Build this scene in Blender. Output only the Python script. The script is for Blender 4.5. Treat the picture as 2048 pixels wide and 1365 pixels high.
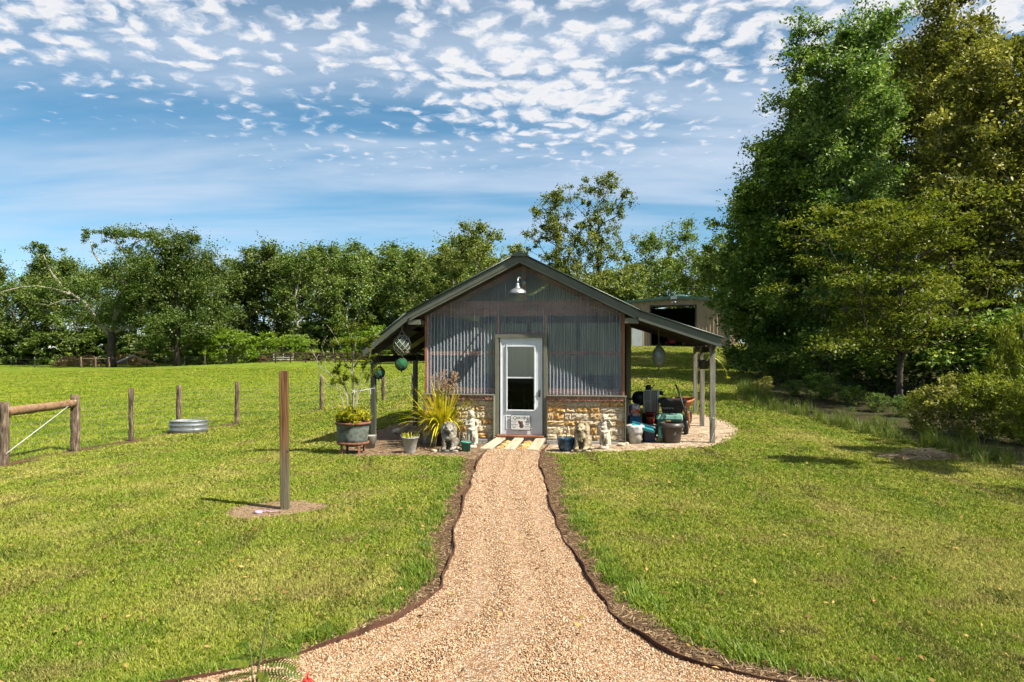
import bpy, bmesh, math, random
import numpy as np
from mathutils import Vector, Matrix

for _o in list(bpy.data.objects):
    bpy.data.objects.remove(_o)
SC = bpy.context.scene
COL = SC.collection
RNG = np.random.default_rng(7)
random.seed(7)
R = math.radians

# ------------------------------------------------------------------ camera, sky, sun, exposure
H = 2.0            # eye height above the shed's ground
F = 1480.0         # focal length in pixels of the 2048-wide photograph
HZ = 700.0         # row of the horizon
cam_d = bpy.data.cameras.new('camera')
cam_d.sensor_width = 36.0
cam_d.lens = F / 2048.0 * 36.0
cam_d.shift_y = (HZ - 682.5) / 2048.0
cam_d.clip_start = 0.05
cam_d.clip_end = 3000
cam = bpy.data.objects.new('camera', cam_d)
COL.objects.link(cam)
cam.location = (0, 0, H)
cam.rotation_euler = (R(90), 0, 0)
SC.camera = cam

SUN_H = Vector((-1.0, 0.56, 0)).normalized()      # the way the light travels over the ground
SUN_EL = R(49)
sun_dir = Vector((SUN_H.x * math.cos(SUN_EL), SUN_H.y * math.cos(SUN_EL), -math.sin(SUN_EL)))
sd = bpy.data.lights.new('sun', 'SUN')
sd.energy = 5.0
sd.angle = R(0.55)
sd.color = (1.0, 0.93, 0.80)
sun = bpy.data.objects.new('sun', sd)
COL.objects.link(sun)
sun.rotation_euler = sun_dir.to_track_quat('-Z', 'Y').to_euler()
sun.location = (30, -15, 40)

SC.view_settings.view_transform = 'Standard'
SC.view_settings.look = 'None'
SC.view_settings.gamma = 1.0
SC.view_settings.exposure = 1.45
SC.view_settings.use_curve_mapping = False
SC.cycles.max_bounces = 5
SC.cycles.diffuse_bounces = 2
SC.cycles.transmission_bounces = 4
SC.cycles.glossy_bounces = 2
SC.cycles.transparent_max_bounces = 16
SC.cycles.use_denoising = True
SC.cycles.denoiser = 'OPENIMAGEDENOISE'
SC.cycles.denoising_prefilter = 'ACCURATE'
SC.cycles.denoising_input_passes = 'RGB_ALBEDO_NORMAL'
SC.cycles.sample_clamp_indirect = 3.0
SC.cycles.use_adaptive_sampling = True
SC.cycles.adaptive_threshold = 0.025
SC.cycles.adaptive_min_samples = 16
SC.cycles.use_light_tree = False


def N(nt, kind, **kw):
    n = nt.nodes.new(kind)
    for k, v in kw.items():
        if k in ('ins',):
            continue
        setattr(n, k, v)
    for k, v in kw.get('ins', {}).items():
        n.inputs[k].default_value = v
    return n


def mathn(nt, op, a, b=None, clamp=False):
    n = nt.nodes.new('ShaderNodeMath')
    n.operation = op
    n.use_clamp = clamp
    for i, x in enumerate((a, b)):
        if x is None:
            continue
        if isinstance(x, (int, float)):
            n.inputs[i].default_value = x
        else:
            nt.links.new(x, n.inputs[i])
    return n.outputs[0]


def ramp(nt, fac, stops, interp='LINEAR'):
    n = nt.nodes.new('ShaderNodeValToRGB')
    n.color_ramp.interpolation = interp
    e = n.color_ramp.elements
    while len(e) < len(stops):
        e.new(0.5)
    for i, (p, c) in enumerate(stops):
        e[i].position = p
        if isinstance(c, (int, float)):
            c = (c, c, c)
        e[i].color = (c[0], c[1], c[2], 1)
    if fac is not None:
        nt.links.new(fac, n.inputs[0])
    return n.outputs[0]


def make_world():
    w = bpy.data.worlds.new('World')
    SC.world = w
    w.use_nodes = True
    nt = w.node_tree
    nt.nodes.clear()
    L = nt.links.new
    out = nt.nodes.new('ShaderNodeOutputWorld')
    sky = nt.nodes.new('ShaderNodeTexSky')
    sky.sky_type = 'NISHITA'
    sky.sun_disc = False
    sky.sun_elevation = SUN_EL
    sky.sun_rotation = math.atan2(-SUN_H.x, -SUN_H.y)
    sky.air_density = 1.0
    sky.dust_density = 0.0
    sky.altitude = 2500
    sky.ozone_density = 3.0
    hs = N(nt, 'ShaderNodeHueSaturation', ins={'Saturation': 1.12, 'Value': 1.0, 'Hue': 0.479})
    L(sky.outputs[0], hs.inputs['Color'])
    bg = N(nt, 'ShaderNodeBackground', ins={'Strength': 0.053})
    L(hs.outputs[0], bg.inputs[0])
    # clouds: a flat layer of altocumulus puffs over a thin high veil
    tc = nt.nodes.new('ShaderNodeTexCoord')
    sp = nt.nodes.new('ShaderNodeSeparateXYZ')
    L(tc.outputs['Generated'], sp.inputs[0])
    z = mathn(nt, 'ADD', mathn(nt, 'MAXIMUM', sp.outputs[2], 0.0), 0.10)
    px = mathn(nt, 'DIVIDE', sp.outputs[0], z)
    py = mathn(nt, 'DIVIDE', sp.outputs[1], z)
    cb = nt.nodes.new('ShaderNodeCombineXYZ')
    L(px, cb.inputs[0])
    L(py, cb.inputs[1])
    P = cb.outputs[0]
    # warp
    wn = N(nt, 'ShaderNodeTexNoise', noise_dimensions='2D', ins={'Scale': 5.0, 'Detail': 4.0, 'Roughness': 0.6})
    L(P, wn.inputs['Vector'])
    wsub = N(nt, 'ShaderNodeVectorMath', operation='SUBTRACT')
    L(wn.outputs['Color'], wsub.inputs[0])
    wsub.inputs[1].default_value = (0.5, 0.5, 0.5)
    wsc = N(nt, 'ShaderNodeVectorMath', operation='SCALE')
    L(wsub.outputs[0], wsc.inputs[0])
    wsc.inputs['Scale'].default_value = 0.17
    wad = N(nt, 'ShaderNodeVectorMath', operation='ADD')
    L(P, wad.inputs[0])
    L(wsc.outputs[0], wad.inputs[1])
    PW = wad.outputs[0]
    vor = N(nt, 'ShaderNodeTexVoronoi', voronoi_dimensions='2D', feature='SMOOTH_F1', ins={'Scale': 12.5, 'Smoothness': 0.6, 'Randomness': 1.0})
    L(PW, vor.inputs['Vector'])
    puff = mathn(nt, 'SUBTRACT', 0.50, vor.outputs['Distance'])
    n1 = N(nt, 'ShaderNodeTexNoise', noise_dimensions='2D', ins={'Scale': 20.0, 'Detail': 6.0, 'Roughness': 0.62})
    L(PW, n1.inputs['Vector'])
    n2 = N(nt, 'ShaderNodeTexNoise', noise_dimensions='2D', ins={'Scale': 0.85, 'Detail': 3.0, 'Roughness': 0.5})
    sh = N(nt, 'ShaderNodeVectorMath', operation='ADD')
    L(P, sh.inputs[0])
    sh.inputs[1].default_value = (8.2, 5.1, 0)
    L(sh.outputs[0], n2.inputs['Vector'])
    # distance over the layer decides between puffs (overhead) and veil (far)
    ln = N(nt, 'ShaderNodeVectorMath', operation='LENGTH')
    L(P, ln.inputs[0])
    dist = ln.outputs['Value']
    near = nt.nodes.new('ShaderNodeMapRange')
    near.inputs['From Min'].default_value = 3.15
    near.inputs['From Max'].default_value = 2.05
    L(dist, near.inputs[0])
    dens = mathn(nt, 'ADD', mathn(nt, 'MULTIPLY', puff, 1.05), mathn(nt, 'MULTIPLY', mathn(nt, 'SUBTRACT', n1.outputs[0], 0.5), 1.0))
    cov = mathn(nt, 'ADD', mathn(nt, 'MULTIPLY', mathn(nt, 'SUBTRACT', n2.outputs[0], 0.54), 1.5),
                mathn(nt, 'MULTIPLY', mathn(nt, 'SUBTRACT', near.outputs[0], 0.82), 0.95))
    d = mathn(nt, 'ADD', dens, cov)
    alpha = nt.nodes.new('ShaderNodeMapRange')
    alpha.interpolation_type = 'SMOOTHSTEP'
    alpha.inputs['From Min'].default_value = -0.12
    alpha.inputs['From Max'].default_value = 0.46
    alpha.inputs['To Max'].default_value = 0.92
    L(d, alpha.inputs[0])
    # veil: soft stretched streaks
    mp = N(nt, 'ShaderNodeMapping')
    mp.inputs['Scale'].default_value = (0.5, 1.5, 1)
    mp.inputs['Rotation'].default_value = (0, 0, R(11))
    L(P, mp.inputs[0])
    n3 = N(nt, 'ShaderNodeTexNoise', noise_dimensions='2D', ins={'Scale': 1.25, 'Detail': 5.0, 'Roughness': 0.52, 'Distortion': 0.2})
    L(mp.outputs[0], n3.inputs['Vector'])
    vr = nt.nodes.new('ShaderNodeMapRange')
    vr.interpolation_type = 'SMOOTHSTEP'
    vr.inputs['From Min'].default_value = 0.26
    vr.inputs['From Max'].default_value = 0.78
    vr.inputs['To Max'].default_value = 0.78
    L(n3.outputs[0], vr.inputs[0])
    # the veil thins with distance and thickens a little in its middle
    vfade = ramp(nt, mathn(nt, 'DIVIDE', dist, 6.0), [(0.0, 0.3), (0.3, 0.6), (0.42, 1.0), (0.55, 0.95), (0.70, 0.75), (1.0, 0.7)])
    veil = mathn(nt, 'MULTIPLY', vr.outputs[0], vfade)
    inv = mathn(nt, 'MULTIPLY', mathn(nt, 'SUBTRACT', 1.0, alpha.outputs[0]), mathn(nt, 'SUBTRACT', 1.0, veil))
    fac = mathn(nt, 'SUBTRACT', 1.0, inv, clamp=True)
    shade = ramp(nt, d, [(0.0, (0.74, 0.84, 1.0)), (0.38, (1.0, 1.0, 1.02)), (0.62, (0.95, 0.96, 0.99)), (0.95, (0.84, 0.87, 0.92))])
    bc = N(nt, 'ShaderNodeBackground', ins={'Strength': 0.345})
    L(shade, bc.inputs[0])
    mx = nt.nodes.new('ShaderNodeMixShader')
    L(fac, mx.inputs[0])
    L(bg.outputs[0], mx.inputs[1])
    L(bc.outputs[0], mx.inputs[2])
    L(mx.outputs[0], out.inputs[0])
    w.cycles.sampling_method = 'MANUAL'
    w.cycles.sample_map_resolution = 512


make_world()


# ------------------------------------------------------------------ materials
MATS = {}
KA = 0.68           # common reflectance factor that goes with the exposure above


def kc(c, k=None):
    return tuple(x * (KA if k is None else k) for x in c)


def newmat(name):
    m = bpy.data.materials.new(name)
    m.use_nodes = True
    nt = m.node_tree
    nt.nodes.clear()
    out = nt.nodes.new('ShaderNodeOutputMaterial')
    return m, nt, out


def mat(name, c1, c2=None, c3=None, scale=6.0, rough=0.8, bump=0.0, bscale=None, metal=0.0, detail=6.0,
        stretch=(1, 1, 1), spec=0.4, coords='Object', lo=0.35, hi=0.68, rnd=0.0, trans=0.0):
    if name in MATS:
        return MATS[name]
    m, nt, out = newmat(name)
    L = nt.links.new
    tc = nt.nodes.new('ShaderNodeTexCoord')
    mp = nt.nodes.new('ShaderNodeMapping')
    mp.inputs['Scale'].default_value = stretch
    L(tc.outputs[coords], mp.inputs[0])
    no = N(nt, 'ShaderNodeTexNoise', ins={'Scale': scale, 'Detail': detail, 'Roughness': 0.62})
    L(mp.outputs[0], no.inputs['Vector'])
    c2 = c2 or tuple(x * 0.8 for x in c1)
    c1, c2, c3 = kc(c1), kc(c2), (kc(c3) if c3 else None)
    stops = [(lo, c1), (hi, c2)] if c3 is None else [(lo, c1), ((lo + hi) / 2, c2), (hi, c3)]
    col = ramp(nt, no.outputs[0], stops)
    if rnd:
        oi = nt.nodes.new('ShaderNodeObjectInfo')
        hs = nt.nodes.new('ShaderNodeHueSaturation')
        L(col, hs.inputs['Color'])
        L(mathn(nt, 'ADD', 1.0 - rnd, mathn(nt, 'MULTIPLY', oi.outputs['Random'], 2 * rnd)), hs.inputs['Value'])
        col = hs.outputs[0]
    b = N(nt, 'ShaderNodeBsdfPrincipled', ins={'Roughness': rough, 'Metallic': metal, 'Specular IOR Level': spec})
    L(col, b.inputs['Base Color'])
    if bump:
        n2 = N(nt, 'ShaderNodeTexNoise', ins={'Scale': bscale or scale * 4, 'Detail': 8.0, 'Roughness': 0.65})
        L(mp.outputs[0], n2.inputs['Vector'])
        bp = N(nt, 'ShaderNodeBump', ins={'Strength': bump, 'Distance': 0.02})
        L(n2.outputs[0], bp.inputs['Height'])
        L(bp.outputs[0], b.inputs['Normal'])
    L(b.outputs[0], out.inputs[0])
    MATS[name] = m
    return m


def leafmat(name, cols, trans=0.3, spec=0.35, rough=0.45, scale=0.6, obj=0.12, tint=None):
    """foliage: per-leaf variation, clumpwise variation, some light through the leaf"""
    if name in MATS:
        return MATS[name]
    m, nt, out = newmat(name)
    L = nt.links.new
    ge = nt.nodes.new('ShaderNodeNewGeometry')
    tc = nt.nodes.new('ShaderNodeTexCoord')
    no = N(nt, 'ShaderNodeTexNoise', ins={'Scale': scale, 'Detail': 3.0})
    L(tc.outputs['Object'], no.inputs['Vector'])
    f = mathn(nt, 'ADD', mathn(nt, 'MULTIPLY', ge.outputs['Random Per Island'], 0.55),
              mathn(nt, 'MULTIPLY', mathn(nt, 'SUBTRACT', no.outputs[0], 0.3), 1.1))
    k = len(cols)
    col = ramp(nt, f, [(0.08 + 0.84 * i / max(1, k - 1), kc(c)) for i, c in enumerate(cols)])
    oi = nt.nodes.new('ShaderNodeObjectInfo')
    hs = nt.nodes.new('ShaderNodeHueSaturation')
    L(col, hs.inputs['Color'])
    L(mathn(nt, 'ADD', 1.0 - obj, mathn(nt, 'MULTIPLY', oi.outputs['Random'], 2 * obj)), hs.inputs['Value'])
    df = nt.nodes.new('ShaderNodeBsdfDiffuse')
    L(hs.outputs[0], df.inputs[0])
    gl = N(nt, 'ShaderNodeBsdfAnisotropic', ins={'Roughness': rough})
    gl.inputs['Color'].default_value = (1, 1, 1, 1)
    b = nt.nodes.new('ShaderNodeMixShader')
    b.inputs[0].default_value = 0.05 * spec
    L(df.outputs[0], b.inputs[1])
    L(gl.outputs[0], b.inputs[2])
    t = nt.nodes.new('ShaderNodeBsdfTranslucent')
    br = nt.nodes.new('ShaderNodeMixRGB')
    br.blend_type = 'MULTIPLY'
    br.inputs[0].default_value = 1.0
    br.inputs[2].default_value = (1.25, 1.35, 0.6, 1)
    L(hs.outputs[0], br.inputs[1])
    L(br.outputs[0], t.inputs[0])
    mx = nt.nodes.new('ShaderNodeMixShader')
    mx.inputs[0].default_value = trans
    L(b.outputs[0], mx.inputs[1])
    L(t.outputs[0], mx.inputs[2])
    L(mx.outputs[0], out.inputs[0])
    MATS[name] = m
    return m


# ------------------------------------------------------------------ object helpers
def tag(o, label=None, cat=None, group=None, kind=None):
    if label:
        o['label'] = label
    if cat:
        o['category'] = cat
    if group:
        o['group'] = group
    if kind:
        o['kind'] = kind
    return o


def thing(name, label, cat, loc=(0, 0, 0), rotz=0.0, group=None):
    o = bpy.data.objects.new(name, None)
    o.empty_display_size = 0.1
    COL.objects.link(o)
    o.location = loc
    o.rotation_euler = (0, 0, rotz)
    return tag(o, label, cat, group)


def link(name, me, m=None, parent=None, loc=None, rot=None, scale=None):
    o = bpy.data.objects.new(name, me)
    COL.objects.link(o)
    if m is not None and len(me.materials) == 0:
        me.materials.append(m)
    if parent is not None:
        o.parent = parent
    if loc is not None:
        o.location = loc
    if rot is not None:
        o.rotation_euler = rot
    if scale is not None:
        o.scale = scale
    return o


def copy_tree(o, parent=None):
    c = o.copy()
    COL.objects.link(c)
    c.parent = parent
    for ch in list(o.children):
        copy_tree(ch, c)
    return c


class MB:
    """collects shapes; build() links them as one mesh object"""

    def __init__(self):
        self.v, self.f = [], []

    def add(self, vs, fs):
        n = len(self.v)
        self.v.extend([tuple(map(float, p)) for p in vs])
        self.f.extend([tuple(i + n for i in q) for q in fs])
        return self

    def box(self, c, s, rz=0.0, rot=None, taper=1.0):
        x, y, z = s[0] / 2, s[1] / 2, s[2] / 2
        pts = [(-x, -y, -z), (x, -y, -z), (x, y, -z), (-x, y, -z)]
        pts += [(-x * taper, -y * taper, z), (x * taper, -y * taper, z), (x * taper, y * taper, z), (-x * taper, y * taper, z)]
        M = rot if rot is not None else Matrix.Rotation(rz, 3, 'Z')
        pts = [tuple(M @ Vector(p) + Vector(c)) for p in pts]
        return self.add(pts, [(3, 2, 1, 0), (4, 5, 6, 7), (0, 1, 5, 4), (1, 2, 6, 5), (2, 3, 7, 6), (3, 0, 4, 7)])

    def bar(self, a, b, w, h, up=(0, 0, 1)):
        a, b = Vector(a), Vector(b)
        d = (b - a)
        ln = d.length
        d.normalize()
        s = d.cross(Vector(up))
        if s.length < 1e-5:
            s = d.cross(Vector((1, 0, 0)))
        s.normalize()
        u = s.cross(d)
        M = Matrix((s, d, u)).transposed()
        return self.box((a + b) / 2, (w, ln, h), rot=M)

    def tube(self, pts, rad, n=8, cap=True):
        pts = [Vector(p) for p in pts]
        if isinstance(rad, (int, float)):
            rad = [rad] * len(pts)
        vs, fs = [], []
        ref = None
        for i, p in enumerate(pts):
            d = (pts[min(i + 1, len(pts) - 1)] - pts[max(i - 1, 0)])
            if d.length < 1e-9:
                d = Vector((0, 0, 1))
            d.normalize()
            if ref is None:
                ref = Vector((1, 0, 0)) if abs(d.x) < 0.9 else Vector((0, 1, 0))
            a = ref - d * ref.dot(d)
            if a.length < 1e-6:
                a = d.orthogonal()
            a.normalize()
            ref = a
            b = d.cross(a)
            for k in range(n):
                t = 2 * math.pi * k / n
                vs.append(p + (a * math.cos(t) + b * math.sin(t)) * rad[i])
        for i in range(len(pts) - 1):
            for k in range(n):
                k2 = (k + 1) % n
                fs.append((i * n + k, i * n + k2, (i + 1) * n + k2, (i + 1) * n + k))
        if cap:
            fs.append(tuple(range(n - 1, -1, -1)))
            m = (len(pts) - 1) * n
            fs.append(tuple(m + k for k in range(n)))
        return self.add(vs, fs)

    def lathe(self, prof, n=24, c=(0, 0, 0), sx=1.0, sy=1.0, wob=None):
        vs, fs = [], []
        for i, (r, z) in enumerate(prof):
            for k in range(n):
                t = 2 * math.pi * k / n
                rr = r * (wob(t, z) if wob else 1.0)
                vs.append((c[0] + rr * sx * math.cos(t), c[1] + rr * sy * math.sin(t), c[2] + z))
        for i in range(len(prof) - 1):
            for k in range(n):
                k2 = (k + 1) % n
                fs.append((i * n + k, i * n + k2, (i + 1) * n + k2, (i + 1) * n + k))
        if prof[0][0] > 1e-4:
            fs.append(tuple(range(n - 1, -1, -1)))
        if prof[-1][0] > 1e-4:
            m = (len(prof) - 1) * n
            fs.append(tuple(m + k for k in range(n)))
        return self.add(vs, fs)

    def ell(self, c, r, n=12, rot=None):
        vs, fs = [], []
        m = max(6, n // 2 + 2)
        for i in range(m + 1):
            ph = math.pi * i / m
            for k in range(n):
                t = 2 * math.pi * k / n
                p = Vector((r[0] * math.sin(ph) * math.cos(t), r[1] * math.sin(ph) * math.sin(t), r[2] * math.cos(ph)))
                if rot is not None:
                    p = rot @ p
                vs.append(p + Vector(c))
        for i in range(m):
            for k in range(n):
                k2 = (k + 1) % n
                fs.append((i * n + k, (i + 1) * n + k, (i + 1) * n + k2, i * n + k2))
        return self.add(vs, fs)

    def caps(self, a, b, r1, r2, n=10):
        self.ell(a, (r1, r1, r1), n)
        self.ell(b, (r2, r2, r2), n)
        a, b = Vector(a), Vector(b)
        return self.tube([a, (a + b) / 2, b], [r1, (r1 + r2) / 2, r2], n)

    def mesh(self, name, smooth=False):
        me = bpy.data.meshes.new(name)
        me.from_pydata(self.v, [], self.f)
        if smooth:
            me.polygons.foreach_set('use_smooth', [True] * len(me.polygons))
        me.update()
        return me

    def build(self, name, m, parent=None, smooth=False, loc=None, rot=None, bevel=0.0, seg=2):
        o = link(name, self.mesh(name, smooth), m, parent, loc, rot)
        if bevel:
            bv = o.modifiers.new('bevel', 'BEVEL')
            bv.width = bevel
            bv.segments = seg
            bv.limit_method = 'ANGLE'
            bv.angle_limit = R(40)
        return o


def npmesh(name, V, Q, smooth=False):
    """fast mesh: V (n,3), Q (m,4) or (m,3)"""
    me = bpy.data.meshes.new(name)
    V = np.ascontiguousarray(V, dtype=np.float32)
    Q = np.ascontiguousarray(Q, dtype=np.int32)
    k = Q.shape[1]
    me.vertices.add(len(V))
    me.vertices.foreach_set('co', V.ravel())
    me.loops.add(Q.size)
    me.loops.foreach_set('vertex_index', Q.ravel())
    me.polygons.add(len(Q))
    me.polygons.foreach_set('loop_start', np.arange(0, Q.size, k, dtype=np.int32))
    me.polygons.foreach_set('loop_total', np.full(len(Q), k, dtype=np.int32))
    if smooth:
        me.polygons.foreach_set('use_smooth', np.ones(len(Q), dtype=bool))
    me.update(calc_edges=True)
    me.validate()
    return me


# ------------------------------------------------------------------ terrain and the pixel -> world helpers
def sst(a, b, x):
    t = np.clip((x - a) / (b - a), 0, 1)
    return t * t * (3 - 2 * t)


def terrain(x, y):
    x = np.asarray(x, dtype=float)
    y = np.asarray(y, dtype=float)
    t = np.clip((y - 15.5) / 48.0, 0, None)
    t = np.where(t < 1.15, t, 1.15 + 0.12 * np.tanh((t - 1.15)))
    ramp_ = np.sqrt(t * t + 0.0016) - 0.04
    hill = 2.2 * ramp_ * sst(-22, 10, x) + 0.85 * sst(62, 92, y) * sst(-56, -26, x) * (1 - sst(-24, -6, x))
    left = -0.45 * sst(-1, -9, x) * sst(4, 24, y)
    right = 0.03 * np.clip(x, 0, 6) * sst(8, 14, y)
    wave = 0.05 * np.sin(x * 0.21 + 1.0) * np.sin(y * 0.13) * sst(22, 40, y)
    return hill + left + right + wave


def T(x, y):
    return float(terrain(x, y))


def G(px, py):
    """ground point seen at a pixel of the 2048-wide photograph"""
    k = (px - 1024.0) / F
    s = (py - HZ) / F
    d = H / max(s, 1e-4)
    for _ in range(60):
        z = T(k * d, d)
        d += 0.5 * ((H - z) / max(s, 1e-4) - d)
        d = min(max(d, 0.5), 400)
    return Vector((k * d, d, T(k * d, d)))


def at(px, py, d):
    return Vector(((px - 1024.0) / F * d, d, H - (py - HZ) / F * d))


def proj(x, y, z):
    return 1024.0 + F * x / y, HZ - F * (z - H) / y


def inpoly(px, py, poly):
    px = np.asarray(px)
    py = np.asarray(py)
    c = np.zeros(px.shape, dtype=bool)
    n = len(poly)
    for i in range(n):
        x1, y1 = poly[i]
        x2, y2 = poly[(i + 1) % n]
        if y1 == y2:
            continue
        m = ((y1 > py) != (y2 > py)) & (px < (x2 - x1) * (py - y1) / (y2 - y1) + x1)
        c ^= m
    return c


# the outlines of the path and of the beds, in pixels (row -> column)
PL = [(880, 985), (888, 984), (913, 965), (929, 955), (948, 945), (978, 938), (1001, 928), (1023, 925), (1048, 913), (1068, 906), (1087, 905),
      (1120, 899), (1150, 889), (1184, 878), (1218, 838), (1249, 788), (1285, 687), (1322, 575), (1361, 400), (1400, 225), (1470, 20), (1640, -300)]
PR = [(880, 1097), (895, 1095), (905, 1082), (919, 1079), (940, 1083), (964, 1089), (997, 1096), (1032, 1108), (1056, 1117), (1079, 1129), (1108, 1145),
      (1145, 1164), (1193, 1192), (1235, 1226), (1274, 1276), (1316, 1338), (1341, 1417), (1361, 1500), (1390, 1640), (1470, 1960), (1640, 2400)]
ML = [(880, 960), (905, 930), (919, 922), (937, 915), (958, 913), (978, 900), (1007, 888), (1032, 888), (1058, 861), (1081, 850), (1120, 855), (1145, 850),
      (1190, 816), (1229, 765), (1266, 687), (1305, 574), (1336, 480), (1358, 385), (1395, 215), (1470, -10), (1640, -340)]
MR = [(880, 1100), (905, 1105), (919, 1122), (948, 1129), (962, 1141), (985, 1129), (1013, 1139), (1046, 1153), (1075, 1172), (1117, 1193), (1173, 1232),
      (1218, 1282), (1263, 1350), (1297, 1417), (1327, 1496), (1352, 1640), (1420, 2000), (1640, 2460)]


def edge(E, py):
    return np.interp(py, [e[0] for e in E], [e[1] for e in E])


BED_L = [(672, 905), (715, 914), (790, 913), (850, 913), (915, 915), (950, 921), (985, 893), (985, 868), (905, 862), (905, 840), (850, 836), (812, 843), (775, 853), (742, 868), (715, 886), (690, 895)]
BED_R = [(1086, 906), (1130, 909), (1190, 905), (1250, 904), (1350, 899), (1425, 894), (1462, 883), (1480, 866), (1470, 850), (1445, 839), (1410, 830), (1340, 828), (1262, 835), (1240, 862), (1095, 868)]
BED_P = [(450, 1028), (462, 1016), (510, 1009), (560, 1005), (610, 1004), (650, 1010), (656, 1017), (620, 1026), (560, 1034), (500, 1041), (460, 1037)]
LAWN_EDGE = [(1478, 762), (1486, 790), (1510, 812), (1560, 830), (1610, 838), (1660, 852), (1720, 868), (1790, 885), (1850, 902), (1930, 920), (2048, 944), (2400, 1010)]
# ------------------------------------------------------------------ the ground
POSTS_PX = [(9, 930, 805, 19), (150, 903, 790, 17), (262, 883, 777, 9.5), (357, 865, 771, 9.5), (474, 848, 764, 8.5), (643, 820, 753, 7.5), (767, 802, 750, 7.5), (826, 793, 746, 6)]
POST_W = [G(p[0], p[1]) for p in POSTS_PX]
_fx = [POST_W[0].x + (POST_W[0].x - POST_W[1].x) * 3] + [p.x for p in POST_W] + [POST_W[-1].x + 14]
_fy = [POST_W[0].y + (POST_W[0].y - POST_W[1].y) * 3] + [p.y for p in POST_W] + [POST_W[-1].y + 62]


def fence_x(y):
    return np.interp(y, _fy, _fx)


LE_W = [G(*p) for p in LAWN_EDGE]
_le = sorted([(p.y, p.x) for p in LE_W] + [(46, 15.0), (60, 20.5), (75, 26.0), (90, 30), (300, 90), (-20, 22)])


def wood_x(y):
    return np.interp(y, [a for a, b in _le], [b for a, b in _le])


def grass_color(nt, pos, cols, dry=(0.30, 0.25, 0.09), rich=(0.085, 0.160, 0.016), streak=0.85, fine=14.0):
    """lawn colour from the place on the ground: patches, mower tracks, dry spots"""
    L = nt.links.new

    def noise(scale, detail, st=(1, 1, 1), rot=0.0):
        mp = nt.nodes.new('ShaderNodeMapping')
        mp.inputs['Scale'].default_value = st
        mp.inputs['Rotation'].default_value = (0, 0, rot)
        L(pos, mp.inputs[0])
        n = N(nt, 'ShaderNodeTexNoise', noise_dimensions='2D', ins={'Scale': scale, 'Detail': detail, 'Roughness': 0.6})
        L(mp.outputs[0], n.inputs['Vector'])
        return n.outputs[0]
    a = noise(0.55, 3.0)
    b = noise(0.8, 2.0, (1, 0.14, 1), R(-14))
    f = mathn(nt, 'ADD', mathn(nt, 'MULTIPLY', a, 1.0 - streak * 0.5), mathn(nt, 'MULTIPLY', b, streak * 0.5))
    k = len(cols)
    base = ramp(nt, f, [(0.36 + 0.28 * i / (k - 1), kc(c)) for i, c in enumerate(cols)])
    c = noise(1.6, 4.0)
    m1 = N(nt, 'ShaderNodeMix', data_type='RGBA')
    L(ramp(nt, c, [(0.54, 0.0), (0.72, 0.65)]), m1.inputs[0])
    L(base, m1.inputs[6])
    m1.inputs[7].default_value = (*kc(dry), 1)
    d = noise(1.1, 4.0, (1.3, 0.8, 1), 0.6)
    m2 = N(nt, 'ShaderNodeMix', data_type='RGBA')
    L(ramp(nt, d, [(0.54, 0.0), (0.72, 0.55)]), m2.inputs[0])
    L(m1.outputs[2], m2.inputs[6])
    m2.inputs[7].default_value = (*kc(rich), 1)
    # worn brown tracks along the mowing
    e = noise(1.35, 3.0, (1, 0.10, 1), R(-17))
    m3 = N(nt, 'ShaderNodeMix', data_type='RGBA')
    L(ramp(nt, e, [(0.62, 0.0), (0.72, 0.7 * streak)]), m3.inputs[0])
    L(m2.outputs[2], m3.inputs[6])
    m3.inputs[7].default_value = (0.085, 0.075, 0.025, 1)
    return m3.outputs[2]


LAWN = [(0.180, 0.285, 0.026), (0.295, 0.360, 0.043), (0.44, 0.43, 0.105)]
PAST = [(0.165, 0.280, 0.014), (0.26, 0.375, 0.020), (0.37, 0.43, 0.045)]


def ground_mat(name, cols, darken=0.8, **kw):
    m, nt, out = newmat(name)
    L = nt.links.new
    ge = nt.nodes.new('ShaderNodeNewGeometry')
    col = grass_color(nt, ge.outputs['Position'], cols, **kw)
    fn = N(nt, 'ShaderNodeTexNoise', ins={'Scale': 38.0, 'Detail': 5.0, 'Roughness': 0.7})
    L(ge.outputs['Position'], fn.inputs['Vector'])
    mul = N(nt, 'ShaderNodeMix', data_type='RGBA', blend_type='MULTIPLY')
    mul.inputs[0].default_value = 1.0
    L(col, mul.inputs[6])
    L(ramp(nt, fn.outputs[0], [(0.3, 0.45 * darken), (0.7, 1.25 * darken)]), mul.inputs[7])
    b = N(nt, 'ShaderNodeBsdfPrincipled', ins={'Roughness': 0.95, 'Specular IOR Level': 0.1})
    L(mul.outputs[2], b.inputs['Base Color'])
    bp = N(nt, 'ShaderNodeBump', ins={'Strength': 0.9, 'Distance': 0.05})
    L(fn.outputs[0], bp.inputs['Height'])
    L(bp.outputs[0], b.inputs['Normal'])
    L(b.outputs[0], out.inputs[0])
    return m


M_LAWN = ground_mat('lawn_turf', LAWN, darken=0.5)  # dark soil tone, deepened to paint shade into gaps between blades
M_PAST = ground_mat('pasture_turf', PAST, darken=0.66, streak=0.35, dry=(0.30, 0.30, 0.075), rich=(0.07, 0.15, 0.010))
M_LITTER = mat('leaf_litter', (0.022, 0.022, 0.009), (0.05, 0.042, 0.018), (0.035, 0.055, 0.013), scale=1.4, rough=1, bump=0.8, coords='Object', spec=0.1)  # litter darkened to carry the shade at the woods' edge


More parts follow.
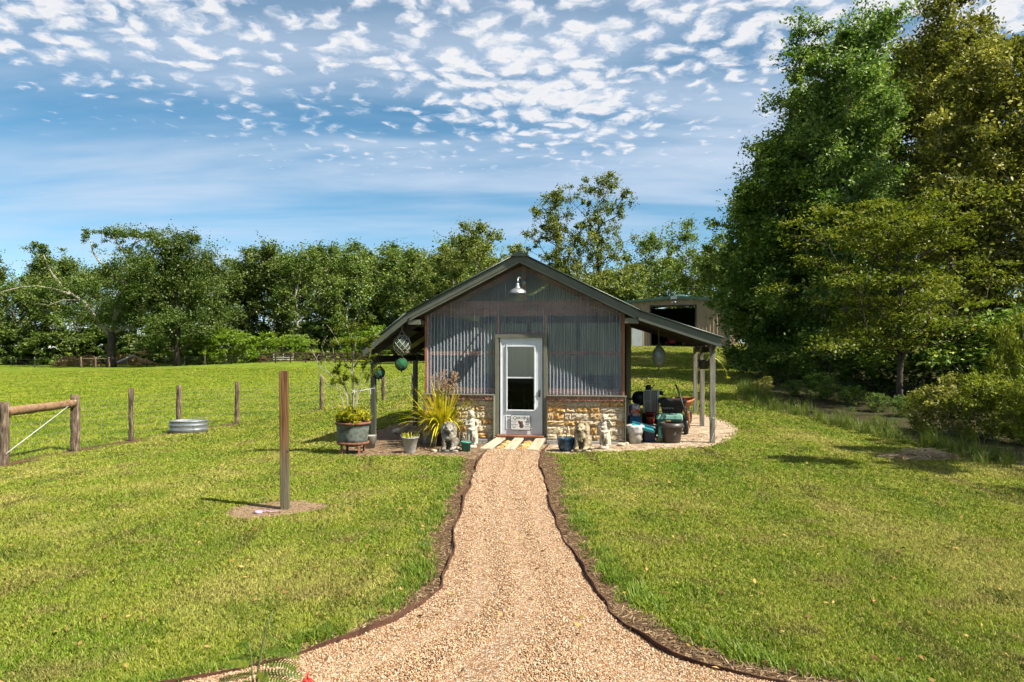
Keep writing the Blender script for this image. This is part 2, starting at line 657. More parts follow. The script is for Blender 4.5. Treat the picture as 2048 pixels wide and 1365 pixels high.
def make_ground():
    ys = np.unique(np.round(np.concatenate([np.arange(-12, 30, 0.4), np.arange(30, 70, 0.9), np.arange(70, 140, 2.5), np.geomspace(140, 900, 18)]), 3))
    xs_p = np.concatenate([np.arange(0, 18, 0.4), np.arange(18, 60, 1.2), np.arange(60, 120, 4), np.geomspace(120, 900, 12)])
    xs = np.unique(np.round(np.concatenate([-xs_p[::-1], xs_p]), 3))
    X, Y = np.meshgrid(xs, ys)
    Z = terrain(X, Y)
    V = np.stack([X, Y, Z], -1).reshape(-1, 3)
    nx, ny = len(xs), len(ys)
    i = np.arange(nx - 1)[None, :] + (np.arange(ny - 1) * nx)[:, None]
    i = i.ravel()
    Q = np.stack([i, i + 1, i + nx + 1, i + nx], -1)
    me = npmesh('ground', V, Q, True)
    for m in (M_LAWN, M_PAST, M_LITTER):
        me.materials.append(m)
    c = V[Q].mean(1)
    idx = np.zeros(len(Q), dtype=np.int32)
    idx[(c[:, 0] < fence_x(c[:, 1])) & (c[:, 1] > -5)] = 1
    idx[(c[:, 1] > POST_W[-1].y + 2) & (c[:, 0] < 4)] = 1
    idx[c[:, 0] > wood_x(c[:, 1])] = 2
    me.polygons.foreach_set('material_index', idx)
    o = link('ground', me)
    tag(o, 'mown green lawn and pasture rising gently to the right', None, None, 'structure')


make_ground()


def strip(name, EA, EB, rows, cols, m, dz, hump=0.0):
    V = []
    for py in rows:
        a, b = edge(EA, py), edge(EB, py)
        for j in range(cols + 1):
            t = j / cols
            g = G(a + (b - a) * t, py)
            V.append((g.x, g.y, g.z + dz + hump * math.sin(math.pi * t)))
    n = cols + 1
    Q = [(r * n + j, (r + 1) * n + j, (r + 1) * n + j + 1, r * n + j + 1) for r in range(len(rows) - 1) for j in range(cols)]
    o = link(name, npmesh(name, np.array(V), np.array(Q)[:, ::-1] if False else np.array(Q), True), m)
    return o


def patch(name, poly, m, dz, rings=7, seed=1, rough=2.5):
    rng = np.random.default_rng(seed)
    P = []
    for i in range(len(poly)):
        a, b = np.array(poly[i], float), np.array(poly[(i + 1) % len(poly)], float)
        k = max(2, int(np.linalg.norm(b - a) / 12))
        for j in range(k):
            P.append(a + (b - a) * j / k + rng.normal(0, rough, 2) * (0.8, 0.25))
    P = [G(p[0], max(p[1], 715)) for p in P]
    c = sum(P, Vector((0, 0, 0))) / len(P)
    V = [(c.x, c.y, T(c.x, c.y) + dz)]
    n = len(P)
    for r in range(1, rings + 1):
        for p in P:
            q = c + (p - c) * (r / rings)
            V.append((q.x, q.y, T(q.x, q.y) + dz))
    me = bpy.data.meshes.new(name)
    F_ = [(0, 1 + k, 1 + (k + 1) % n) for k in range(n)]
    for r in range(rings - 1):
        for k in range(n):
            k2 = (k + 1) % n
            a = 1 + r * n
            F_.append((a + k, a + n + k, a + n + k2, a + k2))
    me.from_pydata(V, [], F_)
    me.update()
    bm = bmesh.new()
    bm.from_mesh(me)
    bmesh.ops.recalc_face_normals(bm, faces=bm.faces)
    bm.to_mesh(me)
    bm.free()
    return link(name, me, m)


def gravel_mat():
    m, nt, out = newmat('pea_gravel')
    L = nt.links.new
    ge = nt.nodes.new('ShaderNodeNewGeometry')
    v = N(nt, 'ShaderNodeTexVoronoi', feature='F1', ins={'Scale': 68.0})
    L(ge.outputs['Position'], v.inputs['Vector'])
    sp = nt.nodes.new('ShaderNodeSeparateColor')
    L(v.outputs['Color'], sp.inputs[0])
    col = ramp(nt, sp.outputs[0], [(p_, kc(c_)) for p_, c_ in [(0.0, (0.21, 0.10, 0.045)), (0.28, (0.36, 0.20, 0.095)), (0.6, (0.46, 0.30, 0.175)), (0.85, (0.56, 0.43, 0.30)), (1.0, (0.62, 0.55, 0.46))]])
    b = N(nt, 'ShaderNodeBsdfPrincipled', ins={'Roughness': 0.75, 'Specular IOR Level': 0.3})
    mul = N(nt, 'ShaderNodeMix', data_type='RGBA', blend_type='MULTIPLY')
    mul.inputs[0].default_value = 1.0
    L(col, mul.inputs[6])
    L(ramp(nt, v.outputs['Distance'], [(0.35, 1.0), (0.75, 0.55)]), mul.inputs[7])
    L(mul.outputs[2], b.inputs['Base Color'])
    bp = N(nt, 'ShaderNodeBump', ins={'Strength': 1.0, 'Distance': 0.012})
    bp.invert = True
    L(v.outputs['Distance'], bp.inputs['Height'])
    L(bp.outputs[0], b.inputs['Normal'])
    L(b.outputs[0], out.inputs[0])
    return m


M_GRAVEL = gravel_mat()
M_MULCH = mat('dry_mulch', (0.055, 0.032, 0.016), (0.14, 0.085, 0.045), (0.22, 0.145, 0.08), scale=26, rough=1, bump=1.0, bscale=60, spec=0.1, coords='Object')
M_SOIL = mat('bare_soil', (0.10, 0.062, 0.035), (0.24, 0.165, 0.10), (0.36, 0.265, 0.175), scale=9, rough=1, bump=0.9, bscale=46, spec=0.1, coords='Object')

rows = list(np.linspace(881, 1000, 28)) + list(np.linspace(1005, 1640, 70))
tag(strip('gravel_path', PL, PR, rows, 14, M_GRAVEL, 0.014, 0.012), 'tan pea gravel path from the foreground up to the shed door', None, None, 'structure')
tag(strip('mulch_strip', ML, PL, rows, 3, M_MULCH, 0.006), 'brown mulch strip along the left edge of the gravel path', None, None, 'structure')
tag(strip('mulch_strip', PR, MR, rows, 3, M_MULCH, 0.006), 'brown mulch strip along the right edge of the gravel path', None, None, 'structure')
tag(patch('soil_bed', BED_L, M_SOIL, 0.010, seed=2), 'bare soil and gravel bed left of the shed door', None, None, 'structure')
M_SAND = mat('sandy_soil', (0.26, 0.18, 0.115), (0.46, 0.355, 0.25), (0.58, 0.47, 0.36), scale=5, rough=1, bump=0.9, bscale=40, spec=0.1)
M_CHIP = mat('tan_chips', (0.16, 0.10, 0.055), (0.31, 0.215, 0.13), (0.42, 0.31, 0.20), scale=24, rough=1, bump=1.0, bscale=60, spec=0.1)
tag(patch('soil_bed', BED_R, M_SAND, 0.010, seed=3), 'bare soil and gravel bed right of the shed door and under the open roof', None, None, 'structure')
tag(patch('soil_ring', BED_P, M_CHIP, 0.012, seed=4), 'ring of brown mulch round the square timber post', None, None, 'structure')


def fence_dirt():
    V, Q = [], []
    pts = []
    for a, b in zip(POST_W[:-1], POST_W[1:]):
        for k in range(8):
            pts.append(a.lerp(b, k / 8))
    pts = [POST_W[0] + (POST_W[0] - POST_W[1]) * 0.6] + pts + [POST_W[-1]]
    rng = np.random.default_rng(5)
    for p in pts:
        w1, w2 = rng.uniform(0.1, 0.4), rng.uniform(0.15, 0.6)
        for t in (-w1, 0, w2):
            x, y = p.x + t * 0.75, p.y - t * 0.66
            V.append((x, y, T(x, y) + 0.012))
    for i in range(len(pts) - 1):
        for j in (0, 1):
            Q.append((i * 3 + j, i * 3 + j + 1, i * 3 + 4 + j, i * 3 + 3 + j))
    tag(link('dirt_track', npmesh('dirt_track', np.array(V), np.array(Q)), M_MULCH), 'narrow line of bare dirt under the wire fence', None, None, 'structure')


fence_dirt()


# rusty steel edging along both sides of the path
M_RUST = mat('rusted_steel', (0.055, 0.026, 0.016), (0.115, 0.052, 0.030), (0.03, 0.02, 0.016), scale=9, rough=0.9, bump=0.3, spec=0.2)


def edging(E, label, side, seed):
    rng = np.random.default_rng(seed)
    mb = MB()
    ring = []
    pys = list(np.linspace(884, 1000, 40)) + list(np.linspace(1004, 1640, 90))
    ph = rng.uniform(0, 6)
    for i, py in enumerate(pys):
        g = G(float(edge(E, py)), py)
        wob = 0.012 * math.sin(i * 0.55 + ph) + 0.008 * math.sin(i * 1.3)
        hh = 0.045 + 0.012 * math.sin(i * 0.31 + ph)
        lean = 0.018 * math.sin(i * 0.2 + ph)
        x = g.x + wob
        ring += [(x, g.y, g.z - 0.03), (x + lean, g.y, g.z + hh), (x + lean + 0.012, g.y, g.z + hh), (x + 0.012, g.y, g.z - 0.03)]
    fs = []
    n = len(pys)
    for i in range(n - 1):
        for k in range(4):
            fs.append((i * 4 + k, i * 4 + (k + 1) % 4, (i + 1) * 4 + (k + 1) % 4, (i + 1) * 4 + k))
    fs += [(0, 1, 2, 3), ((n - 1) * 4 + 3, (n - 1) * 4 + 2, (n - 1) * 4 + 1, (n - 1) * 4)]
    mb.add(ring, fs)
    o = mb.build('path_edging', M_RUST)
    tag(o, label, 'edging')


edging(PL, 'rusty steel edging along the left side of the gravel path', -1, 1)
edging(PR, 'rusty steel edging along the right side of the gravel path', 1, 2)


# ------------------------------------------------------------------ scatter: real instances of small meshes
def scatter(name, pts, rot, scl, src_mesh, label, cat=None):
    me = bpy.data.meshes.new(name)
    n = len(pts)
    me.vertices.add(n)
    me.vertices.foreach_set('co', np.ascontiguousarray(pts, dtype=np.float32).ravel())
    a = me.attributes.new('rot', 'FLOAT_VECTOR', 'POINT')
    a.data.foreach_set('vector', np.ascontiguousarray(rot, dtype=np.float32).ravel())
    b = me.attributes.new('scl', 'FLOAT_VECTOR', 'POINT')
    b.data.foreach_set('vector', np.ascontiguousarray(scl, dtype=np.float32).ravel())
    me.update()
    o = link(name, me)
    src = bpy.data.objects.new(name + '_piece', src_mesh)
    ng = bpy.data.node_groups.new(name, 'GeometryNodeTree')
    ng.interface.new_socket('Geometry', in_out='INPUT', socket_type='NodeSocketGeometry')
    ng.interface.new_socket('Geometry', in_out='OUTPUT', socket_type='NodeSocketGeometry')
    gi = ng.nodes.new('NodeGroupInput')
    go = ng.nodes.new('NodeGroupOutput')
    io = ng.nodes.new('GeometryNodeInstanceOnPoints')
    oi = ng.nodes.new('GeometryNodeObjectInfo')
    oi.inputs['Object'].default_value = src
    oi.inputs['As Instance'].default_value = True
    ar = ng.nodes.new('GeometryNodeInputNamedAttribute')
    ar.data_type = 'FLOAT_VECTOR'
    ar.inputs[0].default_value = 'rot'
    asx = ng.nodes.new('GeometryNodeInputNamedAttribute')
    asx.data_type = 'FLOAT_VECTOR'
    asx.inputs[0].default_value = 'scl'
    er = ng.nodes.new('FunctionNodeEulerToRotation')
    ng.links.new(gi.outputs[0], io.inputs['Points'])
    ng.links.new(oi.outputs['Geometry'], io.inputs['Instance'])
    ng.links.new(ar.outputs[0], er.inputs[0])
    ng.links.new(er.outputs[0], io.inputs['Rotation'])
    ng.links.new(asx.outputs[0], io.inputs['Scale'])
    ng.links.new(io.outputs[0], go.inputs[0])
    md = o.modifiers.new('scatter', 'NODES')
    md.node_group = ng
    tag(o, label, cat, None, 'stuff')
    return o


def blade_clump(name, rng, n, rad, h0, h1, w, m, lean=0.6, seg=2):
    V, Q = [], []
    for i in range(n):
        a = rng.uniform(0, 2 * math.pi)
        r = rad * math.sqrt(rng.uniform())
        x, y = r * math.cos(a), r * math.sin(a)
        h = rng.uniform(h0, h1)
        d = rng.uniform(0, 2 * math.pi)
        ln = abs(rng.normal(0, lean)) * h
        dx, dy = math.cos(d), math.sin(d)
        sx, sy = -dy * w / 2, dx * w / 2
        b = len(V)
        for s in range(seg + 1):
            t = s / seg
            ww = 1.0 - 0.85 * t * t
            px, py, pz = x + dx * ln * t * t, y + dy * ln * t * t, h * t - 0.12 * ln * t * t * t
            V += [(px - sx * ww, py - sy * ww, pz), (px + sx * ww, py + sy * ww, pz)]
        for s in range(seg):
            Q.append((b + 2 * s, b + 2 * s + 1, b + 2 * s + 3, b + 2 * s + 2))
    me = npmesh(name, np.array(V), np.array(Q))
    me.materials.append(m)
    return me


def blade_mat(name, cols, **kw):
    m, nt, out = newmat(name)
    L = nt.links.new
    ge = nt.nodes.new('ShaderNodeNewGeometry')
    col = grass_color(nt, ge.outputs['Position'], cols, **kw)
    oi = nt.nodes.new('ShaderNodeObjectInfo')
    hs = nt.nodes.new('ShaderNodeHueSaturation')
    L(col, hs.inputs['Color'])
    L(mathn(nt, 'ADD', 0.42, mathn(nt, 'MULTIPLY', ge.outputs['Random Per Island'], 1.2)), hs.inputs['Value'])
    L(mathn(nt, 'ADD', 0.482, mathn(nt, 'MULTIPLY', oi.outputs['Random'], 0.036)), hs.inputs['Hue'])
    # some straw-coloured blades
    mx0 = N(nt, 'ShaderNodeMix', data_type='RGBA')
    L(ramp(nt, ge.outputs['Random Per Island'], [(0.80, 0.0), (0.84, 0.75)]), mx0.inputs[0])
    L(hs.outputs[0], mx0.inputs[6])
    mx0.inputs[7].default_value = (0.30, 0.26, 0.10, 1)
    b = nt.nodes.new('ShaderNodeBsdfDiffuse')
    L(mx0.outputs[2], b.inputs[0])
    t = nt.nodes.new('ShaderNodeBsdfTranslucent')
    L(mx0.outputs[2], t.inputs[0])
    mx = nt.nodes.new('ShaderNodeMixShader')
    mx.inputs[0].default_value = 0.3
    L(b.outputs[0], mx.inputs[1])
    L(t.outputs[0], mx.inputs[2])
    L(mx.outputs[0], out.inputs[0])
    return m


M_BLADE = blade_mat('lawn_blade', LAWN)
M_BLADEP = blade_mat('pasture_blade', PAST, streak=0.35, dry=(0.30, 0.30, 0.075), rich=(0.07, 0.15, 0.010))


def sample_ground(n, y0, y1, power, rng, half=0.74):
    """points over the view wedge, density falling as y**-power"""
    u = rng.uniform(size=n)
    k = 2.0 - power
    y = (y0 ** k + u * (y1 ** k - y0 ** k)) ** (1 / k) if abs(k) > 1e-6 else y0 * (y1 / y0) ** u
    x = rng.uniform(-half, half, n) * y
    return x, y


SHED_O = Vector((0.22, 15.6, 0.0))
TH = math.atan(266.0 / F)
cT, sT = math.cos(TH), math.sin(TH)


def shed_uv(x, y):
    dx, dy = x - SHED_O.x, y - SHED_O.y
    return dx * cT - dy * sT, dx * sT + dy * cT


def S(u, v, w=0.0):
    return Vector((SHED_O.x + u * cT + v * sT, SHED_O.y - u * sT + v * cT, w))


def make_grass():
    rng = np.random.default_rng(11)
    # ---- lawn
    x, y = sample_ground(105000, 3.9, 62, 1.8, rng)
    z = terrain(x, y)
    px, py = proj(x, y, z)
    keep = (x > fence_x(y) + 0.25 + 0.25 * np.sin(y * 2.3) * np.sin(y * 0.9)) & (x < wood_x(y) + 0.25) & ~((y > POST_W[-1].y + 2) & (x < 4))
    jit = rng.normal(0, 5.0, len(x)) * np.clip(9 / y, 0.4, 2)
    in_path = (px > edge(ML, py) + jit) & (px < edge(MR, py) + jit) & (py > 884)
    keep &= ~in_path
    for b in (BED_L, BED_R, BED_P):
        keep &= ~inpoly(px + jit * 0.7, py + jit * 0.15, b)
    u, v = shed_uv(x, y)
    keep &= ~((abs(u) < 2.3) & (v > -0.3) & (v < 5.5))
    x, y, z = x[keep], y[keep], z[keep]
    n = len(x)
    s = np.clip(y / 9.0, 0.8, 3.4) * rng.uniform(0.8, 1.25, n)
    sz = np.clip(y / 14.0, 0.9, 1.5) * rng.uniform(0.7, 1.3, n)
    clump = blade_clump('lawn_clump', rng, 32, 0.12, 0.012, 0.036, 0.0115, M_BLADE, lean=1.0)
    rot = np.stack([np.zeros(n), np.zeros(n), rng.uniform(0, 6.28, n)], -1)
    scatter('grass', np.stack([x, y, z], -1), rot, np.stack([s, s, sz], -1), clump, 'short mown lawn grass around the path')
    # ---- taller tufts along the edges of the mulch
    x, y = sample_ground(60000, 3.9, 16, 1.6, rng)
    z = terrain(x, y)
    px, py = proj(x, y, z)
    dl = (edge(ML, py) - px) * y / F
    dr = (px - edge(MR, py)) * y / F
    e = ((dl > -0.05) & (dl < 0.17) | (dr > -0.05) & (dr < 0.17)) & (py > 915)
    wob = np.sin(y * 3.1) * 0.5 + np.sin(y * 7.7 + 1) * 0.4
    e &= rng.uniform(size=len(x)) < 0.22 + 0.25 * wob
    x, y, z = x[e], y[e], z[e]
    n = len(x)
    tuft = blade_clump('edge_tuft', rng, 34, 0.08, 0.025, 0.065, 0.008, MATS.get('edge_blade') or leafmat('edge_blade', [(0.09, 0.16, 0.014), (0.16, 0.25, 0.024), (0.26, 0.31, 0.04)], obj=0.2), lean=0.75)
    s = rng.uniform(0.7, 1.3, n)
    scatter('grass', np.stack([x, y, z], -1), np.stack([np.zeros(n), np.zeros(n), rng.uniform(0, 6.28, n)], -1), np.stack([s, s, s], -1), tuft,
            'lusher green grass fringe beside the mulch strips')
    # ---- pasture
    x, y = sample_ground(90000, 13, 80, 1.5, rng)
    z = terrain(x, y)
    keep = ((x < fence_x(y) - 0.18) | ((y > POST_W[-1].y + 2) & (x < 4))) & (x < 4)
    x, y, z = x[keep], y[keep], z[keep]
    n = len(x)
    s = np.clip(y / 14.0, 1.1, 3.0) * rng.uniform(0.8, 1.25, n)
    sz = np.clip(y / 40.0, 0.7, 1.0) * rng.uniform(0.6, 1.3, n)
    clump = blade_clump('pasture_clump', rng, 30, 0.13, 0.04, 0.10, 0.013, M_BLADEP, lean=0.6)
    scatter('grass', np.stack([x, y, z], -1), np.stack([np.zeros(n), np.zeros(n), rng.uniform(0, 6.28, n)], -1), np.stack([s, s, sz], -1), clump,
            'bright green pasture grass beyond the wire fence')


make_grass()


def make_pebbles():
    rng = np.random.default_rng(21)
    x, y = sample_ground(420000, 3.6, 16, 1.5, rng, 0.45)
    z = terrain(x, y)
    px, py = proj(x, y, z)
    a, b = edge(PL, py), edge(PR, py)
    k = (px > a + 1) & (px < b - 1) & (py > 900)
    x, y, z, t = x[k], y[k], z[k], ((px - a) / (b - a))[k]
    # two faint wheel tracks and footfalls in the gravel
    n = len(x)
    z = z + 0.014 + 0.012 * np.sin(np.pi * t) + 0.010 * np.sin(t * 21 + 0.9 * np.sin(y * 0.7) + 0.5 * np.sin(y * 1.9)) * np.sin(t * 3.14) * (0.6 + 0.4 * np.sin(y * 1.1 + t * 5)) + rng.uniform(-0.003, 0.005, n)
    bm = bmesh.new()
    bmesh.ops.create_icosphere(bm, subdivisions=1, radius=0.0065)
    for v in bm.verts:
        v.co *= 1 + 0.18 * math.sin(v.co.x * 900 + v.co.z * 500)
    me = bpy.data.meshes.new('pebble')
    bm.to_mesh(me)
    bm.free()
    me.polygons.foreach_set('use_smooth', [True] * len(me.polygons))
    m, nt, out = newmat('pebble_stone')
    oi = nt.nodes.new('ShaderNodeObjectInfo')
    col = ramp(nt, oi.outputs['Random'], [(p_, kc(c_)) for p_, c_ in [(0.0, (0.12, 0.05, 0.022)), (0.2, (0.29, 0.15, 0.065)), (0.45, (0.42, 0.255, 0.13)), (0.72, (0.54, 0.375, 0.225)), (0.9, (0.68, 0.55, 0.40)), (1.0, (0.34, 0.27, 0.21))]])
    bs = N(nt, 'ShaderNodeBsdfPrincipled', ins={'Roughness': 0.6, 'Specular IOR Level': 0.35})
    nt.links.new(col, bs.inputs['Base Color'])
    nt.links.new(bs.outputs[0], out.inputs[0])
    me.materials.append(m)
    s = rng.uniform(0.7, 1.35, n) * np.clip(y / 8, 0.9, 1.4)
    scatter('pebbles', np.stack([x, y, z], -1), rng.uniform(0, 6.28, (n, 3)), np.stack([s, s * rng.uniform(0.8, 1.2, n), s * 0.75], -1), me, 'loose tan and pink pea gravel covering the path')


make_pebbles()


def make_straw():
    """dry clippings and chips lying on the mulch"""
    rng = np.random.default_rng(31)
    x, y = sample_ground(90000, 3.6, 16.5, 1.5, rng, 0.6)
    z = terrain(x, y)
    px, py = proj(x, y, z)
    k = (((px > edge(ML, py)) & (px < edge(PL, py))) | ((px > edge(PR, py)) & (px < edge(MR, py)))) & (py > 890)
    for b in (BED_P, BED_L, BED_R):
        k |= inpoly(px, py, b) & (rng.uniform(size=len(px)) < 0.5)
    x, y, z = x[k], y[k], z[k]
    n = len(x)
    mb = MB().box((0, 0, 0), (0.055, 0.005, 0.003))
    me = mb.mesh('straw')
    m, nt, out = newmat('straw_bits')
    oi = nt.nodes.new('ShaderNodeObjectInfo')
    col = ramp(nt, oi.outputs['Random'], [(0.0, (0.05, 0.028, 0.013)), (0.45, (0.13, 0.08, 0.04)), (0.8, (0.23, 0.155, 0.08)), (1.0, (0.34, 0.25, 0.145))])
    bs = N(nt, 'ShaderNodeBsdfPrincipled', ins={'Roughness': 0.9})
    nt.links.new(col, bs.inputs['Base Color'])
    nt.links.new(bs.outputs[0], out.inputs[0])
    me.materials.append(m)
    s = rng.uniform(0.4, 1.3, n)
    scatter('straw', np.stack([x, y, z + 0.014], -1), np.stack([rng.normal(0, 0.2, n), rng.normal(0, 0.25, n), rng.uniform(0, 6.28, n)], -1), np.stack([s, s, s], -1), me,
            'dry straw and wood chips lying on the mulch and soil')


make_straw()


# ------------------------------------------------------------------ trees
def leaf_quads(C, size, rng, aspect=0.55, up=0.35, jitter=0.35):
    """C (n,3) leaf centres -> rhombic leaves with a light fold"""
    n = len(C)
    nrm = rng.normal(size=(n, 3))
    nrm[:, 2] = np.abs(nrm[:, 2]) + up
    nrm /= np.linalg.norm(nrm, axis=1, keepdims=True)
    a = rng.normal(size=(n, 3))
    a -= nrm * (a * nrm).sum(1, keepdims=True)
    a /= np.linalg.norm(a, axis=1, keepdims=True) + 1e-9
    b = np.cross(nrm, a)
    s = size * (1 + jitter * rng.uniform(-1, 1, (n, 1)))
    p0 = C - a * s * 0.5
    p2 = C + a * s * 0.5
    p1 = C + b * s * aspect * 0.5 + nrm * s * 0.08
    p3 = C - b * s * aspect * 0.5 + nrm * s * 0.08
    V = np.stack([p0, p1, p2, p3], 1).reshape(-1, 3)
    Q = np.arange(4 * n).reshape(-1, 4)
    return V, Q


def gen_tree(seed, Ht, cb, Rx, env, n_cl, leaves, leaf, cl_r, trunk_r, lean=(0, 0), flat=0.6, wiggle=0.04, shell=0.5, aspect=0.55, up=0.35, extra_trunk=None, bare=0.0, ry=None, nside=6, tipr=None):
    """branch skeleton that reaches out to foliage clumps, thickness by what each branch carries"""
    rng = np.random.default_rng(seed)
    k = 9
    trunk = []
    for i in range(k):
        t = i / (k - 1)
        trunk.append(np.array([lean[0] * t * t + wiggle * Ht * rng.normal() * t * 0.4, lean[1] * t * t + wiggle * Ht * rng.normal() * t * 0.4, Ht * 0.9 * t]))
    nodes = [p for p in trunk]
    parent = [-1] + list(range(k - 1))
    depth = [0] * k
    cl = []
    ry = ry or Rx
    ph0 = rng.uniform(0, 6.28, 3)
    while len(cl) < n_cl:
        t = rng.uniform() ** 0.85
        r = env(t)
        if rng.uniform() > 0.25 + 0.75 * r:
            continue
        a = rng.uniform(0, 2 * math.pi)
        lump = 0.74 + 0.22 * math.sin(2 * a + ph0[0] + 3 * t) + 0.20 * math.sin(3 * a + ph0[1] - 5 * t) + 0.16 * math.sin(5 * a + ph0[2] + 9 * t)
        rr = r * rng.uniform() ** shell * max(0.3, lump) * 1.12
        z = cb + (Ht - cb) * t
        tx = lean[0] * (z / Ht) ** 2
        ty = lean[1] * (z / Ht) ** 2
        cl.append(np.array([tx + Rx * rr * math.cos(a), ty + ry * rr * math.sin(a), z]))
    cl.sort(key=lambda p: np.hypot(p[0] - lean[0] * (p[2] / Ht) ** 2, p[1] - lean[1] * (p[2] / Ht) ** 2))
    tips = []
    for c in cl:
        A = np.array(nodes)
        d = c - A
        dist = np.linalg.norm(d, axis=1)
        # prefer to grow from lower, inner nodes
        pen = np.where(A[:, 2] > c[2] - 0.25 * dist, 2.5 * (A[:, 2] - c[2] + 0.25 * dist), 0)
        low = np.where(A[:, 2] < cb * 0.55, 50, 0)
        j = int(np.argmin(dist + pen + low))
        p = A[j]
        steps = 3 if dist[j] > 0.12 * Ht else 2
        prev = j
        mid = (p + c) / 2 + np.array([0, 0, -0.06 * dist[j]]) + rng.normal(0, 0.07 * dist[j], 3)
        for s in range(1, steps + 1):
            t = s / steps
            q = (1 - t) ** 2 * p + 2 * t * (1 - t) * mid + t * t * c
            nodes.append(q)
            parent.append(prev)
            prev = len(nodes) - 1
        tips.append(prev)
    cnt = np.zeros(len(nodes))
    for t in tips:
        i = t
        while i >= 0:
            cnt[i] += 1
            i = parent[i]
    rt = tipr or trunk_r * 0.075
    rad = np.maximum(rt * np.sqrt(np.maximum(cnt, 0.4)), 0.0)
    sc = trunk_r / max(rad[0], 1e-6)
    rad = np.where(cnt > 0, rt + (rad - rt) * max(sc, 0.3), rt)
    for i in range(k):
        t = i / (k - 1)
        rad[i] = max(trunk_r * (1 - 0.92 * t) * (1.0 if i else 1.35), rt)
    mb = MB()
    mb.tube([tuple(p) for p in trunk], [rad[i] for i in range(k)], nside + 2)
    for i in range(k, len(nodes)):
        j = parent[i]
        mb.tube([tuple(nodes[j]), tuple(nodes[i])], [min(rad[j], rad[i] * 1.25), rad[i]], max(4, nside - 1), cap=False)
    # leaves
    T_ = np.array([nodes[t] for t in tips])
    w = rng.uniform(0.5, 1.5, len(T_))
    if bare:
        w[rng.uniform(size=len(T_)) < bare] = 0.02
    per = np.maximum((leaves * w / w.sum()).astype(int), 1)
    idx = np.repeat(np.arange(len(T_)), per)
    rr = (cl_r * rng.uniform(0.5, 1.55, len(T_)))[idx][:, None]
    # twigs: each clump is a handful of sprays, not a ball
    nsp = 10
    spd = rng.normal(size=(len(T_), nsp, 3))
    spd[:, :, 2] = spd[:, :, 2] * flat + 0.15
    spd /= np.linalg.norm(spd, axis=2, keepdims=True)
    which = rng.integers(0, nsp, len(idx))
    along = rng.uniform(0.05, 1.0, len(idx))[:, None]
    base = spd[idx, which] * along * rr
    C = T_[idx] + base * np.array([1, 1, flat * 1.1]) + rng.normal(size=(len(idx), 3)) * rr * 0.17 * np.array([1, 1, flat])
    V, Q = leaf_quads(C, leaf, rng, aspect, up)
    return mb, V, Q


def tree_protos(name, bark, leafm, **kw):
    mb, V, Q = gen_tree(**kw)
    tm = mb.mesh('trunk', True)
    tm.materials.append(bark)
    cm = npmesh('crown', V, Q)
    cm.materials.append(leafm)
    return tm, cm


def plant_tree(name, protos, label, cat, loc, rotz=0.0, scale=(1, 1, 1), group=None):
    t = thing(name, label, cat, loc, rotz, group)
    t.scale = scale
    link('trunk', protos[0], None, t)
    link('crown', protos[1], None, t)
    return t


M_BARK = mat('grey_bark', (0.16, 0.13, 0.10), (0.30, 0.26, 0.21), (0.42, 0.38, 0.32), scale=3, stretch=(3, 3, 0.7), rough=0.95, bump=0.7, spec=0.15)
M_BARKP = mat('pale_bark', (0.36, 0.32, 0.26), (0.55, 0.51, 0.44), (0.24, 0.21, 0.17), scale=2.2, stretch=(2, 2, 0.8), rough=0.95, bump=0.5, spec=0.15)
M_BARKD = mat('dark_bark', (0.06, 0.05, 0.04), (0.14, 0.115, 0.09), scale=3, stretch=(3, 3, 0.6), rough=0.95, bump=0.7, spec=0.15)
LF_OAK = leafmat('oak_leaf', [(0.035, 0.077, 0.016), (0.073, 0.129, 0.023), (0.137, 0.193, 0.039), (0.209, 0.248, 0.064)])
LF_FAR = leafmat('woodland_leaf', [(0.048, 0.096, 0.020), (0.096, 0.158, 0.029), (0.168, 0.225, 0.044), (0.257, 0.297, 0.081)], obj=0.22, scale=0.25)
LF_PINE = leafmat('feathery_leaf', [(0.062, 0.116, 0.022), (0.133, 0.187, 0.036), (0.232, 0.259, 0.062), (0.339, 0.339, 0.107)], obj=0.1, scale=0.3)
LF_DARK = leafmat('evergreen_leaf', [(0.031, 0.070, 0.011), (0.063, 0.133, 0.018), (0.119, 0.210, 0.028), (0.266, 0.350, 0.063), (0.420, 0.476, 0.112)], spec=0.5, rough=0.5, trans=0.28)  # last stop puts sunlit highlights into the colour of some leaves
LF_BLUE = leafmat('tallow_leaf', [(0.045, 0.098, 0.020), (0.087, 0.175, 0.034), (0.161, 0.266, 0.056), (0.308, 0.406, 0.105), (0.476, 0.532, 0.168)], spec=0.5, rough=0.5, trans=0.28)  # last stop again a painted sunlit highlight
LF_OLIVE = leafmat('olive_leaf', [(0.063, 0.081, 0.013), (0.126, 0.147, 0.022), (0.231, 0.238, 0.039), (0.406, 0.378, 0.084), (0.560, 0.518, 0.154)], spec=0.5, rough=0.5, trans=0.28)  # here too the last stop paints sunlit leaves
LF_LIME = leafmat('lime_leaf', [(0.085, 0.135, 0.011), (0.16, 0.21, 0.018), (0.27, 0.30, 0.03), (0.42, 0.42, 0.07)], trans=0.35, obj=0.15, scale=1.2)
LF_BUSH = leafmat('bush_leaf', [(0.116, 0.209, 0.016), (0.186, 0.295, 0.023), (0.295, 0.388, 0.039)], trans=0.35, obj=0.15)
LF_BROWN = leafmat('dead_leaf', [(0.186, 0.124, 0.046), (0.341, 0.232, 0.093), (0.512, 0.372, 0.171)], obj=0.15)

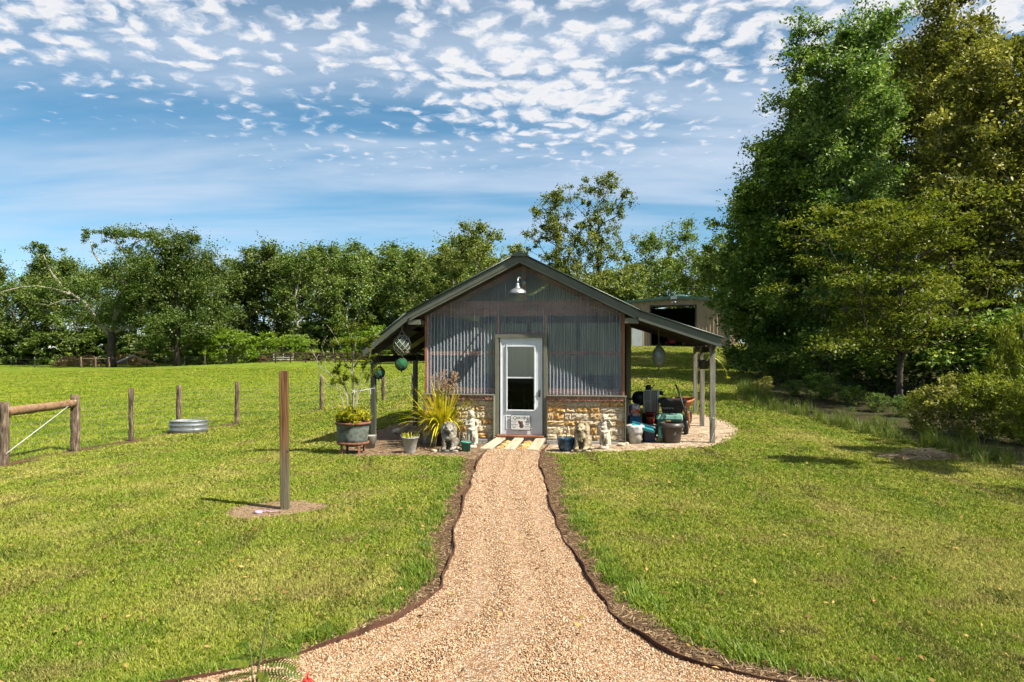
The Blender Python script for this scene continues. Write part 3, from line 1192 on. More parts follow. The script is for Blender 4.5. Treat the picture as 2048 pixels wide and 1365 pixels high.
ORD = ['first', 'second', 'third', 'fourth', 'fifth', 'sixth', 'seventh', 'eighth', 'ninth', 'tenth', 'eleventh', 'twelfth', 'thirteenth', 'fourteenth', 'fifteenth',
       'sixteenth', 'seventeenth', 'eighteenth', 'nineteenth', 'twentieth', 'twenty-first', 'twenty-second', 'twenty-third', 'twenty-fourth', 'twenty-fifth',
       'twenty-sixth', 'twenty-seventh', 'twenty-eighth', 'twenty-ninth', 'thirtieth', 'thirty-first', 'thirty-second', 'thirty-third', 'thirty-fourth',
       'thirty-fifth', 'thirty-sixth', 'thirty-seventh', 'thirty-eighth', 'thirty-ninth', 'fortieth']


def dome(t):
    return max(0.0, math.sin(math.pi * (0.12 + 0.80 * t))) ** 0.7


def egg(t):
    return max(0.0, math.sin(math.pi * (0.22 + 0.72 * t)))


def cone(t):
    return 1.0 - 0.82 * t


def column(t):
    return 0.75 + 0.25 * math.sin(math.pi * t) if t < 0.8 else 0.9 * (1.05 - t) / 0.25


def make_far_woods():
    rng = np.random.default_rng(41)
    protos = []
    specs = [(18, 3.0, 5.2, dome, 95, 12500), (19, 4.5, 4.6, egg, 80, 11000), (17, 2.0, 5.6, dome, 100, 13500), (20, 6.0, 4.4, egg, 74, 10000), (16, 1.6, 4.6, column, 90, 12500), (18.5, 3.6, 5.0, dome, 80, 10500)]
    for i, (h, cb, rx, env, ncl, lv) in enumerate(specs):
        protos.append((h, tree_protos('t', M_BARKP if i in (1, 3, 5) else M_BARK, LF_FAR, seed=100 + i, Ht=h, cb=cb, Rx=rx, env=env, n_cl=ncl, leaves=lv, leaf=0.31,
                                      cl_r=1.25, trunk_r=0.26, lean=(rng.uniform(-2, 2), rng.uniform(-2, 2)), flat=0.9, aspect=0.7, bare=0.07)))
    # front row, from left to right; top row in pixels
    front = [(-70, 500), (-10, 505), (38, 545), (92, 500), (150, 520), (246, 515), (300, 520), (430, 530), (470, 522), (505, 498), (548, 488), (592, 492), (640, 496), (690, 490), (742, 494), (790, 498), (838, 502), (884, 496), (928, 478)]
    for i, (px, top) in enumerate(front):
        d = 124 + rng.uniform(-5, 6)
        b = at(px, 712, d)
        hgt = (HZ - top) / F * d + H - T(b.x, d)
        h0, pr = protos[i % 6]
        s = hgt / h0
        plant_tree('woodland_tree', pr, f'{ORD[i]} tree from the left in the front row of the far woods', 'tree', (b.x, d, T(b.x, d) - 0.1), rng.uniform(0, 6.28),
                   (s * rng.uniform(0.95, 1.15), s * rng.uniform(0.95, 1.15), s), 'trees of the far woods behind the pasture')
    back = [(-30, 520), (65, 530), (125, 520), (190, 525), (270, 512), (345, 520), (400, 528), (448, 520), (525, 500), (570, 496), (615, 498), (665, 494), (715, 494), (765, 496), (815, 498), (862, 496), (905, 485), (955, 478)]
    for i, (px, top) in enumerate(back):
        d = 138 + rng.uniform(-4, 6)
        b = at(px, 712, d)
        hgt = (HZ - top) / F * d + H - T(b.x, d)
        h0, pr = protos[(i * 5 + 2) % 6]
        s = hgt / h0
        plant_tree('woodland_tree', pr, f'{ORD[i]} tree from the left in the back row of the far woods', 'tree', (b.x, d, T(b.x, d) - 0.1), rng.uniform(0, 6.28),
                   (s * 1.2, s * 1.2, s), 'trees of the far woods behind the pasture')
    # low growth that closes the foot of the woods
    mb, V, Q = gen_tree(seed=140, Ht=4.2, cb=0.3, Rx=3.0, env=dome, n_cl=40, leaves=5200, leaf=0.28, cl_r=0.8, trunk_r=0.08, aspect=0.7)
    tm = mb.mesh('stem', True)
    tm.materials.append(M_BARKD)
    cm = npmesh('foliage', V, Q)
    cm.materials.append(LF_OAK)
    xs = np.linspace(-130, 900, 34)
    for i, px in enumerate(xs):
        d = 119 + rng.uniform(-2, 3) if i % 2 else 129
        x = (px - 1024) / F * d
        s = rng.uniform(0.85, 1.6)
        t = thing('woodland_shrub', f'{ORD[i]} dark shrub from the left along the foot of the far woods', 'shrub', (x, d, T(x, d) - 0.1), rng.uniform(0, 6.28), 'dark shrubs at the foot of the far woods')
        t.scale = (s * 1.3, s, s)
        link('stem', tm, None, t)
        link('foliage', cm, None, t)


make_far_woods()


def make_field_trees():
    d = 104.0
    # spreading, thinly leaved tree with pale limbs
    rng = np.random.default_rng(51)
    b = at(222, 735, d)
    t = thing('field_tree', 'tall thin-crowned tree with pale spreading limbs standing in the pasture', 'tree', (b.x, d, T(b.x, d) - 0.1))
    mb = MB()
    s = d / F                                    # metres per pixel at that distance

    def q(px, py, dy=0.0):
        return (((px - 222) * s), dy, (735 - py) * s)
    limbs = [
        ([(222, 738), (222, 715), (223, 690), (224, 664)], [0.85, 0.6, 0.55, 0.5]),
        ([(223, 672), (200, 650), (178, 620), (160, 600), (140, 588), (118, 572), (100, 548)], [0.34, 0.29, 0.25, 0.22, 0.17, 0.12, 0.07]),
        ([(140, 588), (110, 578), (80, 573), (50, 574), (20, 582), (-8, 590)], [0.17, 0.15, 0.13, 0.11, 0.09, 0.05]),
        ([(118, 572), (95, 530), (85, 505), (78, 490)], [0.1, 0.09, 0.07, 0.04]),
        ([(224, 668), (230, 630), (231, 600), (236, 574)], [0.4, 0.34, 0.3, 0.2]),
        ([(232, 640), (241, 618), (247, 600), (252, 585)], [0.2, 0.17, 0.14, 0.08]),
        ([(234, 580), (222, 545), (200, 525), (186, 505), (180, 480)], [0.2, 0.17, 0.15, 0.12, 0.06]),
        ([(236, 574), (245, 540), (253, 515), (262, 490), (272, 465)], [0.22, 0.18, 0.15, 0.11, 0.05]),
        ([(253, 515), (240, 490), (228, 470)], [0.1, 0.08, 0.04]), ([(262, 490), (285, 478), (310, 468)], [0.1, 0.08, 0.04]),
        ([(226, 666), (250, 655), (275, 650), (298, 640)], [0.24, 0.2, 0.16, 0.08]),
        ([(160, 600), (130, 600), (105, 610), (80, 608)], [0.1, 0.08, 0.07, 0.04]),
    ]
    for i, (pts, rad) in enumerate(limbs):
        if i == 1:
            mb.build('trunk', M_BARKD, t, True)  # darker bark puts the shade on the trunk into its colour
            mb = MB()
        mb.tube([q(x, y, 1.2 * math.sin(i * 2.1) * (k / len(pts))) for k, (x, y) in enumerate(pts)], rad, 8)
    mb.build('limbs', mat('grey_limb', (0.20, 0.175, 0.135), (0.36, 0.325, 0.265), (0.46, 0.42, 0.36), scale=2.2, stretch=(2, 2, 0.8), rough=0.95, bump=0.5, spec=0.15), t, True)
    cl = [(250, 462, 44, 14, 900), (290, 470, 34, 14, 700), (222, 468, 22, 12, 420), (180, 472, 18, 14, 300), (262, 500, 30, 14, 420), (78, 495, 24, 13, 520), (92, 520, 20, 10, 260),
          (200, 560, 60, 34, 1500), (235, 620, 58, 30, 1300), (270, 560, 48, 40, 1500), (130, 575, 40, 14, 500), (50, 575, 40, 8, 300), (275, 640, 40, 18, 700), (195, 640, 30, 22, 500), (150, 620, 34, 18, 450)]
    C = []
    for (cx, cy, rx, ry, n) in cl:
        n = int(n * 1.8)
        k = max(6, n // 60)
        sub = rng.normal(size=(k, 3)) * 0.5
        idx = rng.integers(0, k, n)
        p = sub[idx] + rng.normal(size=(n, 3)) * 0.17
        C.append(np.stack([(cx - 222) * s + p[:, 0] * rx * s, p[:, 1] * rx * s * 0.9, (735 - cy) * s + p[:, 2] * ry * s], -1))
    V, Q = leaf_quads(np.concatenate(C), 0.26, rng, 0.6)
    cm = npmesh('crown', V, Q)
    cm.materials.append(LF_OAK)
    link('crown', cm, None, t)
    # dense round oak beside it
    pr = tree_protos('t', M_BARKD, LF_OAK, seed=52, Ht=18, cb=3.2, Rx=8.4, env=lambda t: max(0, math.sin(math.pi * (0.2 + 0.74 * t))) ** 0.8, n_cl=140, leaves=60000, leaf=0.26, cl_r=1.75,
                     trunk_r=0.42, flat=0.9, shell=0.42, aspect=0.7)
    b = at(340, 733, 103)
    plant_tree('oak_tree', pr, 'dense round-crowned green oak standing in the pasture', 'tree', (b.x + 1.0, 103, T(b.x, 103) - 0.1), 0.4)
    # bright bushes at the foot of the woods and behind the plank fence
    mb, V, Q = gen_tree(seed=55, Ht=3.6, cb=0.2, Rx=2.6, env=dome, n_cl=46, leaves=3800, leaf=0.26, cl_r=0.62, trunk_r=0.07, aspect=0.4, up=0.1)
    tm = mb.mesh('stem', True)
    tm.materials.append(M_BARK)
    cm = npmesh('foliage', V, Q)
    cm.materials.append(LF_BUSH)
    spots = [(372, 672, 1.0), (400, 664, 1.1), (432, 660, 1.2), (465, 664, 1.1), (498, 668, 1.05), (530, 668, 1.0), (565, 672, 1.0), (600, 672, 0.95)]
    for i, (px, top, w) in enumerate(spots):
        d = 110
        x = (px - 1024) / F * d
        z = T(x, d)
        sc = ((HZ - top) / F * d + H - z) / 3.6
        t = thing('bright_bush', f'{ORD[i]} bright yellow-green bush from the left beside the plank fence', 'bush', (x, d, z - 0.05), i * 1.3, 'bright bushes in front of the woods')
        t.scale = (sc * w, sc * w, sc)
        link('stem', tm, None, t)
        link('foliage', cm, None, t)
    for i, (px, top, d, lab) in enumerate([(705, 668, 101, 'bright green bush behind the plank fence, farther from the shed roof'), (748, 655, 100, 'bright green bush behind the plank fence, next to the shed roof')]):
        x = (px - 1024) / F * d
        z = T(x, d)
        sc = ((HZ - top) / F * d + H - z) / 3.6
        t = thing('bright_bush', lab, 'bush', (x, d, z - 0.05), i * 2.0 + 0.5, 'bright bushes in front of the woods')
        t.scale = (sc, sc, sc)
        link('stem', tm, None, t)
        link('foliage', cm, None, t)


make_field_trees()


def make_middle_trees():
    # two airy tall trees behind the shed, then the trees round the metal barn
    specs = [
        (1112, 385, 76, 100, 'airy tall tree behind the shed ridge, left of the pair', 61, 1.0),
        (1196, 352, 78, 120, 'airy tall tree behind the shed ridge, right and taller of the pair', 62, 1.0),
    ]
    for (px, top, d, hw, lab, seed, k) in specs:
        x = (px - 1024) / F * d
        z = T(x, d)
        hgt = (HZ - top) / F * d + H - z
        pr = tree_protos('t', M_BARKD, LF_PINE, seed=seed, Ht=hgt, cb=2.0, Rx=hw / F * d, env=lambda t: (1.0 - 0.62 * t ** 1.6), n_cl=190, leaves=20000, leaf=0.22, cl_r=0.62, trunk_r=0.26, flat=0.95,
                         shell=0.6, aspect=0.6, wiggle=0.008, tipr=0.022)
        plant_tree('airy_tree', pr, lab, 'tree', (x, d, z - 0.1))
    more = [
        (960, 452, 84, 95, 'olive green tree just left of the shed ridge', 63), (1035, 500, 88, 80, 'low tree directly behind the shed ridge', 64), (905, 488, 92, 80, 'rounded tree behind the left slope of the shed roof', 69),
        (1300, 470, 92, 70, 'leafy tree behind the left end of the metal barn', 65), (1370, 445, 96, 90, 'broad grey-green tree behind the metal barn', 66),
        (1440, 470, 94, 80, 'leafy tree behind the right end of the metal barn', 67), (1245, 540, 72, 70, 'low leafy tree between the shed roof and the metal barn', 68), (1150, 560, 74, 80, 'low tree under the airy pair behind the shed', 70),
    ]
    for (px, top, d, hw, lab, seed) in more:
        x = (px - 1024) / F * d
        z = T(x, d)
        hgt = (HZ - top) / F * d + H - z
        pr = tree_protos('t', M_BARK, LF_PINE if seed in (63, 64, 68, 69, 70) else LF_FAR, seed=seed, Ht=hgt, cb=1.2, Rx=hw / F * d, env=dome, n_cl=70, leaves=13000, leaf=0.26, cl_r=1.1, trunk_r=0.2,
                         flat=0.9, aspect=0.65)
        plant_tree('leafy_tree', pr, lab, 'tree', (x, d, z - 0.1))
    # far fill behind the barn
    rng = np.random.default_rng(71)
    pr = tree_protos('t', M_BARK, LF_FAR, seed=75, Ht=14, cb=0.3, Rx=5.0, env=column, n_cl=70, leaves=11000, leaf=0.32, cl_r=1.3, trunk_r=0.22, aspect=0.7)
    for i, (px, top) in enumerate([(985, 520), (1060, 540), (1130, 545), (1205, 545), (1275, 530), (1340, 520), (1410, 515), (1470, 500), (1530, 480)]):
        d = 108 + rng.uniform(-4, 4)
        x = (px - 1024) / F * d
        z = T(x, d)
        s = ((HZ - top) / F * d + H - z) / 14
        plant_tree('woodland_tree', pr, f'{ORD[i]} tree from the left in the woods behind shed and barn', 'tree', (x, d, z - 0.1), rng.uniform(0, 6), (s * 1.25, s * 1.25, s), 'woods behind the shed and the barn')


make_middle_trees()


def make_right_woods():
    # name, px of the trunk, depth, top row, half width px, crown base (m), leaf material, leaf size, clumps, leaves, clump radius, envelope, label
    specs = [
        ('dense_tree', 1548, 31, 275, 104, 0.2, LF_DARK, 0.15, 230, 80000, 0.70, lambda t: 0.62 + 0.38 * math.sin(math.pi * min(1, 0.1 + t * 0.75)) if t < 0.8 else 0.9 * (1.05 - t) / 0.25, M_BARKD, 'dense dark green tree at the left end of the right-hand woods', 81),
        ('tallow_tree', 1690, 30, 48, 140, 2.0, LF_BLUE, 0.155, 210, 78000, 0.80, lambda t: 0.62 + 0.38 * math.sin(math.pi * (0.1 + 0.8 * t)) if t < 0.86 else 0.75, M_BARK, 'tall blue-green tree with ragged top over the right-hand woods', 82),
        ('oak_tree', 1905, 33, -60, 110, 4.0, LF_OLIVE, 0.17, 180, 56000, 0.8, column, M_BARK, 'tallest tree of the right-hand woods, its top cut by the picture edge', 83),
        ('oak_tree', 1985, 26, 90, 180, 2.2, LF_OLIVE, 0.145, 210, 78000, 0.7, dome, M_BARK, 'broad olive green tree high at the right edge', 84),
        ('oak_tree', 1810, 36, 85, 150, 2.0, LF_OLIVE, 0.20, 160, 42000, 0.9, egg, M_BARK, 'olive green tree behind the blue-green one in the right-hand woods', 85),
        ('oak_tree', 1610, 37, 190, 125, 1.5, LF_OAK, 0.20, 150, 40000, 0.9, egg, M_BARK, 'shaded oak between the dense dark tree and the blue-green one', 86),
        ('oak_tree', 1500, 42, 380, 90, 1.5, LF_DARK, 0.2, 100, 16000, 0.8, egg, M_BARK, 'small oak peeping past the dense dark tree toward the barn', 87),
        ('oak_tree', 2110, 24, 70, 150, 2.0, LF_OLIVE, 0.15, 120, 22000, 0.65, dome, M_BARK, 'olive tree mostly outside the right edge', 88),
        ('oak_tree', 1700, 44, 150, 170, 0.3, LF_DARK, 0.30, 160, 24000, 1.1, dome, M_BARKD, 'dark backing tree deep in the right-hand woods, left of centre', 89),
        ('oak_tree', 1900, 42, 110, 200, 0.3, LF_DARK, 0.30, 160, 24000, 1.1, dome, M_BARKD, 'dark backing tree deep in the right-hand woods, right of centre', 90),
    ]
    for (nm, px, d, top, hw, cb, lm, ls, ncl, lv, clr, env, bk, lab, seed) in specs:
        x = (px - 1024) / F * d
        z = T(x, d)
        hgt = (HZ - top) / F * d + H - z
        pr = tree_protos('t', bk, lm, seed=seed, Ht=hgt, cb=cb, Rx=hw / F * d, env=env, n_cl=ncl, leaves=lv, leaf=ls, cl_r=clr, trunk_r=0.16, flat=0.75, shell=0.5, aspect=0.5, tipr=0.012)
        plant_tree(nm, pr, lab, 'tree', (x, d, z - 0.1))
    # the arching lime-green small tree in front
    d = 21.5
    x = (1800 - 1024) / F * d
    z = T(x, d)
    hgt = (HZ - 395) / F * d + H - z
    lfa = leafmat('arching_leaf', [(0.05, 0.085, 0.008), (0.11, 0.15, 0.014), (0.21, 0.23, 0.026), (0.32, 0.31, 0.05)], trans=0.35, obj=0.1, scale=1.2)
    pr = tree_protos('t', M_BARKD, lfa, seed=91, Ht=hgt, cb=1.7, Rx=200 / F * d, env=lambda t: 0.45 + 0.55 * math.sin(math.pi * min(1, 0.25 + 0.62 * t)), n_cl=170, leaves=25000, leaf=0.115, cl_r=0.62,
                     trunk_r=0.1, flat=0.42, shell=0.55, aspect=0.42, up=0.6, tipr=0.009)
    plant_tree('arching_tree', pr, 'sunlit lime-green small tree with arching sprays before the dark woods', 'tree', (x, d, z - 0.1))
    # undergrowth: dark and light shrubs along the edge of the lawn
    shr = []
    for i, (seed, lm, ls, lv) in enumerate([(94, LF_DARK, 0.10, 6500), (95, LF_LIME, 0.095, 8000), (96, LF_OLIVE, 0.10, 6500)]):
        mb, V, Q = gen_tree(seed=seed, Ht=2.0, cb=0.15, Rx=1.25, env=dome, n_cl=60, leaves=lv, leaf=ls, cl_r=0.3, trunk_r=0.03, aspect=0.4, up=0.2, flat=0.9, tipr=0.006)
        tm = mb.mesh('stem', True)
        tm.materials.append(M_BARK)
        cm = npmesh('foliage', V, Q)
        cm.materials.append(lm)
        shr.append((tm, cm))
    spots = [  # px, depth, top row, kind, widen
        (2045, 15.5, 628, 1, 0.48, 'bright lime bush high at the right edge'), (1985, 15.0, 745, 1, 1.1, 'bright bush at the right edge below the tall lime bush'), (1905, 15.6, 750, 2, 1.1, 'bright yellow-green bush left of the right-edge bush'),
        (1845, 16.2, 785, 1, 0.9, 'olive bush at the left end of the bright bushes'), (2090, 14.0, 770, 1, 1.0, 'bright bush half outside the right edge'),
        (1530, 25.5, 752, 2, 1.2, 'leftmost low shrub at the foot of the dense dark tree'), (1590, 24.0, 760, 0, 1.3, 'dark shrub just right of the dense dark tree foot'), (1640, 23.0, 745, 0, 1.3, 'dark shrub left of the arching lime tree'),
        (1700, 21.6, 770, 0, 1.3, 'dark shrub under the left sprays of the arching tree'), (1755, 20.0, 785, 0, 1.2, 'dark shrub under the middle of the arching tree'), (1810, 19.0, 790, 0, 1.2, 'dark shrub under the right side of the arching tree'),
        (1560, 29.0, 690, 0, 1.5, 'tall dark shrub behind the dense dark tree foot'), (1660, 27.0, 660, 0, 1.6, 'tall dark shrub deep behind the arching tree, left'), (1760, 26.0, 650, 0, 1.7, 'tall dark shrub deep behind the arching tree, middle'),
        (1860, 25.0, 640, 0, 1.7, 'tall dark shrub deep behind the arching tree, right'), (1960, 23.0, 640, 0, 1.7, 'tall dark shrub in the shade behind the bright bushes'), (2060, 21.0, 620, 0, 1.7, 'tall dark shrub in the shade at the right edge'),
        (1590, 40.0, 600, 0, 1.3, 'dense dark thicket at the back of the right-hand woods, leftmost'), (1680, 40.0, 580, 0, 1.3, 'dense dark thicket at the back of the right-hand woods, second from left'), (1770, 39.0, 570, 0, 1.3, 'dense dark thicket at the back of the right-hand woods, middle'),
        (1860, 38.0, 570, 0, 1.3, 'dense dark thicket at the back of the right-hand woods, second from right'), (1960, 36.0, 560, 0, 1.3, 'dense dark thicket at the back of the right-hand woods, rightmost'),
        (1545, 27.0, 770, 2, 1.0, 'low shrub at the lawn edge below the dense dark tree'), (1620, 25.0, 790, 0, 1.1, 'low dark shrub along the lawn edge, left of the weeds'), (1668, 22.3, 800, 2, 1.0, 'low olive shrub along the lawn edge before the arching tree'), (1705, 20.2, 815, 0, 1.1, 'low dark shrub along the lawn edge before the arching tree'),
        (1750, 18.6, 835, 2, 0.9, 'low olive shrub along the lawn edge right of the arching trunk'), (1790, 17.6, 840, 0, 1.0, 'low dark shrub along the lawn edge beside the bright bushes'), (1940, 14.9, 850, 1, 0.8, 'low bright shrub at the front of the bright bushes'), (2035, 14.3, 830, 2, 0.9, 'low olive shrub at the right edge before the bright bushes'),
        (1730, 17.6, 880, 2, 0.55, 'low weedy shrub where the lawn meets the woods'), (1820, 16.0, 860, 2, 0.6, 'low weedy shrub left of the dry grass heap'),
    ]
    for i, (px, d, top, kind, w, lab) in enumerate(spots):
        x = (px - 1024) / F * d
        z = T(x, d)
        sc = max(0.15, ((HZ - top) / F * d + H - z)) / 2.0
        t = thing('shrub', lab, 'shrub', (x, d, z - 0.05), i * 1.7, 'undergrowth along the edge of the right-hand woods')
        t.scale = (sc * w, sc * w, sc)
        link('stem', shr[kind][0], None, t)
        link('foliage', shr[kind][1], None, t)
    # trees to the right of the picture that shade the lawn's edge
    for i, (x, y, hgt, rx, seed, lab) in enumerate([(13.2, 9.2, 9.5, 2.6, 97, 'tree out of view on the right that shades the lawn'), (24.0, 19.0, 12.0, 3.2, 98, 'taller tree out of view on the right beyond the bright bushes')]):
        pr = tree_protos('t', M_BARK, LF_OLIVE, seed=seed, Ht=hgt, cb=5.2, Rx=rx, env=dome, n_cl=34, leaves=6500, leaf=0.2, cl_r=0.6, trunk_r=0.16, flat=0.6, shell=0.6, aspect=0.5, tipr=0.012)
        plant_tree('oak_tree', pr, lab, 'tree', (x, y, T(x, y) - 0.1))
    # tall grass and weeds along the seam
    rng = np.random.default_rng(99)
    P = []
    for a, b in zip(LE_W[:-1], LE_W[1:]):
        n = int((b - a).length * 26)
        for _ in range(n):
            p = a.lerp(b, rng.uniform())
            off = abs(rng.normal(0, 0.55))
            P.append((p.x + off * 0.8 + rng.normal(0, 0.1), p.y + off * 0.6, 0))
    P = np.array(P)
    P[:, 2] = terrain(P[:, 0], P[:, 1])
    n = len(P)
    me = blade_clump('weed_clump', rng, 26, 0.14, 0.18, 0.55, 0.012, leafmat('weed_blade', [(0.05, 0.10, 0.010), (0.10, 0.16, 0.018), (0.18, 0.20, 0.04), (0.30, 0.25, 0.11)], obj=0.25), lean=0.5, seg=3)
    s = rng.uniform(0.25, 0.8, n) * rng.uniform(0.6, 1.2, n)
    scatter('weeds', P, np.stack([np.zeros(n), np.zeros(n), rng.uniform(0, 6.28, n)], -1), np.stack([s, s, s], -1), me, 'tall weeds and grass along the foot of the right-hand woods')
    # heap of dry grass
    g = G(1842, 916)
    mb = MB()
    for i in range(240):
        a = rng.uniform(0, 6.28)
        r = math.sqrt(rng.uniform()) 
        x, y = r * math.cos(a) * 0.62, r * math.sin(a) * 0.28
        z = 0.13 * (1 - r * r) * rng.uniform(0.2, 1)
        d = rng.uniform(0, 6.28)
        l = rng.uniform(0.1, 0.3)
        mb.bar((x - math.cos(d) * l, y - math.sin(d) * l * 0.5, max(z + rng.normal(0, .03), 0.0)), (x + math.cos(d) * l, y + math.sin(d) * l * 0.5, max(z + rng.normal(0, 0.04), 0.005)), 0.009, 0.006)
    o = mb.build('dry_grass_heap', mat('straw_dead', (0.40, 0.28, 0.16), (0.60, 0.45, 0.28), (0.20, 0.13, 0.07), scale=3, rough=0.95), None, loc=g)
    tag(o, 'heap of dry grass and twigs at the lawn edge below the bright bushes', 'grass heap', None, 'stuff')


make_right_woods()


def make_fallen_leaves():
    rng = np.random.default_rng(401)
    x, y = sample_ground(1500, 4.0, 20, 1.2, rng)
    k = (x > fence_x(y)) & (x < wood_x(y))
    u, v = shed_uv(x, y)
    k &= ~((abs(u) < 2.4) & (v > -0.4))
    x, y = x[k], y[k]
    n = len(x)
    V, Q = leaf_quads(np.zeros((1, 3)), 0.05, rng, 0.5, up=3.0, jitter=0.0)
    me = npmesh('leaf', V, Q)
    m, nt, out = newmat('fallen_leaf')
    oi = nt.nodes.new('ShaderNodeObjectInfo')
    col = ramp(nt, oi.outputs['Random'], [(0.0, (0.08, 0.045, 0.02)), (0.5, (0.20, 0.12, 0.045)), (0.85, (0.34, 0.24, 0.08)), (1.0, (0.30, 0.10, 0.04))])
    bs = nt.nodes.new('ShaderNodeBsdfDiffuse')
    nt.links.new(col, bs.inputs[0])
    nt.links.new(bs.outputs[0], out.inputs[0])
    me.materials.append(m)
    s = rng.uniform(0.5, 1.2, n)
    scatter('fallen_leaves', np.stack([x, y, terrain(x, y) + 0.035], -1), np.stack([rng.normal(0, 0.3, n), rng.normal(0, 0.3, n), rng.uniform(0, 6.28, n)], -1), np.stack([s, s, s], -1), me,
            'brown fallen leaves scattered over lawn and path')


make_fallen_leaves()
# ------------------------------------------------------------------ the shed
M_WOOD = mat('stained_wood', (0.19, 0.065, 0.030), (0.34, 0.135, 0.066), (0.46, 0.21, 0.11), scale=5, stretch=(1, 1, 0.25), rough=0.75, bump=0.25)
M_WOODH = mat('stained_wood_level', (0.19, 0.065, 0.030), (0.34, 0.135, 0.066), (0.46, 0.21, 0.11), scale=5, stretch=(0.25, 1, 1), rough=0.75, bump=0.25)
M_FASCIA = mat('olive_painted_steel', (0.095, 0.105, 0.078), (0.125, 0.135, 0.10), scale=3, rough=0.5, spec=0.4)
M_TRIM = mat('olive_trim', (0.145, 0.145, 0.105), (0.19, 0.19, 0.14), scale=3, rough=0.55)
M_ROOF = mat('green_roof_sheet', (0.030, 0.046, 0.038), (0.05, 0.07, 0.058), scale=2, rough=0.45, metal=0.2)
M_POSTG = mat('weathered_post', (0.17, 0.155, 0.125), (0.28, 0.26, 0.21), (0.35, 0.32, 0.26), scale=6, stretch=(2, 2, 0.3), rough=0.9, bump=0.3)
M_POSTD = mat('olive_steel_post', (0.065, 0.066, 0.052), (0.10, 0.10, 0.08), scale=3, rough=0.55)
M_DARKW = mat('dark_lumber', (0.045, 0.033, 0.024), (0.085, 0.06, 0.042), scale=6, rough=0.9)
M_GALV = mat('galvanised_steel', (0.27, 0.30, 0.32), (0.44, 0.47, 0.49), (0.34, 0.37, 0.40), scale=9, rough=0.42, metal=0.75, bump=0.05)
M_WHITE = mat('white_door_paint', (0.66, 0.70, 0.74), (0.74, 0.77, 0.80), scale=3, rough=0.4, spec=0.4)
M_BLACK = mat('black_metal', (0.018, 0.018, 0.018), (0.03, 0.03, 0.03), scale=8, rough=0.45)
M_CONC = mat('concrete', (0.26, 0.25, 0.23), (0.38, 0.37, 0.34), (0.18, 0.17, 0.155), scale=7, rough=0.95, bump=0.4)
M_MORTAR = mat('mortar', (0.56, 0.51, 0.42), (0.68, 0.63, 0.54), scale=14, rough=1, bump=0.5)
M_BRICK = mat('red_brick', (0.20, 0.075, 0.045), (0.31, 0.13, 0.085), (0.38, 0.22, 0.16), scale=9, rough=0.95, bump=0.4, rnd=0.22)
M_ST1 = mat('cream_limestone', (0.442, 0.325, 0.182), (0.676, 0.559, 0.377), (0.806, 0.715, 0.546), scale=17, rough=1, bump=1.0, bscale=34, rnd=0.10)
M_ST2 = mat('ochre_limestone', (0.351, 0.156, 0.039), (0.598, 0.351, 0.117), (0.780, 0.611, 0.364), scale=15, rough=1, bump=1.0, bscale=34, rnd=0.10)
M_ST3 = mat('mixed_limestone', (0.728, 0.637, 0.468), (0.624, 0.429, 0.208), (0.416, 0.195, 0.065), scale=13, rough=1, bump=1.0, bscale=34, rnd=0.10)
M_PLANK = mat('pale_plank', (0.34, 0.27, 0.18), (0.48, 0.41, 0.30), (0.56, 0.49, 0.38), scale=5, stretch=(2.5, 0.4, 1), rough=0.95, bump=0.3)
M_FLOOR = mat('packed_floor', (0.10, 0.085, 0.065), (0.17, 0.14, 0.11), scale=5, rough=1)
M_INT = mat('inside_sheet', (0.20, 0.20, 0.17), (0.27, 0.26, 0.22), scale=2, rough=0.8)


def poly_mat():
    """clear corrugated sheet: part of the light passes, the rest scatters and glints"""
    m, nt, out = newmat('corrugated_polycarbonate')
    L = nt.links.new
    tc = nt.nodes.new('ShaderNodeTexCoord')
    mp = nt.nodes.new('ShaderNodeMapping')
    mp.inputs['Scale'].default_value = (3, 1, 0.35)
    L(tc.outputs['Object'], mp.inputs[0])
    no = N(nt, 'ShaderNodeTexNoise', ins={'Scale': 4.0, 'Detail': 5.0})
    L(mp.outputs[0], no.inputs['Vector'])
    b = N(nt, 'ShaderNodeBsdfPrincipled', ins={'Roughness': 0.22, 'Specular IOR Level': 0.6})
    L(ramp(nt, no.outputs[0], [(0.35, (0.72, 0.80, 0.92)), (0.7, (0.82, 0.88, 0.96))]), b.inputs['Base Color'])
    t = nt.nodes.new('ShaderNodeBsdfTransparent')
    t.inputs[0].default_value = (0.80, 0.82, 0.86, 1)
    mx = nt.nodes.new('ShaderNodeMixShader')
    sx = nt.nodes.new('ShaderNodeSeparateXYZ')
    L(tc.outputs['Normal'], sx.inputs[0])
    thick = mathn(nt, 'SUBTRACT', 0.955, mathn(nt, 'MULTIPLY', mathn(nt, 'POWER', mathn(nt, 'ABSOLUTE', sx.outputs[0]), 2.2), 0.42))
    L(mathn(nt, 'ADD', thick, mathn(nt, 'MULTIPLY', mathn(nt, 'SUBTRACT', no.outputs[0], 0.5), -0.16), True), mx.inputs[0])
    L(b.outputs[0], mx.inputs[1])
    L(t.outputs[0], mx.inputs[2])
    L(mx.outputs[0], out.inputs[0])
    return m


M_POLY = poly_mat()


def milk_mat():
    m, nt, out = newmat('milky_sheet')
    d = nt.nodes.new('ShaderNodeBsdfDiffuse')
    d.inputs[0].default_value = (0.16, 0.16, 0.13, 1)
    t = nt.nodes.new('ShaderNodeBsdfTranslucent')
    t.inputs[0].default_value = (0.22, 0.24, 0.17, 1)
    mx = nt.nodes.new('ShaderNodeMixShader')
    mx.inputs[0].default_value = 0.55
    nt.links.new(d.outputs[0], mx.inputs[1])
    nt.links.new(t.outputs[0], mx.inputs[2])
    nt.links.new(mx.outputs[0], out.inputs[0])
    return m


M_MILK = milk_mat()


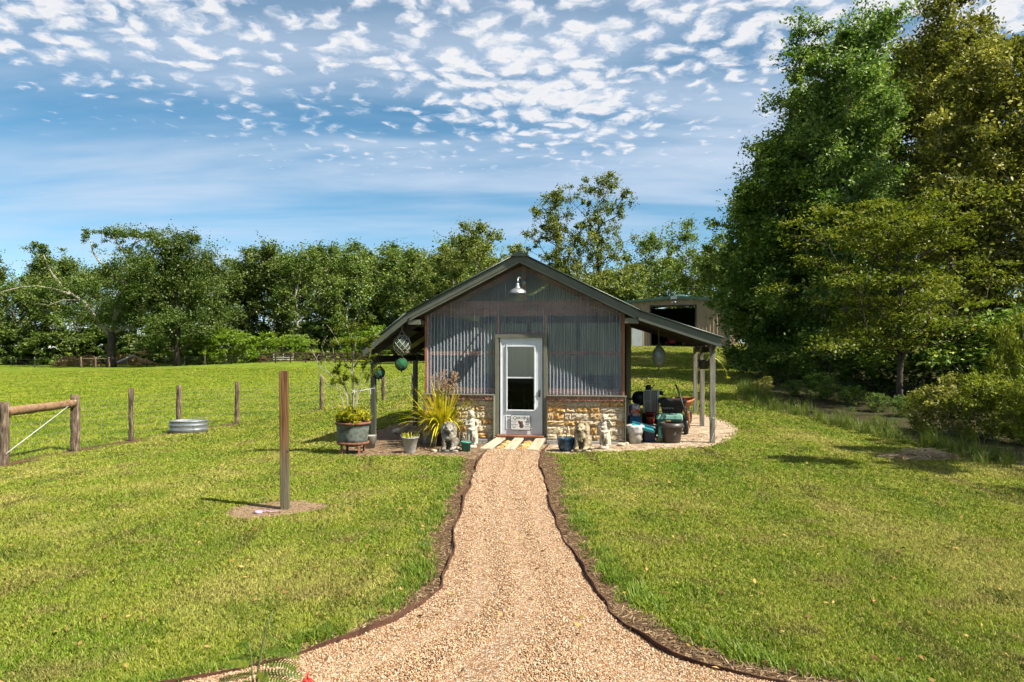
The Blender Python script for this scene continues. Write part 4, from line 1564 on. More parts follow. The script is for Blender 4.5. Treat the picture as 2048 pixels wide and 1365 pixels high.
def glass_mat(name, tint=(0.5, 0.55, 0.5), clear=0.72):
    m, nt, out = newmat(name)
    g = N(nt, 'ShaderNodeBsdfAnisotropic', ins={'Roughness': 0.03})
    g.inputs['Color'].default_value = (0.85, 0.9, 0.92, 1)
    t = nt.nodes.new('ShaderNodeBsdfTransparent')
    t.inputs[0].default_value = (*tint, 1)
    fr = N(nt, 'ShaderNodeFresnel', ins={'IOR': 1.5})
    mx = nt.nodes.new('ShaderNodeMixShader')
    nt.links.new(mathn(nt, 'ADD', fr.outputs[0], 1 - clear - 0.2, True), mx.inputs[0])
    nt.links.new(t.outputs[0], mx.inputs[1])
    nt.links.new(g.outputs[0], mx.inputs[2])
    nt.links.new(mx.outputs[0], out.inputs[0])
    return m


M_GLASS = glass_mat('door_glass')
M_SCREEN = glass_mat('dark_screen_glass', (0.42, 0.40, 0.37), 0.83)

W2 = 2.135                 # half width of the closed part
V0, V1 = 0.0, 5.4          # front and back of the closed part
OV = 0.36                  # roof overhang at the front
APEX, SL = 3.98, 0.497
BR = 2.42                  # where the pitch changes
EL, ER = 3.40, 4.02        # outer ends of the side roofs
WL, WR = 2.02, 2.235       # their top heights
WB = APEX - SL * BR


def roof_w(u):
    a = abs(u)
    if a <= BR:
        return APEX - SL * a
    if u < 0:
        return WB + (WL - WB) * (a - BR) / (EL - BR)
    return WB + (WR - WB) * (a - BR) / (ER - BR)


shed = thing('garden_shed', 'garden shed with clear corrugated front, stone base and olive gabled roof', 'shed', SHED_O, -TH)


def make_shed():
    # floor and footing
    MB().box((0, (V0 + V1) / 2, 0.09), (4.2, V1 - V0 - 0.1, 0.18)).build('floor_slab', M_FLOOR, shed)
    MB().box((-1.365, -0.075, 0.055), (1.55, 0.17, 0.13)).build('footing', M_CONC, shed, bevel=0.01)
    MB().box((1.335, -0.075, 0.055), (1.61, 0.17, 0.13)).build('footing', M_CONC, shed, bevel=0.01)
    # mortar backing and stones
    rng = np.random.default_rng(201)
    for (u0, u1) in ((-2.14, -0.592), (0.532, 2.14)):
        MB().box(((u0 + u1) / 2, -0.06, 0.535), (u1 - u0, 0.10, 0.83)).build('mortar_backing', M_MORTAR, shed)
        w = 0.125
        courses = [0.13, 0.165, 0.12, 0.16, 0.125, 0.12]
        for hgt in courses:
            u = u0
            while u < u1 - 0.02:
                ln = rng.uniform(0.13, 0.44)
                if u1 - (u + ln) < 0.11:
                    ln = u1 - u
                stone(u + 0.006, u + ln - 0.006, w + 0.006, w + hgt - 0.006, rng)
                u += ln
            w += hgt
        n = int(round((u1 - u0) / 0.086))
        st = (u1 - u0) / n
        bm = MB().box((0, 0, 0), (st - 0.016, 0.13, 0.088)).mesh('brick')
        for i in range(n):
            link('brick', bm, M_BRICK, shed, (u0 + (i + 0.5) * st, -0.125 + rng.normal(0, 0.003), 0.992))
        MB().box(((u0 + u1) / 2, -0.118, 0.99), (u1 - u0 - 0.01, 0.11, 0.078)).build('brick_mortar', M_MORTAR, shed)
        MB().box(((u0 + u1) / 2 + (0.02 if u0 > 0 else -0.01), -0.115, 1.0475), (u1 - u0 + 0.03, 0.19, 0.022)).build('sill', M_TRIM, shed, bevel=0.004)
    # thin trim that closes the stone base at its ends
    for u in (-0.583, 2.152):
        MB().box((u, -0.10, 0.52), (0.016, 0.21, 1.02)).build('corner_trim', M_TRIM, shed)
    # framing behind the clear sheet
    fr = 0.07
    for (u, w0, w1, wd) in ((-2.08, 1.06, 2.9, 0.095), (2.08, 1.06, 2.9, 0.095), (-0.53, 1.06, 2.73, 0.085), (0.475, 1.06, 2.73, 0.085), (0.03, 3.05, 3.88, 0.09)):
        MB().box((u, fr, (w0 + w1) / 2), (wd, 0.06, w1 - w0)).build('stud', M_WOOD, shed)
    MB().box((0, fr + 0.045, 2.80), (4.2, 0.04, 0.15)).build('header_beam', M_WOODH, shed)
    MB().box((0, fr + 0.04, 2.965), (4.0, 0.04, 0.16)).build('header_beam', M_WOODH, shed)
    for (a, b) in ((-2.03, -0.575), (0.52, 2.03)):
        MB().box(((a + b) / 2, fr, 1.925), (b - a, 0.045, 0.085)).build('girt', M_WOODH, shed)
        MB().box(((a + b) / 2, fr, 1.125), (b - a, 0.045, 0.12)).build('girt', M_WOODH, shed)
    MB().box((-0.027, fr, 2.35), (0.92, 0.045, 0.065)).build('girt', M_WOODH, shed)
    for s in (-1, 1):
        MB().bar((0, fr + 0.06, APEX - 0.22), (s * 2.1, fr + 0.06, APEX - 0.22 - SL * 2.1), 0.04, 0.14).build('rafter', M_WOODH, shed)
    # the clear corrugated sheets, each overlapping its neighbour
    seams = [-2.135, -1.56, -0.60, 0.0, 0.55, 1.12, 1.68, 2.135]
    for i, (a, b) in enumerate(zip(seams[:-1], seams[1:])):
        n = int((b - a) / 0.074 * 8)
        V, Q = [], []
        for k in range(n + 1):
            u = a + (b - a) * k / n
            v = 0.016 + 0.0135 * math.sin(2 * math.pi * u / 0.074) + (0.002 if i % 2 else 0)
            lo = 2.32 if -0.595 < u < 0.535 else 1.06
            hi = APEX - 0.16 - SL * abs(u)
            for j in range(7):
                w = lo + (hi - lo) * j / 6
                V.append((u, v + 0.002 * math.sin(w * 2.1 + u * 3), w))
        for k in range(n):
            for j in range(6):
                Q.append((k * 7 + j, (k + 1) * 7 + j, (k + 1) * 7 + j + 1, k * 7 + j + 1))
        me = npmesh('corrugated_sheet', np.array(V), np.array(Q), True)
        link('corrugated_sheet', me, M_POLY, shed)
    # screws along the girts
    scr = MB()
    for w in (1.12, 1.925, 2.80, 2.965):
        for k in range(-14, 15):
            u = k * 0.141
            if -0.62 < u < 0.56 and w < 2.3:
                continue
            scr.ell((u, 0.0, w), (0.008, 0.006, 0.008), 6)
    scr.build('screws', M_GALV, shed, True)['kind'] = 'stuff'
    # outer corner posts
    for u in (-2.11, 2.11):
        MB().box((u, -0.002, 1.98), (0.05, 0.02, 1.84)).build('corner_board', M_WOOD, shed)
    # side and back walls
    for s in (-1, 1):
        mb = MB()
        n = 60
        vs, fs = [], []
        for k in range(n + 1):
            v = 0.09 + (V1 - 0.09) * k / n
            off = 0.012 if (k % 5 == 0) else 0.0
            vs += [(s * (2.15 + off), v, 0.1), (s * (2.15 + off), v, 2.80), (s * 2.11, v, 0.1), (s * 2.11, v, 2.80)]
        for k in range(n):
            fs += [(4 * k, 4 * k + 4, 4 * k + 5, 4 * k + 1), (4 * k + 2, 4 * k + 3, 4 * k + 7, 4 * k + 6)]
        mb.add(vs, fs)
        mb.build('side_wall', M_FASCIA, shed)
    # back wall: sheet below, clear sheet above that lets the trees show through
    MB().box((0, V1, 0.70), (4.26, 0.05, 1.2)).build('back_wall', M_INT, shed)
    for (a, b) in ((-2.13, -0.7), (-0.7, 0.7), (0.7, 2.13)):
        n = int((b - a) / 0.074 * 6)
        V, Q = [], []
        for k in range(n + 1):
            u = a + (b - a) * k / n
            for w in (1.3, APEX - 0.12 - SL * abs(u)):
                V.append((u, V1 + 0.012 * math.sin(2 * math.pi * u / 0.074), w))
        for k in range(n):
            Q.append((2 * k, 2 * k + 2, 2 * k + 3, 2 * k + 1))
        link('back_sheet', npmesh('back_sheet', np.array(V), np.array(Q), True), M_MILK, shed)
    for u in (-2.08, -0.7, 0.7, 2.08):
        MB().box((u, V1 - 0.07, 2.0), (0.09, 0.06, 1.8)).build('stud', M_WOOD, shed)
    MB().box((0, V1 - 0.08, 2.85), (4.2, 0.05, 0.2)).build('header_beam', M_WOODH, shed)
    # roof sheets with ribs, then fascia and barge boards
    for (a, b) in ((0.0, -BR - 0.03), (0.0, BR + 0.03), (-BR + 0.01, -EL - 0.04), (BR - 0.01, ER + 0.05)):
        nv = 50
        v0, v1 = -OV - 0.03, V1 + 0.35
        V, Q = [], []
        lift = 0.02 if abs(a) < 0.1 else 0.012
        for k in range(nv + 1):
            v = v0 + (v1 - v0) * k / nv
            rib = 0.02 if k % 4 == 0 else 0.0
            for u in (a, b):
                w = roof_w(u) + lift
                V += [(u, v, w + rib), (u, v, w - 0.012)]
        for k in range(nv):
            o = 4 * k
            Q += [(o, o + 2, o + 6, o + 4), (o + 1, o + 5, o + 7, o + 3), (o, o + 4, o + 5, o + 1), (o + 2, o + 3, o + 7, o + 6)]
        Q += [(0, 1, 3, 2), (4 * nv, 4 * nv + 2, 4 * nv + 3, 4 * nv + 1)]
        link('roof_sheet', npmesh('roof_sheet', np.array(V), np.array(Q)), M_ROOF, shed)
    rc = MB()
    rc.add([(-0.16, -OV - 0.06, APEX - 0.035), (0, -OV - 0.06, APEX + 0.065), (0.16, -OV - 0.06, APEX - 0.035), (-0.16, V1 + 0.36, APEX - 0.035), (0, V1 + 0.36, APEX + 0.065), (0.16, V1 + 0.36, APEX - 0.035),
            (-0.16, -OV - 0.06, APEX - 0.055), (0.16, -OV - 0.06, APEX - 0.055)], [(0, 1, 4, 3), (1, 2, 5, 4), (0, 6, 7, 2, 1)])
    rc.build('ridge_cap', M_ROOF, shed)

    def board(name, a, b, top_a, top_b, dep, v, thick, m):
        mb = MB()
        vs = []
        for vv in (v, v + thick):
            vs += [(a, vv, top_a), (b, vv, top_b), (b, vv, top_b - dep), (a, vv, top_a - dep)]
        mb.add(vs, [(0, 1, 2, 3), (7, 6, 5, 4), (0, 4, 5, 1), (1, 5, 6, 2), (2, 6, 7, 3), (3, 7, 4, 0)])
        return mb.build(name, m, shed)
    for s in (-1, 1):
        board('barge_board', 0, s * BR, APEX - 0.002, WB - 0.002, 0.135, -OV, 0.03, M_FASCIA)
        board('barge_trim', 0, s * (BR - 0.05), APEX - 0.139, WB + 0.05 * SL - 0.139, 0.045, -OV + 0.01, 0.05, M_TRIM)
    board('barge_board', -BR, -EL, WB - 0.002, WL - 0.002, 0.165, -OV, 0.03, M_FASCIA)
    board('barge_board', BR, ER, WB - 0.002, WR - 0.002, 0.185, -OV, 0.03, M_POSTG if False else M_FASCIA)
    # boxed eave returns beside the front wall
    for s in (-1, 1):
        MB().box((s * (BR - 0.14), -OV / 2 + 0.03, WB - 0.19), (0.27, OV - 0.02, 0.10)).build('eave_return', M_TRIM, shed)
    # soffits of the main overhang
    for s in (-1, 1):
        mb = MB()
        mb.add([(0, -OV + 0.03, APEX - 0.19), (s * BR, -OV + 0.03, APEX - 0.19 - SL * BR), (s * BR, 0.03, APEX - 0.19 - SL * BR), (0, 0.03, APEX - 0.19)], [(0, 1, 2, 3)])
        mb.build('soffit', M_DARKW, shed)
    # rafters and purlins of the side roofs
    for (s, E, We) in ((-1, EL, WL), (1, ER, WR)):
        for v in (0.05, 1.4, 2.8, 4.1, 5.3):
            MB().bar((s * 2.16, v, WB + (BR - 2.16) * SL * 0.3 - 0.13), (s * (E - 0.05), v, We - 0.10), 0.045, 0.14).build('rafter', M_DARKW, shed)
        MB().box((s * (E - 0.12), (V0 + V1) / 2 - 0.05, We - 0.225), (0.045, V1 - V0 + 0.3, 0.14)).build('eave_beam', M_DARKW, shed)
        MB().box((s * (BR + 0.35), (V0 + V1) / 2, roof_w(s * (BR + 0.35)) - 0.05), (0.09, V1 - V0 + 0.3, 0.04)).build('purlin', M_DARKW, shed)
    # posts of the side roofs
    for (s, E, We, m, vs) in ((-1, 3.30, WL, M_POSTD, (0.0, 3.0, 5.3)), (1, 3.88, WR, M_POSTG, (0.0, 2.75, 5.2))):
        for v in vs:
            p = S(s * E, v)
            z = T(p.x, p.y) - 0.05
            MB().box((s * E, v, (z + We - 0.17) / 2), (0.105, 0.105, We - 0.17 - z)).build('post', m, shed, bevel=0.008)


def stone(u0, u1, w0, w1, rng):
    nu, nw = 8, 5
    vs, fs = [], []
    for j in range(nw):
        for i in range(nu):
            s, t = i / (nu - 1), j / (nw - 1)
            e = (i in (0, nu - 1)) or (j in (0, nw - 1))
            d = -0.128 if e else -0.143 + rng.normal(0, 0.009)
            vs.append((u0 + (u1 - u0) * s + (rng.normal(0, 0.004) if not e else rng.normal(0, 0.002)), d + (rng.normal(0, 0.005) if e else 0), w0 + (w1 - w0) * t + rng.normal(0, 0.003)))
    for j in range(nw - 1):
        for i in range(nu - 1):
            a = j * nu + i
            fs.append((a, a + 1, a + nu + 1, a + nu))
    b = len(vs)
    vs += [(u0, -0.10, w0), (u1, -0.10, w0), (u1, -0.10, w1), (u0, -0.10, w1)]
    fs += [tuple([b] + [b + 1] + list(range(nu - 1, -1, -1)))]
    fs += [tuple([b + 1, b + 2] + [j * nu + nu - 1 for j in range(nw - 1, -1, -1)])]
    fs += [tuple([b + 2, b + 3] + [(nw - 1) * nu + i for i in range(nu)])]
    fs += [tuple([b + 3, b] + [j * nu for j in range(nw)])]
    k = rng.uniform()
    if u0 < 0:
        m = M_ST1 if k < 0.72 else (M_ST2 if k < 0.88 else M_ST3)
    else:
        m = M_ST1 if k < 0.42 else (M_ST2 if k < 0.66 else M_ST3)
    MB().add(vs, fs).build('stone', m, shed, smooth=False)


make_shed()


def make_door():
    c = -0.028
    # olive casing
    for (u, wd) in ((-0.545, 0.075), (0.492, 0.082)):
        MB().box((u, -0.005, 1.255), (wd, 0.09, 2.11)).build('door_casing', M_TRIM, shed, bevel=0.004)
    MB().box((c, -0.006, 2.285), (1.12, 0.095, 0.075)).build('door_casing', M_TRIM, shed, bevel=0.004)
    door = MB()
    # stiles and rails of the storm door, leaving the glazed opening
    fr = [(-0.478, 0.0), (0.422, 0.0)]
    v = 0.012
    u0, u1, w0, w1 = -0.475, 0.425, 0.215, 2.245
    g0, g1, gw0, gw1 = -0.335, 0.265, 0.72, 2.075
    parts = [((u0 + g0) / 2, (w0 + w1) / 2, g0 - u0, w1 - w0), ((g1 + u1) / 2, (w0 + w1) / 2, u1 - g1, w1 - w0), ((g0 + g1) / 2, (gw1 + w1) / 2, g1 - g0, w1 - gw1), ((g0 + g1) / 2, (w0 + gw0) / 2, g1 - g0, gw0 - w0)]
    for (u, w, a, b) in parts:
        door.box((u, v, w), (a, 0.04, b))
    d = door.build('door', M_WHITE, shed)
    # jamb strips and glazing bead
    for u in (u0 + 0.012, u1 - 0.012):
        MB().box((u, v - 0.026, (w0 + w1) / 2), (0.03, 0.02, w1 - w0)).build('jamb_strip', M_WHITE, d, bevel=0.004)
    MB().box(((u0 + u1) / 2, v - 0.027, w1 - 0.015), (u1 - u0, 0.022, 0.035)).build('jamb_strip', M_WHITE, d, bevel=0.004)
    for (u, w, a, b) in ((g0, (gw0 + gw1) / 2, 0.032, gw1 - gw0 + 0.06), (g1, (gw0 + gw1) / 2, 0.032, gw1 - gw0 + 0.06), ((g0 + g1) / 2, gw0, g1 - g0 - 0.034, 0.032), ((g0 + g1) / 2, gw1, g1 - g0 - 0.034, 0.032)):
        MB().box((u, v - 0.03, w), (a, 0.028, b)).build('glazing_bead', M_WHITE, d, bevel=0.006)
    wm = 1.41
    MB().box(((g0 + g1) / 2, v - 0.012, wm), (g1 - g0 - 0.034, 0.024, 0.03)).build('meeting_rail', M_WHITE, d, bevel=0.004)
    MB().box(((g0 + g1) / 2, v + 0.004, (wm + gw1) / 2), (g1 - g0 - 0.03, 0.005, gw1 - wm - 0.034)).build('upper_pane', M_GLASS, d)
    MB().box(((g0 + g1) / 2, v + 0.010, (wm + gw0) / 2), (g1 - g0 - 0.03, 0.005, wm - gw0 - 0.034)).build('lower_pane', M_SCREEN, d)
    # raised panel in the kick rail
    for (u, w, a, b) in ((-0.025, 0.60, 0.66, 0.018), (-0.025, 0.335, 0.66, 0.018), (-0.346, 0.4675, 0.018, 0.247), (0.296, 0.4675, 0.018, 0.247)):
        MB().box((u, v - 0.024, w), (a, 0.012, b)).build('panel_moulding', M_WHITE, d, bevel=0.004)
    MB().box((-0.025, v - 0.022, 0.4675), (0.56, 0.010, 0.18)).build('raised_panel', M_WHITE, d, bevel=0.006)
    # handle and threshold
    h = MB()
    h.box((0.362, v - 0.03, 1.08), (0.035, 0.02, 0.14))
    h.tube([(0.362, v - 0.035, 1.12), (0.362, v - 0.085, 1.12), (0.362, v - 0.09, 1.04), (0.362, v - 0.075, 1.01)], 0.010, 8)
    h.build('handle', M_BLACK, d, bevel=0.003)
    MB().box((c, -0.07, 0.19), (1.0, 0.20, 0.035)).build('threshold', M_WOODH, shed, bevel=0.004)
    MB().box((c, -0.05, 0.085), (1.10, 0.16, 0.17)).build('step_riser', M_CONC, shed)


make_door()


def text_mesh(body, size, align='CENTER', shear=0.0, extrude=0.001, sx=1.0):
    cu = bpy.data.curves.new('text', 'FONT')
    cu.body = body
    cu.size = size
    cu.align_x = align
    cu.shear = shear
    cu.extrude = extrude
    cu.resolution_u = 3
    o = bpy.data.objects.new('text', cu)
    COL.objects.link(o)
    dg = bpy.context.evaluated_depsgraph_get()
    dg.update()
    me = bpy.data.meshes.new_from_object(o.evaluated_get(dg))
    bpy.data.objects.remove(o)
    return me


def make_sign():
    p = S(-0.03, -0.04, 0.47)
    t = thing('door_sign', 'small white tin sign reading GARDEN with a brown butterfly on the white door', 'sign', p, -TH)
    M_TIN = mat('sign_enamel', (0.72, 0.73, 0.71), (0.80, 0.80, 0.78), scale=12, rough=0.45)
    M_INK = mat('sign_ink', (0.03, 0.035, 0.045), (0.045, 0.05, 0.06), scale=5, rough=0.6)
    M_BUT = mat('butterfly_print', (0.13, 0.06, 0.045), (0.26, 0.14, 0.10), scale=60, rough=0.6)
    w, h, r = 0.43, 0.315, 0.03

    def rr(w, h, r, v0, v1):
        mb = MB()
        pts = []
        for (cx, cz, a0) in ((w / 2 - r, h / 2 - r, 0), (-w / 2 + r, h / 2 - r, 90), (-w / 2 + r, -h / 2 + r, 180), (w / 2 - r, -h / 2 + r, 270)):
            for k in range(5):
                a = R(a0 + 22.5 * k)
                pts.append((cx + r * math.cos(a), cz + r * math.sin(a)))
        n = len(pts)
        vs = [(x, v0, z) for x, z in pts] + [(x, v1, z) for x, z in pts]
        fs = [tuple(range(n)), tuple(range(2 * n - 1, n - 1, -1))] + [(i, i + n, (i + 1) % n + n, (i + 1) % n) for i in range(n)]
        return mb.add(vs, fs)
    rr(w, h, r, -0.002, 0.004).build('rim', M_INK, t)
    rr(w - 0.018, h - 0.018, r - 0.006, -0.0045, -0.0022).build('face', M_TIN, t)

    def tx(body, x, z, size, shear=0.0):
        me = text_mesh(body, size, shear=shear, extrude=0.0004)
        o = link('lettering', me, M_INK, t, (x, -0.0055, z), (R(90), 0, 0))
        return o
    tx('G', -0.125, 0.058, 0.105)
    tx('ARDE', -0.006, 0.070, 0.078)
    tx('N', 0.118, 0.058, 0.105)
    tx('AND INTO', -0.135, 0.018, 0.028)
    tx('THE', -0.135, -0.012, 0.026)
    tx('Garden', -0.133, -0.058, 0.046, 0.25)
    tx('I go', -0.145, -0.112, 0.056, 0.3)
    tx('TO LOSE', 0.138, 0.018, 0.028)
    tx('MY', 0.138, -0.014, 0.028)
    tx('MIND', 0.138, -0.048, 0.030)
    tx('and find', 0.138, -0.086, 0.033, 0.25)
    tx('my soul', 0.138, -0.120, 0.033, 0.25)
    # scroll strokes at either side of the name
    for s in (-1, 1):
        mb = MB()
        mb.tube([(s * (0.165 + 0.012 * k), -0.0055, 0.088 + 0.012 * math.sin(k * 1.6)) for k in range(4)], [0.003, 0.0025, 0.002, 0.001], 5)
        mb.build('flourish', M_INK, t)
    bt = MB()

    def wing(cx, cz, rx, rz, a):
        pts = []
        for k in range(14):
            t_ = 2 * math.pi * k / 14
            x, z = rx * math.cos(t_) * (1 + 0.18 * math.cos(2 * t_)), rz * math.sin(t_) * (1 + 0.12 * math.cos(3 * t_))
            pts.append((cx + x * math.cos(a) - z * math.sin(a), cz + x * math.sin(a) + z * math.cos(a)))
        n = len(pts)
        bt.add([(x, -0.006, z) for x, z in pts] + [(x, -0.0045, z) for x, z in pts], [tuple(range(n))] + [(i, i + n, (i + 1) % n + n, (i + 1) % n) for i in range(n)])
    wing(-0.022, 0.0, 0.026, 0.046, 0.45)
    wing(0.016, -0.012, 0.026, 0.048, -0.5)
    wing(0.026, -0.068, 0.036, 0.048, 0.6)
    wing(-0.002, -0.078, 0.026, 0.04, 0.3)
    bt.build('butterfly', M_BUT, t)
    bb = MB().tube([(-0.02, -0.0065, 0.03), (0.0, -0.0075, -0.03), (0.03, -0.0065, -0.11)], [0.003, 0.005, 0.002], 6)
    bb.build('butterfly_body', M_INK, t)


make_sign()


def make_lamp():
    lp = MB().lathe([(0.0, 0), (0.055, 0.0), (0.058, 0.012), (0.03, 0.03), (0.0, 0.032)], 20)
    base = lp.build('barn_lamp', M_GALV, shed, True, (0.03, -0.0, 3.42), (R(90), 0, 0))
    arm = MB()
    P = [(0, 0, 0.02)]
    # gooseneck in the mount's own frame: z points out of the wall, y up
    for k in range(9):
        a = math.pi * k / 8
        P.append((-0.045, 0.045 * math.sin(a) + 0.0, 0.20 + 0.13 * (1 - math.cos(a)) / 2 * 2 - 0.06))
    P = [(0, 0, 0.02), (-0.005, 0.02, 0.12), (-0.02, 0.055, 0.24), (-0.035, 0.07, 0.34), (-0.045, 0.05, 0.43), (-0.05, 0.0, 0.47), (-0.05, -0.06, 0.48)]
    arm.tube(P, 0.016, 10)
    arm.build('gooseneck', M_GALV, base, True)
    sh = MB().lathe([(0.03, 0.0), (0.036, -0.03), (0.034, -0.06), (0.05, -0.075), (0.052, -0.095), (0.10, -0.115), (0.155, -0.145), (0.172, -0.175), (0.175, -0.20), (0.18, -0.205), (0.17, -0.203), (0.15, -0.16), (0.09, -0.125), (0.04, -0.10)], 32)
    s = sh.build('shade', M_GALV, base, True)
    s.location = (-0.05, -0.06, 0.48)
    s.rotation_euler = (R(-90), 0, 0)
    bu = MB().ell((0, 0, -0.14), (0.03, 0.03, 0.045), 10)
    b = bu.build('bulb', M_WHITE, base, True)
    b.location = (-0.05, -0.06, 0.48)
    b.rotation_euler = (R(-90), 0, 0)


make_lamp()


def make_ramp():
    t = thing('plank_ramp', 'ramp of three pale weathered planks leading up to the shed door', 'ramp', S(-0.03, -0.16, 0.0), -TH)
    rng = np.random.default_rng(211)
    for (ua, ub, w, lab) in ((-0.40, -0.54, 0.215, 'l'), (-0.01, -0.07, 0.205, 'm'), (0.44, 0.41, 0.21, 'r')):
        a = Vector((ua, -0.02, 0.165))
        b = Vector((ub, -0.92, 0.05))
        mb = MB()
        n = 6
        vs, fs = [], []
        for k in range(n + 1):
            p = a.lerp(b, k / n)
            ww = w * (0.94 + 0.1 * k / n)
            z = p.z + rng.normal(0, 0.002)
            vs += [(p.x - ww / 2, p.y, z), (p.x + ww / 2, p.y, z), (p.x + ww / 2, p.y, z - 0.04), (p.x - ww / 2, p.y, z - 0.04)]
        for k in range(n):
            for q in range(4):
                fs.append((4 * k + q, 4 * k + (q + 1) % 4, 4 * k + 4 + (q + 1) % 4, 4 * k + 4 + q))
        fs += [(3, 2, 1, 0), (4 * n, 4 * n + 1, 4 * n + 2, 4 * n + 3)]
        mb.add(vs, fs).build('plank', M_PLANK, t, bevel=0.005)
    # stones packed between the planks
    for (u0, u1) in ((-0.31, -0.13), (0.09, 0.32)):
        for k in range(3):
            v = -0.10 - 0.24 * k
            mb = MB()
            mb.ell(((u0 + u1) / 2 - 0.03 * k * (1 if u0 < 0 else 0.5), v - 0.08, 0.07 - 0.028 * k), ((u1 - u0) / 2, 0.11, 0.055), 9)
            mb.v = [(x + rng.normal(0, 0.006), y + rng.normal(0, 0.006), z + rng.normal(0, 0.006)) for x, y, z in mb.v]
            mb.build('fill_stone', M_ST2, t)


make_ramp()


# ------------------------------------------------------------------ inside the shed
def make_inside():
    for (u, lab) in ((-1.45, 'dim wooden potting bench inside the shed left of the door'), (1.3, 'dim wooden potting bench inside the shed right of the door')):
        t = thing('potting_bench', lab, 'bench', S(u, 1.3, 0.18), -TH)
        MB().box((0, 0, 0.82), (1.1, 0.6, 0.05)).build('bench_top', M_PLANK, t)
        MB().box((0, 0, 0.3), (1.0, 0.55, 0.03)).build('shelf', M_PLANK, t)
        lm = MB().box((0, 0, 0.4), (0.07, 0.07, 0.79)).mesh('leg')
        for sx in (-0.5, 0.5):
            for sy in (-0.25, 0.25):
                link('leg', lm, M_WOOD, t, (sx, sy, 0.0))
    rng = np.random.default_rng(221)
    for i, (u, v, hh, c, lab) in enumerate([(-1.75, 1.25, 0.24, (0.35, 0.13, 0.06), 'clay pot standing on the left potting bench, nearest the outer wall'), (-1.4, 1.3, 0.32, (0.55, 0.5, 0.4), 'pale jar in the middle of the left potting bench'),
                                            (-1.1, 1.2, 0.2, (0.10, 0.25, 0.4), 'blue pot at the right end of the left potting bench'), (0.95, 1.3, 0.28, (0.5, 0.48, 0.44), 'grey jar at the left end of the right potting bench'),
                                            (1.35, 1.25, 0.2, (0.35, 0.13, 0.06), 'clay pot in the middle of the right potting bench'), (1.7, 1.3, 0.34, (0.14, 0.3, 0.36), 'teal pot at the right end of the right potting bench')]):
        o = MB().lathe([(0.0, 0.0), (0.07, 0.0), (0.10, hh), (0.11, hh), (0.11, hh - 0.03), (0.09, hh - 0.02), (0.0, hh - 0.04)], 16).build('bench_pot', mat('pot%d' % i, c, tuple(x * 0.7 for x in c), rough=0.8), None, True, S(u, v, 0.18 + 0.845))
        tag(o, lab, 'pot', 'pots on the benches inside the shed')
    # a folding chair seen through the door
    t = thing('garden_chair', 'pale metal chair standing inside behind the glass door', 'chair', S(-0.28, 1.1, 0.18), -TH + 0.4)
    MW = mat('chair_enamel', (0.6, 0.58, 0.5), (0.7, 0.68, 0.6), rough=0.5)
    for sx in (-0.2, 0.2):
        MB().tube([(sx, -0.2, 0), (sx, -0.2, 0.62), (sx, 0.18, 0.66)], 0.013, 8).build('arm_leg', MW, t, True)
        MB().tube([(sx, 0.22, 0), (sx, 0.22, 0.45), (sx, 0.3, 0.9)], 0.013, 8).build('back_leg', MW, t, True)
    MB().box((0, 0, 0.44), (0.42, 0.42, 0.02)).build('seat', M_DARKW, t, bevel=0.005)
    MB().box((0, 0.27, 0.75), (0.40, 0.015, 0.25)).build('backrest', M_DARKW, t, bevel=0.004)


make_inside()


